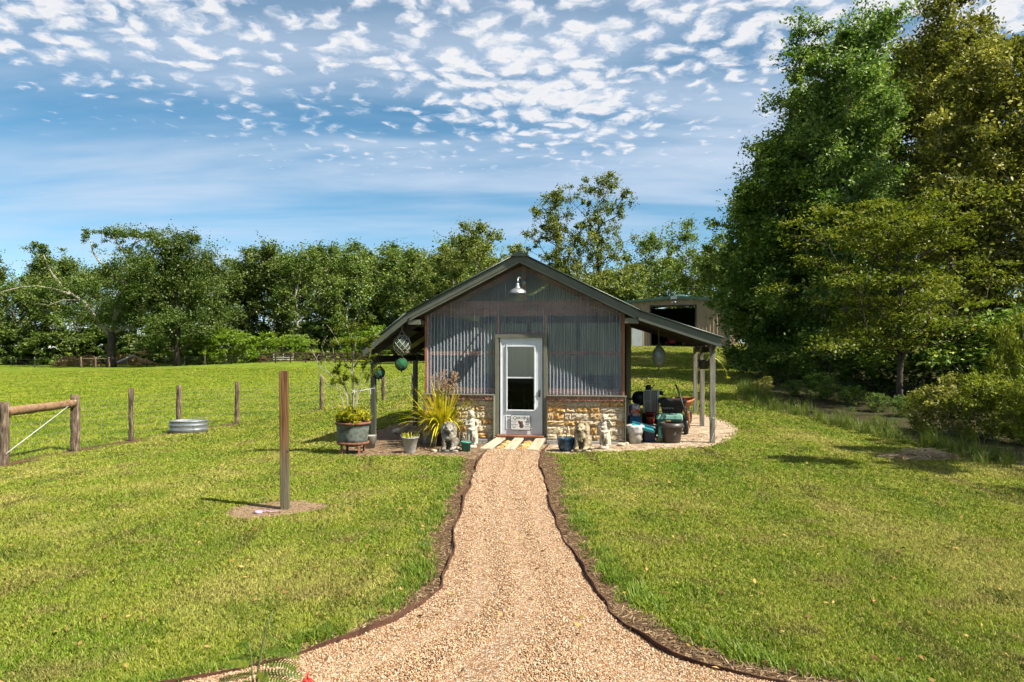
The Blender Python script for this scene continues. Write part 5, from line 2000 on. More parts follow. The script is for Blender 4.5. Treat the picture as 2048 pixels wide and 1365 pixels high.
# ------------------------------------------------------------------ the metal barn on the rise
def make_barn():
    D = 64.0
    rot = R(-21)
    cx = (1352 - 1024) / F * D
    t = thing('metal_barn', 'tan ribbed metal barn with green trim and open bay door', 'barn', (cx, D, 2.14), rot)
    M_TAN = mat('tan_steel', (0.36, 0.265, 0.175), (0.42, 0.315, 0.215), scale=0.6, rough=0.5, spec=0.3)
    M_GRN = mat('green_steel', (0.030, 0.085, 0.062), (0.045, 0.11, 0.08), scale=1, rough=0.45)
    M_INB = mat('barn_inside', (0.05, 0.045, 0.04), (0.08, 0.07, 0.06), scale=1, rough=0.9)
    hw, wh, rise, dep = 4.35, 4.10, 0.34, 12.0
    o0, o1, oh = -2.15, 1.62, 3.62          # bay opening
    # ribbed front wall in three stretches, each sheet one mesh
    def ribbed(u0, u1, w0, top, v, side=False):
        vs, fs = [], []
        u = u0
        pts = []
        step = 0.30
        k = 0
        while u < u1 - 1e-6:
            e = min(u + step, u1)
            pts += [(u, 0.0), (u, 0.045), (u + 0.05, 0.045), (u + 0.08, 0.0)]
            u = e
        pts.append((u1, 0.0))
        pts = [(min(a, u1), b) for a, b in pts]
        for (a, b) in pts:
            vs += [(a, v - b, w0), (a, v - b, top(a))]
        for i in range(len(pts) - 1):
            fs.append((2 * i, 2 * i + 2, 2 * i + 3, 2 * i + 1))
        return MB().add(vs, fs)
    top = lambda u: wh + rise * (1 - abs(u) / hw)
    ribbed(-hw, o0, 0, top, 0).build('front_wall', M_TAN, t)
    ribbed(o1, hw, 0, top, 0).build('front_wall', M_TAN, t)
    ribbed(o0, o1, oh, top, 0).build('front_wall', M_TAN, t)
    MB().box((hw + 0.0, dep / 2, wh / 2), (0.08, dep, wh)).build('side_wall', M_TAN, t)
    rb = MB().box((0, 0, 0), (0.05, 0.06, wh)).mesh('rib')
    for k in range(1, 30):
        link('rib', rb, M_TAN, t, (hw + 0.062, k * 0.4, wh / 2 - 0.003))
    MB().box((-hw, dep / 2, wh / 2), (0.08, dep, wh)).build('side_wall', M_TAN, t)
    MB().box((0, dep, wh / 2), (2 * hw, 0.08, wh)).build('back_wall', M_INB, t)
    MB().box((0, dep / 2, 0.02), (2 * hw - 0.1, dep, 0.04)).build('floor_slab', M_CONC, t)
    MB().box((-0.26, -0.9, 0.0), (4.6, 1.7, 0.06)).build('apron', M_CONC, t)
    for s in (-1, 1):
        mb = MB()
        vs = [(0, -0.25, wh + rise + 0.03), (s * (hw + 0.2), -0.25, wh + 0.02), (s * (hw + 0.2), dep + 0.2, wh + 0.02), (0, dep + 0.2, wh + rise + 0.03)]
        mb.add(vs + [(x, y, z + 0.05) for x, y, z in vs], [(0, 1, 2, 3), (7, 6, 5, 4), (0, 4, 5, 1), (1, 5, 6, 2), (2, 6, 7, 3), (3, 7, 4, 0)])
        mb.build('roof', M_GRN, t)
        MB().bar((0, -0.28, wh + rise - 0.04), (s * (hw + 0.2), -0.28, wh - 0.05), 0.05, 0.22).build('rake_trim', M_GRN, t)
        MB().box((s * (hw + 0.06), -0.05, wh / 2), (0.16, 0.16, wh)).build('corner_trim', M_GRN, t)
    v = MB().box((0.25, 1.6, wh + rise + 0.12), (0.9, 3.2, 0.22), taper=0.7).build('ridge_vent', M_GRN, t)
    MB().box((0.25, 6.6, wh + rise + 0.1), (0.8, 3.2, 0.18), taper=0.7).build('ridge_vent', M_GRN, t)
    # trim round the bay, rolled door above it
    for u in (o0 - 0.05, o1 + 0.05):
        MB().box((u, -0.055, oh / 2), (0.12, 0.06, oh)).build('bay_trim', mat('dark_bronze', (0.05, 0.035, 0.025)), t)
    MB().box(((o0 + o1) / 2, -0.055, oh + 0.05), (o1 - o0 + 0.22, 0.06, 0.12)).build('bay_trim', MATS['dark_bronze'], t)
    # walk-in door
    d = MB().box((-3.35, -0.06, 1.07), (0.95, 0.05, 2.12)).build('door', M_WHITE, t, bevel=0.01)
    for (u, w, a, b) in ((-3.86, 1.09, 0.07, 2.18), (-2.84, 1.09, 0.07, 2.18), (-3.35, 2.185, 1.09, 0.07)):
        MB().box((u, -0.058, w), (a, 0.06, b)).build('frame', M_TAN, d)
    MB().ell((-2.98, -0.11, 1.05), (0.035, 0.035, 0.035), 8).build('knob', M_GALV, d, True)
    # flood light under the gable and address plate
    l = MB().box((-0.15, -0.10, wh - 0.06), (0.16, 0.1, 0.1)).build('flood_light', M_WHITE, t, bevel=0.02)
    for s in (-1, 1):
        MB().ell((-0.15 + s * 0.13, -0.2, wh - 0.14), (0.09, 0.11, 0.09), 10).build('lamp_head', M_WHITE, l, True)
    MB().box((-0.15, -0.32, wh + rise - 0.08), (0.55, 0.03, 0.28)).build('plate', M_GALV, t)
    # things standing in the bay
    c = thing('shop_bench', 'pale workbench standing deep in the open bay of the metal barn', 'bench', t.matrix_basis @ Vector((1.0, 3.0, 0.04)), rot)
    MB().box((0, 0, 0.9), (1.7, 0.6, 0.06)).build('bench_top', M_PLANK, c)
    MB().box((0, 0, 0.35), (1.7, 0.6, 0.04)).build('shelf', M_PLANK, c)
    lm = MB().box((0, 0, 0.43), (0.08, 0.08, 0.86)).mesh('leg')
    for sx in (-0.8, 0.8):
        for sy in (-0.25, 0.25):
            link('leg', lm, M_PLANK, c, (sx, sy, 0))
    MR = mat('red_paint', (0.35, 0.03, 0.02), (0.25, 0.02, 0.015), rough=0.5)
    c = thing('garden_tractor', 'small red garden tractor parked in the shade of the barn bay', 'tractor', t.matrix_basis @ Vector((-0.8, 2.4, 0.04)), rot + 0.4)
    MB().box((0, -0.35, 0.55), (0.55, 0.7, 0.4)).build('hood', MR, c, bevel=0.08, seg=3)
    MB().box((0, 0.45, 0.45), (0.75, 0.7, 0.25)).build('body', MR, c, bevel=0.05)
    MB().box((0, 0.5, 0.72), (0.45, 0.45, 0.12)).build('seat', M_BLACK, c, bevel=0.04)
    MB().box((0, 0.72, 0.95), (0.45, 0.1, 0.4)).build('seat_back', M_BLACK, c, bevel=0.04)
    MB().tube([(0, 0.0, 0.7), (0, 0.15, 1.0)], 0.02, 8).build('steering_column', M_BLACK, c)
    MB().lathe([(0.17, 0.0), (0.19, 0.015), (0.17, 0.03), (0.155, 0.015), (0.17, 0.0)], 20, (0, 0.16, 1.0)).build('steering_wheel', M_BLACK, c, True)
    for (x, y, r) in ((-0.42, 0.5, 0.3), (0.42, 0.5, 0.3), (-0.38, -0.45, 0.2), (0.38, -0.45, 0.2)):
        wl = MB().lathe([(r * 0.55, -0.08), (r * 0.95, -0.08), (r, -0.05), (r, 0.05), (r * 0.95, 0.08), (r * 0.55, 0.08)], 20).build('wheel', M_BLACK, c, True, (x, y, r), (0, R(90), 0))


make_barn()
# ------------------------------------------------------------------ fences, posts and the stock tank
M_CEDAR = mat('cedar_post', (0.035, 0.022, 0.014), (0.15, 0.10, 0.065), (0.33, 0.26, 0.19), scale=9, stretch=(3, 3, 0.4), rough=0.95, bump=0.8, bscale=22)
M_CEDAR2 = mat('peeled_cedar', (0.12, 0.07, 0.04), (0.32, 0.18, 0.085), (0.27, 0.21, 0.155), scale=5, stretch=(0.4, 3, 3), rough=0.9, bump=0.7)
M_WIRE = mat('fence_wire', (0.20, 0.19, 0.17), (0.28, 0.26, 0.23), rough=0.6, metal=0.5)
M_CABLE = mat('white_cable', (0.58, 0.58, 0.56), (0.66, 0.66, 0.64), rough=0.6)


def log(a, b, r, rng, n=12, seg=9, flare=1.0):
    """a rough round timber from a to b"""
    a, b = Vector(a), Vector(b)
    mb = MB()
    pts = [a.lerp(b, k / (seg - 1)) + Vector((rng.normal(0, 0.08 * r), rng.normal(0, 0.08 * r), 0)) for k in range(seg)]
    rad = [r * (1 + rng.normal(0, 0.05)) * (flare if k == 0 else 1) for k in range(seg)]
    mb.tube(pts, rad, n)
    ph = rng.uniform(0, 6, 3)
    d = (b - a).normalized()
    out = []
    for i, p in enumerate(mb.v):
        k = i // n
        c = pts[min(k, seg - 1)]
        o = Vector(p) - c
        t = (i % n) * 6.283 / n
        o *= 1 + 0.07 * math.sin(3 * t + ph[0]) + 0.05 * math.sin(5 * t + ph[1]) + rng.normal(0, 0.02)
        out.append(tuple(c + o))
    mb.v = out
    return mb


def make_pasture_fence():
    rng = np.random.default_rng(301)
    f = thing('wire_fence', 'wire pasture fence on rough cedar posts with a braced corner on the left', 'fence', (0, 0, 0))
    tops = []
    for (px, pb, pt, wd), p in zip(POSTS_PX, POST_W):
        d = p.y
        hgt = (pb - pt) / F * d
        r = wd / F * d / 2
        log((p.x, p.y, p.z - 0.1), (p.x + rng.normal(0, 0.015), p.y, p.z + hgt), r, rng).build('post', M_CEDAR, f, True)
        tops.append((p, hgt, r))
    a, b = tops[0], tops[1]
    log((a[0].x + a[2], a[0].y, a[0].z + a[1] - 0.17), (b[0].x, b[0].y - 0.02, b[0].z + b[1] - 0.19), 0.085, rng, seg=10).build('top_rail', M_CEDAR2, f, True)
    c0 = Vector((a[0].x + a[2] * 0.9, a[0].y - 0.08, a[0].z + 0.22))
    c1 = Vector((b[0].x + 0.08, b[0].y - 0.10, b[0].z + b[1] - 0.12))
    cb = MB()
    for k in range(2):
        off = Vector((0.012 * k, 0.01 * k, 0.02 * k))
        cb.tube([c0 + off, c0.lerp(c1, 0.5) + off * 0.3, c1 - off * 0.3], 0.007, 6)
    cb.build('brace_wire', M_CABLE, f, True)
    # woven wire between the posts
    for i in range(len(tops) - 1):
        (p, h1, r1), (q, h2, r2) = tops[i], tops[i + 1]
        mb = MB()
        hh = min(h1, h2) * 0.86
        for k in range(8):
            z = hh * (0.06 + 0.94 * k / 7)
            mb.tube([(p.x, p.y, p.z + z), ((p.x + q.x) / 2, (p.y + q.y) / 2, (p.z + q.z) / 2 + z - 0.01), (q.x, q.y, q.z + z)], 0.0028, 4, cap=False)
        n = int((q - p).length / 0.16)
        for k in range(1, n):
            s = p.lerp(q, k / n)
            mb.tube([(s.x, s.y, s.z + hh * 0.06), (s.x, s.y, s.z + hh)], 0.0022, 4, cap=False)
        mb.build('woven_wire', M_WIRE, f)


make_pasture_fence()


def make_tank():
    g = G(368, 869)
    t = thing('stock_tank', 'oval galvanised stock tank standing behind the wire fence', 'tank', (g.x, g.y + 0.3, T(g.x, g.y + 0.3)), 0.3)
    sx, sy = 0.50, 0.36
    prof = [(1.0, 0.0), (1.0, 0.08), (1.025, 0.10), (1.025, 0.12), (1.0, 0.14), (1.0, 0.21), (1.025, 0.23), (1.025, 0.25), (1.0, 0.27), (1.0, 0.335), (1.03, 0.35), (1.03, 0.365), (0.97, 0.37), (0.97, 0.25)]
    MB().lathe(prof, 40, sx=sx, sy=sy).build('tank_wall', M_GALV, t, True)
    MB().lathe([(0.0, 0.26), (0.965, 0.26)], 40, sx=sx, sy=sy).build('water', mat('tank_water', (0.03, 0.04, 0.035), rough=0.08, spec=0.8), t)


make_tank()


def post_mat():
    """brown treated timber, bleached and algae-grey over its lower part"""
    m, nt, out = newmat('treated_timber')
    L = nt.links.new
    tc = nt.nodes.new('ShaderNodeTexCoord')
    mp = nt.nodes.new('ShaderNodeMapping')
    mp.inputs['Scale'].default_value = (7, 7, 0.35)
    L(tc.outputs['Object'], mp.inputs[0])
    no = N(nt, 'ShaderNodeTexNoise', ins={'Scale': 6.0, 'Detail': 6.0, 'Roughness': 0.65})
    L(mp.outputs[0], no.inputs['Vector'])
    a = ramp(nt, no.outputs[0], [(0.32, (0.040, 0.019, 0.007)), (0.5, (0.10, 0.052, 0.020)), (0.68, (0.175, 0.098, 0.042))])
    b = ramp(nt, no.outputs[0], [(0.32, (0.040, 0.037, 0.021)), (0.5, (0.085, 0.074, 0.046)), (0.68, (0.16, 0.14, 0.095))])
    sp = nt.nodes.new('ShaderNodeSeparateXYZ')
    L(tc.outputs['Object'], sp.inputs[0])
    f = mathn(nt, 'ADD', sp.outputs[2], mathn(nt, 'MULTIPLY', mathn(nt, 'SUBTRACT', no.outputs[0], 0.5), 1.3))
    mx = N(nt, 'ShaderNodeMix', data_type='RGBA')
    L(ramp(nt, f, [(0.45, 0.0), (1.0, 1.0)]), mx.inputs[0])
    L(b, mx.inputs[6])
    L(a, mx.inputs[7])
    bs = N(nt, 'ShaderNodeBsdfPrincipled', ins={'Roughness': 0.88, 'Specular IOR Level': 0.2})
    L(mx.outputs[2], bs.inputs['Base Color'])
    bp = N(nt, 'ShaderNodeBump', ins={'Strength': 0.4, 'Distance': 0.01})
    L(no.outputs[0], bp.inputs['Height'])
    L(bp.outputs[0], bs.inputs['Normal'])
    L(bs.outputs[0], out.inputs[0])
    return m


def make_timber_post():
    g = G(570, 1020)
    t = thing('timber_post', 'square brown timber post standing alone in a ring of mulch', 'post', g, R(8))
    h = (1020 - 742) / F * g.y
    MB().box((0, 0, h / 2 - 0.05), (0.1025, 0.1025, h + 0.1)).build('shaft', post_mat(), t, bevel=0.006)
    k = MB().ell((0.045, -0.052, 0.74), (0.012, 0.003, 0.014), 8)
    k.build('knot', mat('dark_knot', (0.05, 0.03, 0.02)), t)
    t.rotation_euler = (0, R(-0.5), R(8))
    # dropped roll of tape
    g2 = G(517, 1029)
    t2 = thing('marking_tape', 'small pink roll of marking tape lying on the mulch ring', 'tape', (g2.x, g2.y, g2.z + 0.012))
    M_PINK = mat('pink_tape', (0.55, 0.30, 0.50), (0.68, 0.48, 0.64), rough=0.5)
    MB().lathe([(0.018, 0.0), (0.045, 0.0), (0.048, 0.014), (0.045, 0.03), (0.018, 0.03), (0.018, 0.0)], 20).build('roll', M_PINK, t2, True)
    mb = MB()
    for k in range(9):
        a, b = k / 9, (k + 1) / 9
        mb.bar((0.04 + 0.22 * a, 0.03 + 0.02 * math.sin(a * 9), 0.02), (0.04 + 0.22 * b, 0.03 + 0.02 * math.sin(b * 9), 0.02 + 0.004 * (k % 2)), 0.025, 0.002)
    mb.build('loose_end', M_PINK, t2)


make_timber_post()


def make_far_fences():
    # brown plank fence across the back of the pasture
    M_BRN = mat('brown_plank', (0.075, 0.042, 0.022), (0.13, 0.075, 0.042), scale=3, rough=0.9)
    f = thing('plank_fence', 'long brown four-rail plank fence across the back of the pasture', 'fence', (0, 0, 0))
    d0, d1 = 95.0, 90.0
    px0, px1 = 521.0, 1002.0
    n = 17
    P = []
    for i in range(n):
        t = i / (n - 1)
        d = d0 + (d1 - d0) * t
        x = (px0 + (px1 - px0) * t - 1024) / F * d
        P.append(Vector((x, d, T(x, d))))
    pm = MB().box((0, 0, 0.66), (0.16, 0.16, 1.36)).mesh('post')
    for p in P:
        link('post', pm, M_BRN, f, p)
    for a, b in zip(P[:-1], P[1:]):
        for z in (0.22, 0.56, 0.90, 1.22):
            MB().bar((a.x, a.y - 0.1, a.z + z), (b.x, b.y - 0.1, b.z + z), 0.04, 0.14).build('rail', M_BRN, f)
    # white field gate behind the plank fence
    M_W = mat('white_tube', (0.62, 0.64, 0.64), (0.7, 0.71, 0.71), rough=0.5)
    x = (567 - 1024) / F * 99
    g = thing('field_gate', 'white tube field gate showing behind the plank fence', 'gate', (x, 99, T(x, 99)))
    for z in (0.35, 0.62, 0.9, 1.18):
        MB().tube([(-1.3, 0, z), (1.3, 0, z)], 0.03, 6).build('bar', M_W, g)
    for u in (-1.3, 0, 1.3):
        MB().tube([(u, 0, 0.33), (u, 0, 1.2)], 0.03, 6).build('upright', M_W, g)
    # wire fence with the short braced corner on the left
    f = thing('far_wire_fence', 'low wire fence with T-posts and a braced timber corner under the pasture trees', 'fence', (0, 0, 0))
    rng = np.random.default_rng(311)
    dd = 101.0
    TP = []
    for (px, k) in ((162, 0), (191, 0), (218, 0)):
        x = (px - 1024) / F * dd
        z = T(x, dd)
        log((x, dd, z - 0.1), (x, dd, z + 1.42), 0.15, rng, 8, 5).build('timber_post', M_CEDAR, f, True)
        TP.append((x, z))
    log((TP[0][0], dd, TP[0][1] + 1.2), (TP[2][0], dd, TP[2][1] + 1.2), 0.10, rng, 8, 6).build('brace_rail', M_CEDAR, f, True)
    M_TP = mat('green_tpost', (0.03, 0.05, 0.035), rough=0.6)
    M_TW = mat('white_tip', (0.6, 0.6, 0.57), rough=0.6)
    xs = []
    for px in (22, 69, 116, 254, 294, 332, 369, 410, 451, 495):
        x = (px - 1024) / F * dd
        z = T(x, dd)
        xs.append(x)
        big = px in (294, 410)
        p = MB().box((x, dd, z + 0.62), (0.14 if big else 0.05, 0.12 if big else 0.05, 1.34)).build('fence_post' if big else 't_post', M_BARKD if big else M_TP, f)
        if not big:
            MB().box((x, dd, z + 1.37), (0.055, 0.055, 0.16)).build('white_tip', M_TW, f)
    for z in (0.4, 0.8, 1.15):
        mb = MB()
        allx = sorted(xs + [a for a, b in TP])
        mb.tube([(x, dd + 0.03, T(x, dd) + z) for x in allx], 0.006, 4)
        mb.build('wire', M_WIRE, f)


make_far_fences()


def make_brush():
    rng = np.random.default_rng(321)
    for (px, w, hh, n, lab) in ((142, 2.6, 1.5, 1500, 'brown brush pile left of the pale-limbed tree'), (176, 2.2, 1.6, 1100, 'brown brush pile right behind the first pile'), (250, 2.4, 1.7, 1000, 'brush pile beside the pale-limbed tree trunk')):
        d = 112
        x = (px - 1024) / F * d
        t = thing('brush_pile', lab, 'brush pile', (x, d, T(x, d)))
        r = np.sqrt(rng.uniform(size=n))
        a = rng.uniform(0, 6.28, n)
        C = np.stack([r * np.cos(a) * w, r * np.sin(a) * w * 0.6, (1 - r ** 2) * hh * rng.uniform(0.3, 1.05, n) + 0.05], -1)
        V, Q = leaf_quads(C, 0.4, rng, 0.4)
        cm = npmesh('dead_leaves', V, Q)
        cm.materials.append(LF_BROWN)
        link('dead_leaves', cm, None, t)
        mb = MB()
        for k in range(26):
            a = rng.uniform(0, 6.28)
            p = Vector((rng.normal(0, w * 0.4), rng.normal(0, w * 0.25), rng.uniform(0.2, hh * 0.8)))
            l = rng.uniform(0.5, 1.3)
            q = p + Vector((math.cos(a) * l, math.sin(a) * l * 0.5, rng.normal(0.15, 0.25)))
            q.z = max(q.z, 0.05)
            mb.tube([p, q], [0.05, 0.02], 5)
        mb.build('branches', M_BARKP, t)
    d = 110
    x = (288 - 1024) / F * d
    t = thing('fallen_tree', 'fallen split tree with raw orange wood beside the brush pile', 'log', (x, d, T(x, d)))
    M_RAW = mat('raw_wood', (0.50, 0.24, 0.10), (0.64, 0.40, 0.22), scale=2, rough=0.9)
    for i, (a, b, r) in enumerate([((-1.6, 0, 1.5), (2.1, 0, 0.2), 0.13), ((-1.2, 0.2, 1.9), (0.4, 0.1, 2.2), 0.12), ((-0.9, -0.1, 1.1), (1.2, -0.2, 0.35), 0.14), ((-0.6, 0.1, 1.9), (0.6, 0.2, 1.7), 0.10), ((-0.9, 0.3, 0.7), (0.7, 0.3, 0.3), 0.14)]):
        log(a, b, r, rng, 8, 5).build('split_limb', M_RAW, t, True)
    log((-4.6, 0.3, 0.25), (-1.4, 0.1, 1.6), 0.2, rng, 8, 6).build('fallen_trunk', M_BARKP, t, True)


make_brush()


# ------------------------------------------------------------------ plants in pots
def ribbon_leaf(mb, base, direc, length, width, droop, rng, seg=7, fold=0.25):
    """a strap leaf that rises and arches over"""
    p = Vector(base)
    d = Vector(direc).normalized()
    s = d.cross(Vector((0, 0, 1)))
    if s.length < 1e-3:
        s = Vector((1, 0, 0))
    s.normalize()
    vs, fs = [], []
    for k in range(seg + 1):
        t = k / seg
        w = width * (0.55 + 0.9 * t if t < 0.35 else 0.87 * (1.0 - ((t - 0.35) / 0.65) ** 1.7)) / 2 + 0.0006
        n = s.cross(d)
        vs += [p - s * w + n * w * fold, p - n * 0.0, p + s * w + n * w * fold]
        p = p + d * (length / seg)
        d = (d + Vector((0, 0, -droop / seg))).normalized()
    for k in range(seg):
        fs += [(3 * k, 3 * k + 1, 3 * k + 4, 3 * k + 3), (3 * k + 1, 3 * k + 2, 3 * k + 5, 3 * k + 4)]
    mb.add(vs, fs)


LF_STRAP = leafmat('strap_leaf', [(0.14, 0.15, 0.012), (0.46, 0.44, 0.025), (0.74, 0.62, 0.035), (0.72, 0.36, 0.08)], trans=0.25, scale=3.0)
LF_GOLD = leafmat('golden_leaf', [(0.16, 0.19, 0.014), (0.38, 0.40, 0.025), (0.62, 0.58, 0.045), (0.62, 0.44, 0.07)], trans=0.3, scale=4.0)
LF_PLUME = leafmat('plume_twig', [(0.40, 0.22, 0.14), (0.55, 0.36, 0.20), (0.52, 0.38, 0.34)], trans=0.2, scale=4.0)
M_SOILP = mat('potting_soil', (0.05, 0.035, 0.022), (0.09, 0.065, 0.04), scale=20, rough=1, bump=0.6)
M_RUSTB = mat('rusty_iron', (0.13, 0.045, 0.022), (0.26, 0.10, 0.05), (0.08, 0.04, 0.03), scale=8, rough=0.9, bump=0.4)


def make_cauldron():
    g = G(706, 907)
    t = thing('cauldron_planter', 'large verdigris metal kettle on a rusty stand beside the left roof post', 'planter', g)
    M_VERD = mat('verdigris', (0.075, 0.085, 0.07), (0.20, 0.23, 0.20), (0.06, 0.05, 0.035), scale=4, rough=0.8, bump=0.3, metal=0.2)
    k = MB().lathe([(0.0, 0.20), (0.22, 0.20), (0.275, 0.23), (0.29, 0.30), (0.315, 0.50), (0.325, 0.585), (0.345, 0.592), (0.348, 0.612), (0.335, 0.62), (0.30, 0.61), (0.30, 0.55)], 32)
    k.build('kettle', M_VERD, t, True)
    MB().lathe([(0.318, 0.578), (0.352, 0.586), (0.356, 0.612), (0.345, 0.626), (0.315, 0.622)], 32).build('rusted_rim', M_RUSTB, t, True)
    MB().lathe([(0.0, 0.57), (0.31, 0.57)], 24).build('soil', M_SOILP, t)
    MB().lathe([(0.27, 0.19), (0.315, 0.19), (0.32, 0.235), (0.295, 0.24), (0.27, 0.19)], 28).build('stand_ring', M_RUSTB, t, True)
    for a in (235, 305, 125, 55):
        x, y = 0.285 * math.cos(R(a)), 0.285 * math.sin(R(a))
        MB().box((x * 1.03, y * 1.03, 0.11), (0.045, 0.02, 0.24), rz=R(a + 90)).build('stand_leg', M_RUSTB, t)
    # golden leafy plant filling the kettle
    rng = np.random.default_rng(331)
    p = thing('croton_plant', 'bushy yellow-green plant filling the verdigris kettle', 'plant', (g.x, g.y, g.z + 0.56))
    mb = MB()
    tips = []
    for i in range(44):
        a = rng.uniform(0, 6.28)
        r = 0.28 * math.sqrt(rng.uniform())
        x, y = r * math.cos(a), r * math.sin(a)
        h = rng.uniform(0.22, 0.50) * (1.1 - 0.6 * r / 0.28)
        q = (x * 1.25, y * 1.25, h)
        mb.tube([(x * 0.6, y * 0.6, 0), q], [0.006, 0.003], 5)
        tips.append(q)
    mb.build('stem', M_BARK, p)
    lv = MB()
    for q in tips:
        for k in range(20):
            a = rng.uniform(0, 6.28)
            ribbon_leaf(lv, (q[0], q[1], q[2] * rng.uniform(0.3, 1.0)), (math.cos(a), math.sin(a), rng.uniform(0.1, 1.3)), rng.uniform(0.08, 0.16), 0.034, 1.0, rng, 3)
    lv.build('foliage', LF_GOLD, p)
    # tall thin shrub rising from the kettle
    s = thing('thin_shrub', 'tall thin shrub with bare pale stems rising from the verdigris kettle', 'shrub', (g.x, g.y, g.z + 0.56))
    st = MB()
    tips = []
    m = g.y / F
    # main stems, offsets in pixels from the kettle's centre (706, 848)
    stems = [[(694, 848), (685, 800), (662, 750), (640, 735), (630, 715), (621, 695)], [(700, 848), (693, 790), (690, 772), (676, 750), (665, 720), (662, 695)], [(706, 848), (704, 790), (703, 740), (705, 700), (700, 665), (690, 648)],
             [(708, 848), (712, 800), (716, 770), (726, 740), (738, 720), (742, 700)], [(704, 848), (698, 795), (682, 765), (668, 740), (652, 725)], [(706, 848), (707, 780), (706, 720), (710, 690), (716, 665)],
             [(710, 848), (714, 790), (730, 762), (742, 750)], [(703, 745), (690, 715), (680, 690), (668, 668)], [(705, 735), (722, 705), (735, 692), (748, 682)], [(665, 752), (650, 735), (648, 712), (640, 690)], [(693, 790), (680, 770), (660, 772), (645, 752)]]
    for i, pts in enumerate(stems):
        dy = rng.normal(0, 0.12)
        P = [((x - 706) * m, dy * k / len(pts), (848 - y) * m) for k, (x, y) in enumerate(pts)]
        st.tube(P, [0.011 * (1 - 0.75 * k / len(P)) if i < 7 else 0.006 * (1 - 0.6 * k / len(P)) for k in range(len(P))], 6)
        for k in range(2, len(P)):
            for _ in range(3):
                a = rng.uniform(0, 6.28)
                q = Vector(P[k]) + Vector((0.16 * math.cos(a), 0.10 * math.sin(a), rng.uniform(0.08, 0.24)))
                st.tube([P[k], Vector(P[k]).lerp(q, 0.5) + Vector((0, 0, 0.02)), q], [0.004, 0.003, 0.0015], 4)
                tips.append((q, P[k]))
    st.build('stem', mat('pale_stem', (0.30, 0.27, 0.20), (0.44, 0.40, 0.31), scale=8, rough=0.9), s)
    lv = MB()
    for q, b in tips:
        hi = q.z > 0.62 and q.x > -0.42
        for k in range(rng.integers(16, 26) if hi else rng.integers(1, 6)):
            a = rng.uniform(0, 6.28)
            p0 = Vector(b).lerp(q, rng.uniform(0.2, 1.0))
            ribbon_leaf(lv, p0, (math.cos(a), math.sin(a), rng.uniform(0.2, 1.2)), rng.uniform(0.07, 0.13), 0.030, 0.9, rng, 3)
    lv.build('foliage', LF_LIME, s)
    # white ribbon that ties the shrub to the post
    pp = S(-3.30, -0.06, 0)
    tie = MB()
    za = H - (788 - HZ) / F * g.y
    A = Vector((g.x + 0.02, g.y, za + 0.05))
    B = Vector((pp.x - 0.06, pp.y - 0.06, za + 0.02))
    C = Vector((pp.x + 0.06, pp.y - 0.07, za + 0.035))
    tie.tube([A, A.lerp(B, 0.5) - Vector((0, 0, 0.01)), B, C], 0.008, 6)
    tie.tube([B + Vector((0.03, -0.01, 0)), B + Vector((0.035, -0.012, -0.13))], [0.008, 0.004], 6)
    for k in range(5):
        a = k * 1.26
        tie.tube([A, A + Vector((0.05 * math.cos(a), -0.02, 0.05 * math.sin(a)))], [0.010, 0.005], 5)
    tag(tie.build('tie_ribbon', mat('white_ribbon', (0.66, 0.60, 0.68), (0.72, 0.68, 0.72), rough=0.6)), 'white and lilac ribbon tying the thin shrub to the roof post', 'ribbon')
    # two grey buckets behind the stand
    for (px, py, w, lab, c) in ((735, 901, 0.13, 'pale grey bucket standing half behind the kettle stand', (0.36, 0.34, 0.30)), (707, 897, 0.15, 'dark low tub under the kettle stand', (0.07, 0.06, 0.05))):
        gg = G(px, py)
        o = MB().lathe([(0.0, 0.0), (w * 0.75, 0.0), (w, 0.26 if w < 0.14 else 0.14), (w * 1.06, 0.27 if w < 0.14 else 0.15), (w * 0.9, 0.25 if w < 0.14 else 0.13), (0, 0.22 if w < 0.14 else 0.12)], 20).build('bucket' if w < 0.14 else 'low_tub', mat('tub' + str(px), c, tuple(x * 0.75 for x in c), rough=0.8), None, True, gg + Vector((0, 0.25, 0.005)))
        tag(o, lab, 'bucket' if w < 0.14 else 'tub')


make_cauldron()


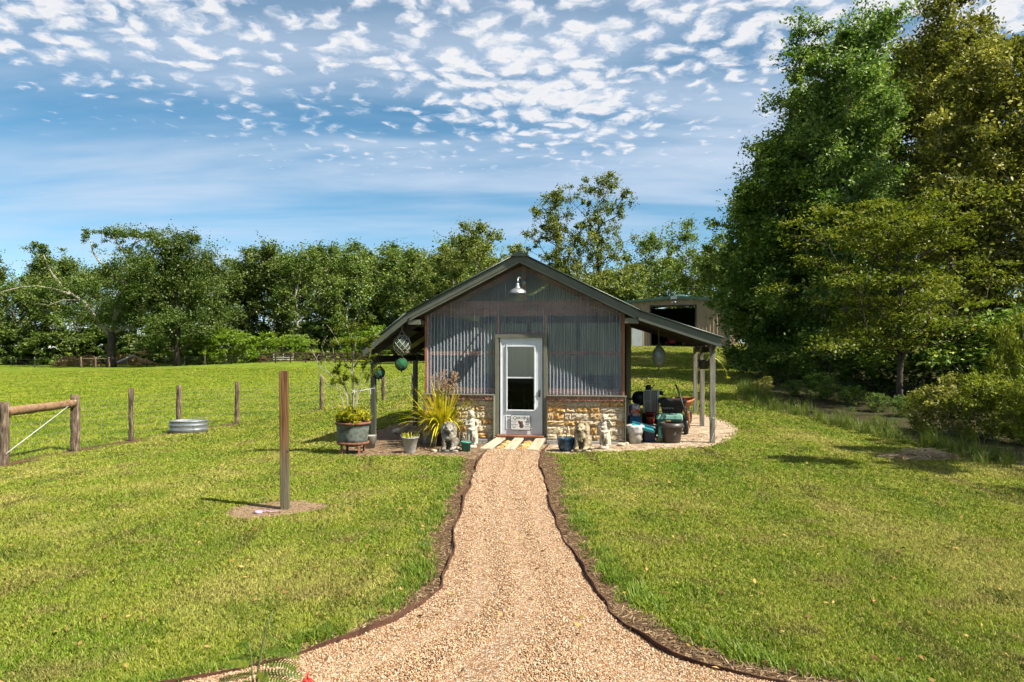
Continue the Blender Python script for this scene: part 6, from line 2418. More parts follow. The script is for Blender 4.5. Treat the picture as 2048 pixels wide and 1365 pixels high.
def make_front_left():
    rng = np.random.default_rng(341)
    # galvanised bucket with a stubby golden plant
    g = G(820, 907)
    t = thing('galvanised_bucket', 'galvanised bucket planted with stubby golden leaves left of the lion', 'bucket', (g.x, g.y, g.z + 0.008))
    M_OLDG = mat('old_galvanised', (0.36, 0.35, 0.31), (0.52, 0.50, 0.45), (0.28, 0.26, 0.22), scale=6, stretch=(1, 1, 0.4), rough=0.7, metal=0.35)
    wob = lambda a, z: 1 + 0.025 * math.sin(3 * a) * (z / 0.3)
    MB().lathe([(0.0, 0.0), (0.10, 0.0), (0.105, 0.02), (0.155, 0.29), (0.165, 0.295), (0.163, 0.31), (0.145, 0.30), (0.138, 0.25)], 28, wob=wob).build('pail', M_OLDG, t, True)
    MB().lathe([(0, 0.26), (0.14, 0.26)], 20).build('soil', M_SOILP, t)
    mb = MB()
    for s in (-1, 1):
        mb.tube([(s * 0.16, 0, 0.28), (s * 0.175, 0, 0.32), (s * 0.18, 0.0, 0.36)], 0.006, 6)
    mb.build('handle_ear', M_OLDG, t)
    lv = MB()
    for k in range(46):
        a = rng.uniform(0, 6.28)
        r = 0.11 * math.sqrt(rng.uniform())
        ribbon_leaf(lv, (r * math.cos(a), r * math.sin(a), 0.26), (0.5 * math.cos(a), 0.5 * math.sin(a), 1.0), rng.uniform(0.08, 0.19), 0.018, 0.5, rng, 4)
    p = thing('stubby_plant', 'stubby yellow plant growing in the galvanised bucket', 'plant', (g.x, g.y, g.z + 0.008))
    lv.build('foliage', LF_GOLD, p)
    MB().lathe([(0.0, 0.255), (0.03, 0.262), (0.0, 0.27)], 8).build('root_crown', M_SOILP, p)
    # wide terracotta bowl behind it
    g = G(842, 886)
    t = thing('terracotta_bowl', 'wide weathered terracotta bowl behind the galvanised bucket', 'bowl', (g.x, g.y + 0.1, T(g.x, g.y + 0.1)))
    M_TC = mat('old_terracotta', (0.30, 0.20, 0.12), (0.42, 0.32, 0.22), (0.20, 0.16, 0.12), scale=5, rough=0.95, bump=0.3)
    MB().lathe([(0.0, 0.0), (0.15, 0.0), (0.20, 0.10), (0.23, 0.22), (0.25, 0.225), (0.25, 0.265), (0.225, 0.27), (0.21, 0.22), (0.0, 0.2)], 28).build('bowl_body', M_TC, t, True)
    MB().lathe([(0.0, 0.235), (0.215, 0.235)], 20).build('soil', M_SOILP, t)
    # the big strap-leaved plant with tawny plumes
    g = G(884, 893)
    x, y = g.x, g.y + 0.05
    pot = MB().lathe([(0.0, 0.0), (0.15, 0.0), (0.19, 0.25), (0.20, 0.27), (0.17, 0.27), (0.0, 0.23)], 20).build('nursery_pot', mat('dark_plastic', (0.02, 0.018, 0.016), (0.035, 0.03, 0.026), rough=0.6), None, True, (x, y, g.z + 0.005))
    tag(pot, 'dark nursery pot holding the big strap-leaved plant', 'pot')
    t = thing('strap_leaf_plant', 'big yellow-green strap-leaved plant with tawny flower plumes left of the door', 'plant', (x, y, g.z + 0.24))
    lv = MB()
    for k in range(280):
        a = rng.uniform(0, 6.28)
        r = 0.13 * math.sqrt(rng.uniform())
        tilt = abs(rng.normal(0, 0.55))
        L_ = rng.uniform(0.55, 1.22)
        ribbon_leaf(lv, (r * math.cos(a), r * math.sin(a), 0.0), (tilt * math.cos(a), tilt * math.sin(a), 1.0), L_, rng.uniform(0.03, 0.05), rng.uniform(0.6, 2.4), rng, 8)
    lv.build('foliage', LF_STRAP, t)
    dl = MB()
    for k in range(26):
        a = rng.uniform(0, 6.28)
        ribbon_leaf(dl, (0.12 * math.cos(a), 0.12 * math.sin(a), 0.0), (0.9 * math.cos(a), 0.9 * math.sin(a), 0.7), rng.uniform(0.4, 0.8), 0.02, 2.6, rng, 8)
    dl.build('dead_leaves', LF_BROWN, t)
    for (ox, top, w, n) in ((-0.10, 1.20, 0.10, 150), (0.02, 1.34, 0.12, 230), (0.28, 1.26, 0.14, 200), (-0.20, 1.18, 0.07, 90), (0.12, 1.10, 0.09, 120)):
        pm = MB()
        bx = Vector((ox * 0.4, rng.normal(0, 0.03), 0.2))
        tp = Vector((ox, rng.normal(0, 0.05), top))
        pm.tube([bx, bx.lerp(tp, 0.5), tp], [0.006, 0.005, 0.002], 5)
        for k in range(n // 5):
            tt = rng.uniform(0.55, 1.0)
            c = bx.lerp(tp, tt)
            wd = w * (1.15 - tt) * 2.2 + 0.02
            a = rng.uniform(0, 6.28)
            q = c + Vector((wd * math.cos(a), wd * math.sin(a), rng.uniform(0.03, 0.10)))
            pm.tube([c, q], [0.002, 0.0015], 3)
            for j in range(5):
                b = c.lerp(q, rng.uniform(0.3, 1.0))
                pm.ell(b + Vector((rng.normal(0, 0.008), rng.normal(0, 0.008), rng.uniform(0, 0.02))), (0.006, 0.006, 0.009), 4)
        pm.build('plume', LF_PLUME, t)
    # red-leaved sprig between plant and statue
    g = G(918, 896)
    t = thing('red_sprig', 'thin bush with a few red leaves between the strap-leaved plant and the statue', 'plant', (g.x, g.y + 0.15, g.z))
    st, lv, rl = MB(), MB(), MB()
    for k in range(12):
        a = rng.uniform(0, 6.28)
        q = Vector((0.16 * math.cos(a), 0.10 * math.sin(a), rng.uniform(0.35, 0.72)))
        st.tube([(0, 0, 0), q * 0.5 + Vector((0, 0, 0.06)), q], [0.006, 0.004, 0.002], 5)
        for j in range(16):
            b = rng.uniform(0, 6.28)
            (rl if rng.uniform() < 0.2 else lv).__class__
            ribbon_leaf(rl if rng.uniform() < 0.16 else lv, q * rng.uniform(0.4, 1.0), (math.cos(b), math.sin(b), rng.uniform(0, 1)), 0.055, 0.022, 1.0, rng, 3)
    st.build('stem', M_BARK, t)
    lv.build('foliage', LF_OLIVE, t)
    rl.build('red_leaves', leafmat('red_leaf', [(0.30, 0.03, 0.015), (0.45, 0.08, 0.03)]), t)
    # small green pot with a bare twig
    g = G(932, 904)
    t = thing('green_pot', 'small sea-green plastic pot with a bare twig beside the left statue', 'pot', (g.x, g.y, g.z + 0.006))
    M_SEA = mat('sea_green_plastic', (0.045, 0.22, 0.165), (0.06, 0.27, 0.20), scale=3, rough=0.45)
    MB().lathe([(0.0, 0.0), (0.075, 0.0), (0.096, 0.165), (0.104, 0.168), (0.105, 0.195), (0.095, 0.195), (0.088, 0.15), (0.0, 0.15)], 28).build('pot_body', M_SEA, t, True)
    MB().lathe([(0, 0.165), (0.086, 0.165)], 16).build('soil', M_SOILP, t)
    tw = MB()
    tw.tube([(0, 0, 0.16), (0.005, 0, 0.34), (-0.005, 0, 0.50)], [0.005, 0.004, 0.003], 6)
    tw.tube([(0.03, 0, 0.16), (0.05, 0, 0.30), (0.11, 0, 0.36)], [0.004, 0.003, 0.002], 6)
    tw.build('twig', M_BARKP, t)
    # blue glazed pot right of the ramp
    g = G(1132, 903)
    t = thing('blue_pot', 'dark blue and white glazed pot with two thin leaves right of the ramp', 'pot', (g.x, g.y, g.z + 0.006))
    M_BLUE = mat('blue_glaze', (0.02, 0.05, 0.10), (0.04, 0.13, 0.22), (0.45, 0.55, 0.60), scale=5, lo=0.42, hi=0.72, rough=0.25, spec=0.6)
    MB().lathe([(0.0, 0.0), (0.12, 0.0), (0.15, 0.08), (0.178, 0.22), (0.185, 0.25), (0.18, 0.262), (0.165, 0.255), (0.15, 0.2), (0.0, 0.19)], 32).build('pot_body', M_BLUE, t, True)
    MB().lathe([(0, 0.21), (0.152, 0.21)], 16).build('soil', M_SOILP, t)
    lv = MB()
    for (a, l) in ((0.2, 0.30), (2.7, 0.36), (1.4, 0.22), (3.6, 0.2)):
        ribbon_leaf(lv, (0.04 * math.cos(a), 0.0, 0.2), (0.5 * math.cos(a), 0.1, 1.0), l, 0.022, 0.5, rng, 5)
    lv.build('foliage', LF_STRAP, t)


make_front_left()


# ------------------------------------------------------------------ statues
def statue(name, mb, m, parent, vox):
    o = mb.build(name, m, parent, True)
    r = o.modifiers.new('remesh', 'REMESH')
    r.mode = 'VOXEL'
    r.voxel_size = vox
    r.use_smooth_shade = True
    sm = o.modifiers.new('smooth', 'SMOOTH')
    sm.iterations = 2
    sm.factor = 0.4
    return o


def make_lion(px, py, rz, m, label, turn):
    g = G(px, py)
    t = thing('lion_statue', label, 'statue', (g.x, g.y, g.z + 0.004), rz)
    MB().box((0, 0.02, 0.025), (0.36, 0.44, 0.05)).build('plinth', m, t, bevel=0.012)
    b = MB()
    b.ell((-0.10, 0.10, 0.15), (0.075, 0.125, 0.12), 14)
    b.ell((0.10, 0.10, 0.15), (0.075, 0.125, 0.12), 14)
    b.ell((-0.12, -0.02, 0.075), (0.045, 0.09, 0.035), 10)
    b.ell((0.12, -0.02, 0.075), (0.045, 0.09, 0.035), 10)
    b.ell((0, 0.06, 0.25), (0.115, 0.14, 0.18), 14)
    b.ell((0, -0.035, 0.30), (0.125, 0.105, 0.15), 14)
    for s in (-1, 1):
        b.caps((s * 0.082, -0.085, 0.28), (s * 0.078, -0.12, 0.09), 0.048, 0.036, 10)
        b.ell((s * 0.078, -0.15, 0.072), (0.044, 0.062, 0.030), 10)
        for k in (-1, 0, 1):
            b.ell((s * 0.078 + k * 0.024, -0.198, 0.066), (0.014, 0.022, 0.018), 8)
    # head, turned on the neck
    M = Matrix.Rotation(turn, 3, 'Z')
    c0 = Vector((0, -0.06, 0.46))

    def h(p):
        return tuple(c0 + M @ Vector(p))
    b.ell(h((0, -0.03, 0.0)), (0.078, 0.085, 0.09), 14)
    b.ell(h((0, -0.105, -0.03)), (0.048, 0.055, 0.038), 12)
    b.ell(h((0, -0.10, -0.066)), (0.034, 0.045, 0.020), 10)
    b.ell(h((0, -0.10, 0.005)), (0.020, 0.05, 0.022), 8)
    b.ell(h((0, -0.155, -0.018)), (0.020, 0.012, 0.014), 8)
    for s in (-1, 1):
        b.ell(h((s * 0.034, -0.085, 0.034)), (0.026, 0.028, 0.014), 8)
        b.ell(h((s * 0.052, -0.075, -0.012)), (0.024, 0.03, 0.024), 8)
        b.ell(h((s * 0.078, -0.01, 0.088)), (0.026, 0.018, 0.028), 8)
    # mane in locks
    rng = np.random.default_rng(int(px))
    for ring, (rad, z0, y0, n, r0) in enumerate(((0.098, 0.0, 0.0, 15, 0.036), (0.125, -0.03, 0.04, 16, 0.042), (0.12, -0.10, 0.0, 14, 0.042))):
        for k in range(n):
            a = 2 * math.pi * k / n + ring * 0.2
            dz = rad * math.sin(a)
            b.ell(h((rad * math.cos(a), y0 + 0.012 * math.sin(3 * a), z0 + dz)), (r0 * rng.uniform(0.75, 1.1), r0 * 0.9, r0 * rng.uniform(0.9, 1.4)), 8)
    for k in range(26):
        a = rng.uniform(-1.1, 1.1)
        z = rng.uniform(0.22, 0.40)
        b.ell((0.125 * math.sin(a), -0.045 - 0.10 * math.cos(a) * (1.0 - 0.9 * abs(z - 0.31)), z), (0.022, 0.022, 0.036), 6)
    # tail curled round the haunch
    tp = [(0.12, 0.2, 0.09), (0.20, 0.12, 0.08), (0.215, 0.0, 0.08), (0.19, -0.08, 0.085)]
    b.tube(tp, [0.022, 0.02, 0.02, 0.024], 8)
    b.ell((0.185, -0.10, 0.09), (0.032, 0.04, 0.03), 8)
    statue('lion_figure', b, m, t, 0.0085)
    # dark pieces that stand for the shade in eye and mouth hollows
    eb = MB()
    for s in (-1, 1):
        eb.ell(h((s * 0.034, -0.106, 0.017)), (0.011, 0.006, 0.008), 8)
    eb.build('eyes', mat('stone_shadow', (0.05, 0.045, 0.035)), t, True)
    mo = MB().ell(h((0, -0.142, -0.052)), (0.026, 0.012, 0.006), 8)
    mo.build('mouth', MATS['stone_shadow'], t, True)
    return t


M_LSTONE = mat('weathered_cast_stone', (0.085, 0.075, 0.058), (0.23, 0.205, 0.16), (0.46, 0.43, 0.36), scale=7, rough=0.95, bump=0.6, bscale=45)
M_TSTONE = mat('tan_cast_stone', (0.14, 0.10, 0.055), (0.36, 0.285, 0.18), (0.54, 0.46, 0.33), scale=7, rough=0.95, bump=0.5, bscale=45)
M_WSTONE = mat('white_cast_stone', (0.40, 0.36, 0.28), (0.56, 0.52, 0.43), (0.22, 0.18, 0.12), scale=6, lo=0.38, hi=0.74, rough=0.9, bump=0.3, bscale=40)
make_lion(899, 904, R(-6), M_LSTONE, 'grey weathered sitting lion statue left of the door', R(8))
make_lion(1164, 904, R(-14), M_TSTONE, 'tan sitting lion statue right of the door', R(-12))


def make_cherub(px, py, rz, label, flip=1, arm_up=True):
    g = G(px, py)
    t = thing('cherub_statue', label, 'statue', (g.x, g.y, g.z + 0.004), rz)
    MB().lathe([(0.0, 0.0), (0.10, 0.0), (0.105, 0.03), (0.09, 0.06), (0.0, 0.06)], 20).build('plinth', M_WSTONE, t, True)
    b = MB()
    f = flip
    # legs, one bent, with drapery falling behind
    b.caps((-0.045, 0.0, 0.34), (-0.050, -0.01, 0.20), 0.048, 0.036)
    b.caps((-0.050, -0.01, 0.20), (-0.045, 0.005, 0.075), 0.035, 0.024)
    b.ell((-0.045, -0.03, 0.07), (0.024, 0.048, 0.02), 8)
    b.caps((0.045, 0.0, 0.34), (0.055, -0.04, 0.20), 0.048, 0.036)
    b.caps((0.055, -0.04, 0.20), (0.055, 0.0, 0.075), 0.035, 0.024)
    b.ell((0.058, -0.03, 0.07), (0.024, 0.048, 0.02), 8)
    b.ell((0, 0.0, 0.355), (0.078, 0.060, 0.065), 12)
    b.ell((0, -0.006, 0.42), (0.068, 0.058, 0.085), 12)
    b.ell((0, 0.0, 0.485), (0.076, 0.056, 0.06), 12)
    b.caps((0, 0.0, 0.52), (0, -0.005, 0.56), 0.030, 0.028)
    # head with curls and a face
    hc = Vector((0.008 * f, -0.012, 0.612))
    b.ell(hc, (0.056, 0.060, 0.068), 14)
    b.ell(hc + Vector((0, -0.058, -0.012)), (0.010, 0.014, 0.013), 8)
    b.ell(hc + Vector((0, -0.050, -0.040)), (0.018, 0.012, 0.008), 8)
    for s in (-1, 1):
        b.ell(hc + Vector((s * 0.030, -0.042, -0.022)), (0.018, 0.016, 0.016), 8)
        b.ell(hc + Vector((s * 0.056, 0.0, -0.005)), (0.010, 0.014, 0.018), 8)
    rng = np.random.default_rng(int(px) + 1)
    for k in range(26):
        a = rng.uniform(0, 6.28)
        ph = rng.uniform(0, 1.25)
        b.ell(hc + Vector((0.058 * math.sin(ph) * math.cos(a), 0.012 + 0.058 * math.sin(ph) * math.sin(a), 0.066 * math.cos(ph))), (0.017, 0.017, 0.015), 6)
    # arms: one across the chest, one raised or on the hip
    b.caps((-0.085, 0, 0.50), (-0.115, -0.01, 0.415), 0.030, 0.024)
    b.caps((-0.115, -0.01, 0.415), (-0.030, -0.075, 0.43), 0.023, 0.018)
    if arm_up:
        b.caps((0.085, 0, 0.50), (0.15, -0.01, 0.47), 0.030, 0.024)
        b.caps((0.15, -0.01, 0.47), (0.10, -0.04, 0.56), 0.023, 0.018)
    else:
        b.caps((0.085, 0, 0.50), (0.125, 0.0, 0.41), 0.030, 0.024)
        b.caps((0.125, 0.0, 0.41), (0.07, -0.045, 0.36), 0.023, 0.018)
    # sash and falling drapery
    b.tube([(-0.085, -0.03, 0.36), (0.0, -0.066, 0.33), (0.085, -0.03, 0.35)], [0.022, 0.026, 0.022], 8)
    b.tube([(0.08, 0.02, 0.36), (0.095, 0.03, 0.22), (0.09, 0.03, 0.07)], [0.03, 0.04, 0.05], 8)
    b.tube([(0.0, -0.06, 0.33), (0.01, -0.055, 0.24), (0.0, -0.045, 0.15)], [0.022, 0.022, 0.012], 8)
    b.tube([(-0.03, 0.05, 0.34), (-0.04, 0.055, 0.2), (-0.03, 0.05, 0.07)], [0.05, 0.055, 0.06], 8)
    statue('cherub_figure', b, M_WSTONE, t, 0.0075)
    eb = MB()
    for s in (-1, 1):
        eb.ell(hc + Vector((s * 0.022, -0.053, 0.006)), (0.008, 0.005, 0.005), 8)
    eb.build('eyes', MATS['stone_shadow'], t, True)  # dark pieces painted in for the shade of eye hollows
    return t


c1 = make_cherub(943, 897, R(12), 'white child figure statue between the green pot and the ramp', -1, False)
c1.scale = (1.05, 1.05, 1.12)
c2 = make_cherub(1208, 899, R(-10), 'white child figure statue with raised arm right of the tan lion', 1, True)

# loose white stones by the corner
rng_ = np.random.default_rng(351)
for i, (px, py, s, lab) in enumerate([(1243, 893, 0.09, 'flat white stone at the right corner of the shed footing'), (1252, 890, 0.06, 'smaller white stone just behind the flat one at the shed corner'), (1320, 884, 0.10, 'brown rock in front of the plastic bins'),
                                      (797, 868, 0.16, 'flat grey stone by the left rear roof post'), (868, 905, 0.07, 'small pale stone left of the grey lion')]):
    g = G(px, py)
    mb = MB().ell((0, 0, s * 0.35), (s, s * 0.7, s * 0.42), 10)
    mb.v = [(x + rng_.normal(0, s * 0.07), y + rng_.normal(0, s * 0.07), max(z + rng_.normal(0, s * 0.06), -0.01)) for x, y, z in mb.v]
    tag(mb.build('loose_stone', M_ST1 if i != 2 else M_ST3, None, False, (g.x, g.y, g.z + 0.006)), lab, 'stone')


# ------------------------------------------------------------------ hanging floats and baskets
M_ROPE = mat('rope_net', (0.46, 0.41, 0.30), (0.62, 0.57, 0.45), scale=30, rough=0.95)
M_ROPED = mat('tarred_rope', (0.05, 0.045, 0.035), (0.09, 0.08, 0.06), scale=30, rough=0.95)


def float_glass(name, c):
    m, nt, out = newmat(name)
    b = N(nt, 'ShaderNodeBsdfPrincipled', ins={'Roughness': 0.06, 'Specular IOR Level': 0.7, 'Transmission Weight': 0.35})
    b.inputs['Base Color'].default_value = (*c, 1)
    nt.links.new(b.outputs[0], out.inputs[0])
    return m


def make_float(px, py, d, rpx, gm, rope, label, hang_py, sz=1.0, tail=0.0):
    c = at(px, py, d)
    r = rpx / F * d
    t = thing('glass_float', label, 'float', (c.x, c.y, c.z))
    MB().ell((0, 0, 0), (r, r, r * sz), 28).build('glass_ball', gm, t, True)
    # knotted net: two families of spirals
    mb = MB()
    n = 9
    for s in (-1, 1):
        for k in range(n):
            P = []
            for j in range(15):
                ph = 0.16 + (math.pi - 0.32) * j / 14
                a = 2 * math.pi * k / n + s * 1.15 * (j / 14) * math.pi * 0.8
                P.append((r * 1.02 * math.sin(ph) * math.cos(a), r * 1.02 * math.sin(ph) * math.sin(a), r * sz * 1.02 * math.cos(ph)))
            mb.tube(P, 0.0055 if rope is M_ROPE else 0.005, 5)
    mb.build('net', rope, t)
    top = (py - hang_py) / F * d
    rp = MB()
    for s in (-1, 1):
        rp.tube([(s * r * 0.45, 0, r * sz * 0.88), (0, 0, r * sz + 0.10)], 0.007, 6)
    rp.tube([(0, 0, r * sz + 0.08), (0, 0, top)], 0.008, 6)
    rp.tube([(0, 0, -r * sz * 0.97), (0.01, 0, -r * sz - 0.05 - tail)], [0.018, 0.006], 6)
    rp.build('hanging_rope', rope, t)


make_float(804, 690, 16.0, 17.5, float_glass('smoky_glass', (0.06, 0.10, 0.08)), M_ROPE, 'large smoky glass float in white netting under the left roof', 646, 1.12)
make_float(803, 729, 16.0, 12.5, float_glass('green_glass', (0.005, 0.16, 0.05)), M_ROPED, 'green glass float hanging below the white-netted float', 711)
make_float(757, 746, 16.15, 12.5, float_glass('sea_green_glass', (0.004, 0.10, 0.055)), M_ROPED, 'green glass float hanging beside the front left roof post', 702)
make_float(1317.5, 713, 15.6, 12.5, float_glass('clear_grey_glass', (0.20, 0.25, 0.22)), mat('moss_net', (0.16, 0.15, 0.09), (0.26, 0.24, 0.16), scale=20, rough=1), 'egg-shaped clear glass float in mossy net under the right roof', 655, 1.6, 0.14)


def make_basket():
    c = at(1408, 730, 15.45)
    t = thing('hanging_basket', 'black hanging basket at the right roof posts', 'basket', (c.x, c.y, c.z))
    M_BP = mat('black_plastic', (0.012, 0.011, 0.011), (0.022, 0.02, 0.02), rough=0.5)
    MB().lathe([(0.0, -0.09), (0.09, -0.09), (0.13, 0.08), (0.14, 0.085), (0.14, 0.10), (0.12, 0.095), (0.0, 0.06)], 24).build('basket_pot', M_BP, t, True)
    mb = MB()
    top = (730 - 690) / F * 15.45
    for a in (0.3, 2.4, 4.5):
        mb.tube([(0.135 * math.cos(a), 0.135 * math.sin(a), 0.09), (0.05 * math.cos(a), 0.05 * math.sin(a), 0.27), (0, 0, top)], 0.004, 5)
    mb.build('hanger', M_BP, t)
    rng = np.random.default_rng(361)
    p = thing('spider_plant', 'pale spider plant trailing from the black hanging basket', 'plant', (c.x + 0.05, c.y - 0.08, c.z + 0.08))
    lv = MB()
    for k in range(85):
        a = rng.normal(0.0, 1.1)
        ribbon_leaf(lv, (0.03 * math.cos(a), 0.03 * math.sin(a), 0), (math.cos(a), math.sin(a) * 0.7, rng.uniform(0.5, 1.4)), rng.uniform(0.24, 0.50), 0.028, 1.9, rng, 7)
    lv.build('foliage', leafmat('spider_leaf', [(0.26, 0.34, 0.05), (0.50, 0.54, 0.14), (0.68, 0.66, 0.32)], trans=0.35), p)
    ru = MB()
    ru.tube([(0.1, 0, 0.05), (0.26, -0.02, 0.0), (0.38, -0.03, -0.22), (0.41, -0.03, -0.34)], 0.006, 5)
    for k in range(18):
        a = rng.uniform(0, 6.28)
        ribbon_leaf(ru, (0.41, -0.03, -0.33), (math.cos(a), math.sin(a), rng.uniform(-0.2, 0.6)), rng.uniform(0.06, 0.11), 0.012, 1.5, rng, 4)
    ru.build('runner', LF_GOLD, p)


make_basket()


# ------------------------------------------------------------------ the clutter under the right-hand roof
def make_clutter():
    rng = np.random.default_rng(371)
    M_PW = mat('dirty_white_plastic', (0.42, 0.40, 0.35), (0.60, 0.58, 0.53), (0.30, 0.28, 0.24), scale=5, rough=0.7)
    M_BAG = mat('crumpled_bag', (0.40, 0.40, 0.38), (0.62, 0.62, 0.60), (0.25, 0.25, 0.24), scale=9, stretch=(0.5, 0.5, 3), rough=0.5, bump=0.6)
    # white bucket with a bag folded over its rim
    g = G(1270, 888)
    t = thing('white_bucket', 'dirty white bucket with a plastic bag folded over its rim at the shed corner', 'bucket', (g.x, g.y, g.z + 0.006))
    MB().lathe([(0.0, 0.0), (0.12, 0.0), (0.145, 0.24), (0.15, 0.30), (0.13, 0.30), (0.0, 0.28)], 24).build('pail', M_PW, t, True)
    wob = lambda a, z: 1 + 0.05 * math.sin(7 * a + z * 30) + 0.03 * math.sin(13 * a)
    MB().lathe([(0.155, 0.20), (0.17, 0.25), (0.178, 0.33), (0.182, 0.37), (0.15, 0.385), (0.11, 0.36), (0.0, 0.35)], 36, wob=wob).build('bag', M_BAG, t, True)
    # dark low box right of it, with a teal dustpan-like tray across
    g = G(1300, 886)
    t = thing('dark_bin', 'small dark blue bin standing between the white bucket and the brown tub', 'bin', (g.x, g.y + 0.15, g.z + 0.006))
    M_DB = mat('dark_blue_plastic', (0.02, 0.025, 0.05), (0.035, 0.04, 0.075), rough=0.5)
    MB().box((0, 0, 0.14), (0.22, 0.22, 0.28), taper=1.1).build('bin_body', M_DB, t, bevel=0.012)
    MB().box((0, 0, 0.295), (0.27, 0.27, 0.03)).build('bin_lid', mat('grey_plastic', (0.18, 0.18, 0.18), (0.25, 0.25, 0.25), rough=0.5), t, bevel=0.01)
    M_TEAL = mat('teal_plastic', (0.02, 0.20, 0.26), (0.03, 0.27, 0.33), rough=0.4)
    a, b = at(1264, 850, g.y - 0.05), at(1308, 863, g.y - 0.15)
    tb = thing('teal_tray', 'teal plastic tray lying slanted on the small bins', 'tray', (a + b) / 2)
    M0 = (b - a)
    ang = math.atan2(M0.z, M0.x)
    o = MB().box((0, 0, 0), (M0.length, 0.2, 0.016)).build('tray_floor', M_TEAL, tb, bevel=0.004)
    o.rotation_euler = (R(18), -ang, 0)
    for s in (-1, 1):
        q = MB().box((0, s * 0.095, 0.025), (M0.length, 0.012, 0.05)).build('tray_edge', M_TEAL, tb, bevel=0.004)
        q.rotation_euler = (R(18), -ang, 0)
    # stacked box, blue bin and printed soil bag against the shed wall
    g = G(1269, 870)
    zz = g.z
    t = thing('blue_box', 'bright blue plastic box on a dark crate against the shed wall', 'box', (g.x, g.y, H - (851 - HZ) / F * g.y))
    M_BB = mat('bright_blue', (0.01, 0.16, 0.34), (0.02, 0.24, 0.46), (0.10, 0.36, 0.5), scale=8, rough=0.45)
    MB().box((0, 0, 0.09), (0.24, 0.24, 0.18), taper=1.06).build('box_body', M_BB, t, bevel=0.012)
    MB().box((0, 0, 0.19), (0.27, 0.27, 0.018)).build('box_rim', M_BB, t, bevel=0.006)
    c = thing('dark_crate', 'dark slatted crate under the bright blue box', 'crate', (g.x, g.y, g.z + 0.004))
    hh = t.location.z - g.z - 0.01
    for sx in (-0.13, 0.13):
        MB().box((sx, 0, hh / 2), (0.02, 0.28, hh)).build('crate_side', M_DARKW, c)
    for k in range(4):
        MB().box((0, -0.135, hh * (k + 0.5) / 4), (0.24, 0.02, hh / 4 - 0.02)).build('slat', M_DARKW, c)
    MB().box((0, 0, hh - 0.006), (0.24, 0.24, 0.012)).build('crate_top', M_DARKW, c)
    # printed bag
    m, nt, out = newmat('printed_bag')
    tc = nt.nodes.new('ShaderNodeTexCoord')
    v = N(nt, 'ShaderNodeTexVoronoi', ins={'Scale': 16.0})
    nt.links.new(tc.outputs['Object'], v.inputs['Vector'])
    sp = nt.nodes.new('ShaderNodeSeparateColor')
    nt.links.new(v.outputs['Color'], sp.inputs[0])
    col = ramp(nt, sp.outputs[0], [(0.0, (0.5, 0.05, 0.03)), (0.25, (0.65, 0.6, 0.5)), (0.45, (0.06, 0.14, 0.4)), (0.62, (0.6, 0.25, 0.06)), (0.8, (0.62, 0.58, 0.5)), (0.95, (0.4, 0.08, 0.12))], 'CONSTANT')
    bs = N(nt, 'ShaderNodeBsdfPrincipled', ins={'Roughness': 0.4})
    nt.links.new(col, bs.inputs['Base Color'])
    nt.links.new(bs.outputs[0], out.inputs[0])
    z0 = t.location.z + 0.20
    bg = thing('soil_bag', 'colourful printed bag standing on the bright blue box', 'bag', (g.x, g.y, z0))
    mb = MB()
    rows_ = 7
    vs, fs = [], []
    for j in range(rows_):
        tt = j / (rows_ - 1)
        w = 0.125 * (1 - 0.05 * tt)
        th = 0.075 * math.sin(math.pi * (0.15 + 0.75 * tt)) ** 0.6 + 0.008
        for k in range(16):
            a_ = 2 * math.pi * k / 16
            vs.append((w * math.copysign(abs(math.cos(a_)) ** 0.5, math.cos(a_)), th * math.sin(a_), 0.25 * tt + 0.006 * math.sin(5 * a_) * tt))
    for j in range(rows_ - 1):
        for k in range(16):
            fs.append((j * 16 + k, j * 16 + (k + 1) % 16, (j + 1) * 16 + (k + 1) % 16, (j + 1) * 16 + k))
    fs += [tuple(range(15, -1, -1)), tuple((rows_ - 1) * 16 + k for k in range(16))]
    mb.add(vs, fs).build('bag_body', m, bg, True)
    MB().box((0, 0, 0.262), (0.21, 0.012, 0.03)).build('bag_seal', M_BAG, bg, bevel=0.003)
    # louvred metal cabinet on a black crate
    g = G(1303, 866)
    dd = g.y + 0.2
    base = at(1303, 826, dd)
    c = thing('black_crate', 'black plastic crate carrying the louvred air conditioner case', 'crate', (base.x, dd, T(base.x, dd) + 0.004))
    hh = base.z - T(base.x, dd) - 0.01
    M_BK = MATS['black_plastic']
    MB().box((0, 0, hh / 2), (0.36, 0.40, hh), taper=1.04).build('crate_body', M_BK, c, bevel=0.015)
    for k in range(3):
        MB().box((0, -0.205, hh * (0.25 + 0.25 * k)), (0.34, 0.012, 0.03)).build('crate_rib', M_BK, c)
    ac = thing('air_conditioner_case', 'beige louvred air conditioner case standing on end', 'appliance', (base.x, dd, base.z), -TH - 0.12)
    M_BEIGE = mat('beige_steel', (0.80, 0.77, 0.66), (0.86, 0.83, 0.74), scale=4, rough=0.5)
    M_GR = mat('dark_grille', (0.05, 0.055, 0.05), rough=0.6)
    w_, h_, dp = 0.335, 0.53, 0.30
    MB().box((0, 0, h_ / 2), (w_, dp, h_)).build('case', M_BEIGE, ac, bevel=0.012)
    MB().box((0, -dp / 2 - 0.002, h_ / 2), (w_ - 0.05, 0.006, h_ - 0.05)).build('grille_backing', M_GR, ac)
    sl = MB().box((0, 0, 0), (0.118, 0.012, 0.009)).mesh('louvre')
    for cx in (-0.068, 0.068):
        for k in range(19):
            if cx < 0 and 8 <= k <= 9:
                continue
            link('louvre', sl, M_BEIGE, ac, (cx, -dp / 2 - 0.009, 0.045 + k * 0.0245), (R(28), 0, 0))
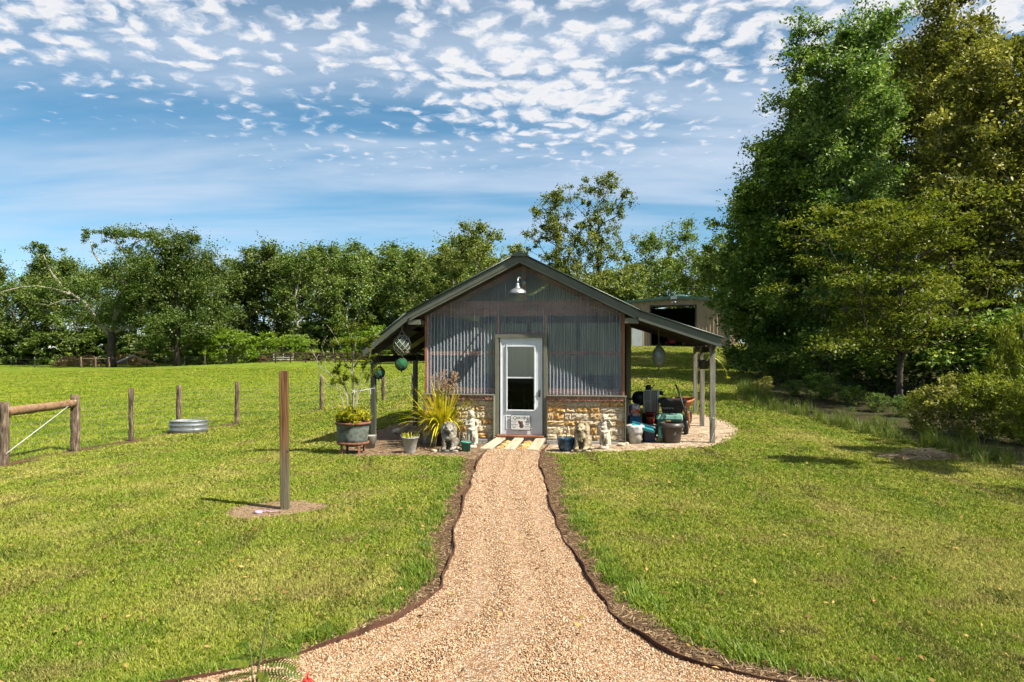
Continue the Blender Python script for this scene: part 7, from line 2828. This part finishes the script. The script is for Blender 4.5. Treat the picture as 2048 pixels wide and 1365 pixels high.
    for cx in (-0.15, 0.0, 0.15):
        MB().box((cx, -dp / 2 - 0.012, h_ / 2), (0.022, 0.016, h_ - 0.02)).build('grille_bar', M_BEIGE, ac, bevel=0.003)
    MB().box((-0.075, -dp / 2 - 0.014, 0.255), (0.13, 0.012, 0.05)).build('label_plate', M_BEIGE, ac, bevel=0.003)
    MB().box((-0.08, -dp / 2 - 0.021, 0.255), (0.09, 0.004, 0.02)).build('label_strip', M_GR, ac)
    # black plants in pots on top of the case
    for i, (ox, sc, lab) in enumerate(((-0.07, 1.0, 'dark metal watering can on top of the air conditioner case'), (0.25, 0.7, 'small dark watering can right behind the air conditioner case'))):
        p = thing('watering_can', lab, 'watering can', (base.x + ox, dd + (0.0 if i == 0 else 0.15), base.z + (0.532 if i == 0 else 0.42)), 0.4 * i)
        p.scale = (sc, sc, sc)
        MB().lathe([(0.0, 0.0), (0.07, 0.0), (0.065, 0.08), (0.045, 0.11), (0.035, 0.11), (0.0, 0.10)], 18).build('can_body', M_BK, p, True)
        MB().tube([(0.06, 0, 0.02), (0.11, 0, 0.07), (0.14, 0, 0.12)], [0.012, 0.009, 0.012], 8).build('spout', M_BK, p, True)
        MB().tube([(-0.06, 0, 0.04), (-0.09, 0, 0.09), (-0.05, 0, 0.16), (0.03, 0, 0.15), (0.04, 0, 0.10)], 0.008, 8).build('handle', M_BK, p, True)
    if True:
        q = thing('pot_stand', 'black folding stand behind the air conditioner case', 'stand', (base.x + 0.235, dd + 0.15, T(base.x + 0.235, dd + 0.15) + 0.002))
        hz = base.z + 0.42 - T(base.x + 0.235, dd + 0.15)
        MB().box((0, 0, hz - 0.012), (0.16, 0.16, 0.018)).build('stand_top', M_BK, q)
        for a_ in range(4):
            sx, sy = (-1, 1)[a_ % 2] * 0.07, (-1, 1)[a_ // 2] * 0.07
            MB().box((sx, sy, hz / 2 - 0.01), (0.012, 0.012, hz - 0.02)).build('leg', M_BK, q)
    # black grill-like table by the wall
    g2 = S(2.42, 2.0, 0)
    t = thing('barbecue_grill', 'old black barbecue grill in the shade of the shed wall', 'grill', (g2.x, g2.y, T(g2.x, g2.y)), -TH)
    t.scale = (0.75, 0.75, 0.95)
    MB().lathe([(0.0, 0.62), (0.14, 0.64), (0.22, 0.72), (0.235, 0.80), (0.24, 0.82), (0.225, 0.88), (0.15, 0.96), (0.0, 0.985)], 24).build('bowl_and_lid', M_RUSTB if False else M_BLACK, t, True)
    MB().tube([(-0.05, 0, 0.98), (-0.05, 0, 1.03), (0.05, 0, 1.03), (0.05, 0, 0.98)], 0.010, 8).build('lid_handle', M_DARKW, t)
    for a_ in (0.5, 2.6, 4.7):
        MB().tube([(0.13 * math.cos(a_), 0.13 * math.sin(a_), 0.66), (0.25 * math.cos(a_), 0.25 * math.sin(a_), 0.0)], 0.012, 8).build('leg', M_BLACK, t)
    MB().box((-0.3, 0, 0.78), (0.18, 0.36, 0.02)).build('side_shelf', M_DARKW, t)
    # red and orange pots nested on a dark box
    g = G(1301, 872)
    dd = g.y - 0.12
    b_ = at(1301, 849, dd)
    t = thing('dark_box', 'dark box under the red pots', 'box', (b_.x, dd, T(b_.x, dd) + 0.004))
    hz = b_.z - t.location.z
    MB().box((0, 0, hz / 2 - 0.012), (0.22, 0.20, hz - 0.026)).build('box_body', M_DB, t, bevel=0.01)
    MB().box((0, 0, hz - 0.013), (0.24, 0.22, 0.022)).build('box_lid', M_BAG, t, bevel=0.006)
    t = thing('red_pots', 'nested red and orange flower pots on the dark box', 'pots', (b_.x, dd, b_.z))
    M_RED = mat('red_plastic', (0.36, 0.012, 0.012), (0.45, 0.02, 0.018), rough=0.4)
    M_ORG = mat('orange_plastic', (0.55, 0.15, 0.03), (0.62, 0.2, 0.04), rough=0.45)
    MB().lathe([(0.0, 0.0), (0.07, 0.0), (0.088, 0.115), (0.0, 0.115)], 24).build('lower_pot', M_RED, t, True)
    MB().lathe([(0.0, 0.116), (0.09, 0.116), (0.10, 0.165), (0.0, 0.165)], 24).build('middle_pot', M_ORG, t, True)
    MB().lathe([(0.0, 0.166), (0.105, 0.166), (0.112, 0.235), (0.118, 0.236), (0.118, 0.262), (0.10, 0.262), (0.09, 0.2), (0.0, 0.2)], 24).build('upper_pot', mat('dark_red_plastic', (0.16, 0.012, 0.015), (0.22, 0.018, 0.02), rough=0.4), t, True)
    # green storage tote
    g = G(1340, 880)
    dd = g.y + 0.25
    x = (1339 - 1024) / F * dd
    z0 = T(x, dd) + 0.004
    t = thing('green_tote', 'pale green storage tote with a ribbed lid behind the brown tub', 'tote', (x, dd, z0), -TH - 0.05)
    M_GT = mat('sea_green_tote', (0.16, 0.36, 0.28), (0.24, 0.45, 0.36), scale=4, rough=0.5)
    M_GD = mat('dark_green_tote', (0.03, 0.16, 0.13), (0.045, 0.2, 0.16), rough=0.5)
    hh = H - (838 - HZ) / F * dd - z0
    MB().box((0, 0, hh / 2), (0.47, 0.36, hh), taper=1.08).build('tote_body', M_GD, t, bevel=0.02)
    lid = MB().box((0, 0, hh + 0.045), (0.565, 0.43, 0.09), taper=0.93).build('lid', M_GT, t, bevel=0.015)
    for k in (-0.19, -0.065, 0.065, 0.19):
        MB().box((k, 0.0, hh + 0.096), (0.10, 0.36, 0.014)).build('lid_rib', M_GT, lid, bevel=0.005)
    MB().box((-0.02, -0.20, hh - 0.03), (0.10, 0.03, 0.03)).build('latch', mat('amber_latch', (0.5, 0.30, 0.06)), t, bevel=0.005)
    # brown-black round planter tub in front
    g = G(1343, 886)
    t = thing('plastic_tub', 'large dark brown plastic tub with a wide rim in front of the green tote', 'tub', (g.x, g.y, g.z + 0.006))
    M_TUB = mat('dark_brown_plastic', (0.045, 0.036, 0.030), (0.07, 0.058, 0.05), scale=4, rough=0.45)
    MB().lathe([(0.0, 0.0), (0.165, 0.0), (0.175, 0.03), (0.20, 0.17), (0.205, 0.175), (0.222, 0.31), (0.255, 0.315), (0.258, 0.345), (0.24, 0.40), (0.215, 0.41), (0.20, 0.36), (0.0, 0.34)], 36).build('tub_body', M_TUB, t, True)
    MB().lathe([(0.0, 0.362), (0.205, 0.362)], 24).build('soil', M_SOILP, t)
    lg = MB()
    lg.tube([(0.015, -0.222, 0.20), (0.03, -0.222, 0.225), (0.045, -0.222, 0.25)], [0.004, 0.006, 0.002], 5)
    lg.tube([(-0.01, -0.218, 0.195), (0.05, -0.215, 0.195)], 0.004, 5)
    lg.tube([(-0.025, -0.214, 0.178), (0.055, -0.212, 0.178)], 0.003, 5)
    lg.build('emblem', MATS['grey_plastic'], t)
    # black dump cart with a folding handle
    dd = 16.6
    x = (1344 - 1024) / F * dd
    z0 = T(x, dd)
    t = thing('dump_cart', 'black garden dump cart with a long folding handle', 'cart', (x, dd, z0), -TH)
    zt, zb = H - (799 - HZ) / F * dd - z0, H - (829 - HZ) / F * dd - z0
    vs = []
    for (z, w, l) in ((zb, 0.20, 0.30), (zt - 0.07, 0.27, 0.40)):
        vs += [(-w, -l * 0.7, z), (w, -l * 0.7, z), (w, l, z), (-w, l, z)]
    for (z, w, l) in ((zt - 0.07, 0.30, 0.43), (zt, 0.31, 0.44), (zt, 0.27, 0.40), (zb + 0.03, 0.19, 0.28)):
        vs += [(-w, -l * 0.7, z), (w, -l * 0.7, z), (w, l, z), (-w, l, z)]
    fs = [(3, 2, 1, 0)]
    for r in range(5):
        for k in range(4):
            fs.append((r * 4 + k, r * 4 + (k + 1) % 4, r * 4 + 4 + (k + 1) % 4, r * 4 + 4 + k))
    fs.append((20, 21, 22, 23))
    MB().add(vs, fs).build('tub', M_BK, t, bevel=0.012)
    me = text_mesh('erraWorx', 0.075, extrude=0.0005)
    o = link('lettering', me, mat('white_print', (0.6, 0.6, 0.58), rough=0.5), t, (-0.13, -0.262, zt - 0.20), (R(80), 0, 0))
    MB().box((0, 0.05, zb - 0.04), (0.34, 0.5, 0.05)).build('chassis', M_BLACK, t)
    for sx in (-0.30, 0.30):
        for sy in (-0.16, 0.32):
            rr_ = max(0.13, zb * 0.45)
            w = MB().lathe([(rr_ * 0.5, -0.045), (rr_ * 0.92, -0.045), (rr_, -0.02), (rr_, 0.02), (rr_ * 0.92, 0.045), (rr_ * 0.5, 0.045)], 24).build('wheel', M_BLACK, t, True, (sx, sy, rr_ + 0.01), (0, R(90), 0))
            MB().lathe([(0.0, -0.03), (rr_ * 0.5, -0.03), (rr_ * 0.5, 0.03), (0.0, 0.03)], 16).build('hub', MATS['grey_plastic'], w)
            MB().tube([(sx * 0.9, sy, rr_ + 0.01), (sx * 0.4, sy, zb - 0.05)], 0.015, 6).build('axle_arm', M_BLACK, t)
    hx = MB()
    p0 = Vector((0.33, -0.30, zb - 0.12))
    p1 = Vector((0.15, -0.34, H - (786 - HZ) / F * dd - z0))
    p2 = Vector((0.07, -0.36, H - (769 - HZ) / F * dd - z0))
    hx.tube([p0, p1], 0.016, 8)
    hx.build('handle_shaft', M_BLACK, t, True)
    hg = MB()
    for s in (-0.035, 0.035):
        hg.tube([p1 + Vector((s * 0.2, s, 0)), p1.lerp(p2, 0.3) + Vector((s * 0.3, s, 0)), p2 + Vector((s * 0.3, s, 0))], 0.012, 8)
    hg.tube([p2 + Vector((-0.0105, -0.04, 0)), p2 + Vector((0.0105, 0.04, 0))], 0.016, 8)
    hg.build('handle_grip', M_BK, t, True)
    # orange wheelbarrow behind
    dd = 17.6
    x = (1364 - 1024) / F * dd
    z0 = T(x, dd)
    t = thing('wheelbarrow', 'rust orange wheelbarrow behind the black cart', 'wheelbarrow', (x, dd, z0), R(62))
    M_OR = mat('rusty_orange_paint', (0.34, 0.10, 0.03), (0.48, 0.18, 0.06), (0.22, 0.08, 0.04), scale=5, rough=0.75, bump=0.2)
    zt = H - (798 - HZ) / F * dd - z0
    vs, fs = [], []
    for (z, w, l0, l1) in ((zt - 0.26, 0.13, -0.22, 0.12), (zt - 0.05, 0.26, -0.42, 0.30), (zt, 0.29, -0.46, 0.36), (zt, 0.265, -0.435, 0.335), (zt - 0.235, 0.12, -0.21, 0.11)):
        for k in range(16):
            a_ = 2 * math.pi * k / 16
            cx, sy = math.cos(a_), math.sin(a_)
            lx = (l1 + l0) / 2 + (l1 - l0) / 2 * math.copysign(abs(cx) ** 0.6, cx)
            vs.append((lx, w * math.copysign(abs(sy) ** 0.6, sy), z + (0.03 * cx if z > zt - 0.1 else 0)))
    for j in range(4):
        for k in range(16):
            fs.append((j * 16 + k, j * 16 + (k + 1) % 16, j * 16 + 16 + (k + 1) % 16, j * 16 + 16 + k))
    fs += [tuple(range(15, -1, -1)), tuple(64 + k for k in range(16))]
    MB().add(vs, fs).build('tray', M_OR, t, True)
    for s in (-1, 1):
        MB().tube([(0.62, s * 0.05, 0.20), (0.1, s * 0.16, zt - 0.30), (-0.85, s * 0.28, zt - 0.12)], 0.02, 8).build('handle', M_DARKW, t)
        MB().tube([(-0.1, s * 0.2, zt - 0.27), (-0.22, s * 0.24, 0.01), (-0.36, s * 0.22, zt - 0.24)], 0.014, 8).build('leg', M_OR, t)
    wl = MB().lathe([(0.11, -0.045), (0.17, -0.045), (0.195, -0.02), (0.195, 0.02), (0.17, 0.045), (0.11, 0.045)], 24).build('wheel', M_BLACK, t, True, (0.60, 0, 0.196), (R(90), 0, 0))
    MB().lathe([(0.0, -0.02), (0.11, -0.03), (0.11, 0.03), (0.0, 0.02)], 16).build('rim', M_OR, wl)
    # old cord tied round the front right post
    p = S(3.88, -0.06, 0)
    mb = MB()
    z0 = T(p.x, p.y)
    mb.lathe([(0.072, 0.0), (0.080, 0.006), (0.072, 0.014)], 4, (p.x + sT * 0.06, p.y + cT * 0.06, z0 + 0.50))
    mb.tube([(p.x + 0.05, p.y - 0.03, z0 + 0.52), (p.x + 0.075, p.y - 0.05, z0 + 0.42), (p.x + 0.02, p.y - 0.03, z0 + 0.22), (p.x - 0.03, p.y - 0.02, z0 + 0.05)], 0.008, 6)
    tag(mb.build('tied_cord', M_ROPE), 'pale cord knotted round the front right roof post', 'cord')


make_clutter()


# ------------------------------------------------------------------ flowering plant close to the camera
def make_foreground_plant():
    rng = np.random.default_rng(381)
    d = 3.3
    b = Vector(((508 - 1024) / F * d, d, 0.0))
    t = thing('flowering_shrub', 'fern-leaved shrub with one red flower at the bottom edge', 'shrub', (b.x, b.y, T(b.x, b.y)))

    def q(px, py, dy=0.0):
        p = at(px, py, d + dy)
        return p - Vector((b.x, b.y, T(b.x, b.y)))
    st = MB()
    st.tube([(0, 0, 0), q(508, 1420), q(516, 1345), q(523, 1300), q(532, 1262), q(546, 1222)], [0.008, 0.007, 0.006, 0.005, 0.004, 0.002], 8)
    st.tube([q(510, 1400), q(505, 1355), q(502, 1310), q(497, 1286)], [0.006, 0.005, 0.003, 0.002], 6)
    st.tube([(0, 0, 0), q(560, 1480, 0.05), q(605, 1400, 0.08), q(615, 1368, 0.08)], [0.007, 0.006, 0.005, 0.004], 6)
    st.build('stem', mat('green_stem', (0.10, 0.13, 0.04), (0.16, 0.18, 0.06), rough=0.7), t, True)
    lv = MB()
    fr = [((516, 1350), (560, 1338), (600, 1352)), ((514, 1355), (555, 1350), (585, 1370)), ((521, 1310), (560, 1300), (596, 1312)), ((518, 1330), (570, 1318), (592, 1336)), ((512, 1348), (478, 1350), (440, 1362)), ((520, 1315), (490, 1308), (462, 1322)),
          ((502, 1310), (485, 1282), (478, 1288)), ((530, 1270), (545, 1276), (552, 1282)), ((508, 1362), (480, 1368), (455, 1380)), ((514, 1340), (535, 1352), (525, 1372)), ((506, 1330), (475, 1322), (455, 1330))]
    for i, (a, m, c) in enumerate(fr):
        dy = rng.normal(0, 0.06)
        A, M_, C = q(*a), q(*m, dy), q(*c, dy * 1.6)
        P = [A * (1 - s) ** 2 + M_ * 2 * s * (1 - s) + C * s * s for s in np.linspace(0, 1, 14)]
        lv.tube(P, 0.0014, 4)
        for k in range(2, 14):
            dr = (P[k] - P[k - 1]).normalized()
            side = dr.cross(Vector((0, -0.5, 1))).normalized()
            for s in (-1, 1):
                ribbon_leaf(lv, P[k], side * s + dr * 0.35 + Vector((0, 0, -0.1)), 0.028, 0.012, 0.2, rng, 2, 0.1)
    lv.build('foliage', leafmat('fern_leaf', [(0.05, 0.10, 0.010), (0.09, 0.16, 0.015), (0.22, 0.22, 0.03)], scale=6), t)
    fl = MB()
    c = q(615, 1362, 0.08)
    for k in range(7):
        a = k * 0.9
        fl.ell(c + Vector((0.013 * math.cos(a), 0.010 * math.sin(a), 0.004 * math.sin(2 * a))), (0.011, 0.010, 0.008), 8)
    for k in range(4):
        fl.tube([c, c + Vector((0.004 * (k - 1.5), 0, 0.035 + 0.004 * k))], [0.0016, 0.001], 4)
    fl.build('red_flower', mat('red_petal', (0.62, 0.012, 0.010), (0.75, 0.03, 0.02), rough=0.5), t, True)


make_foreground_plant()
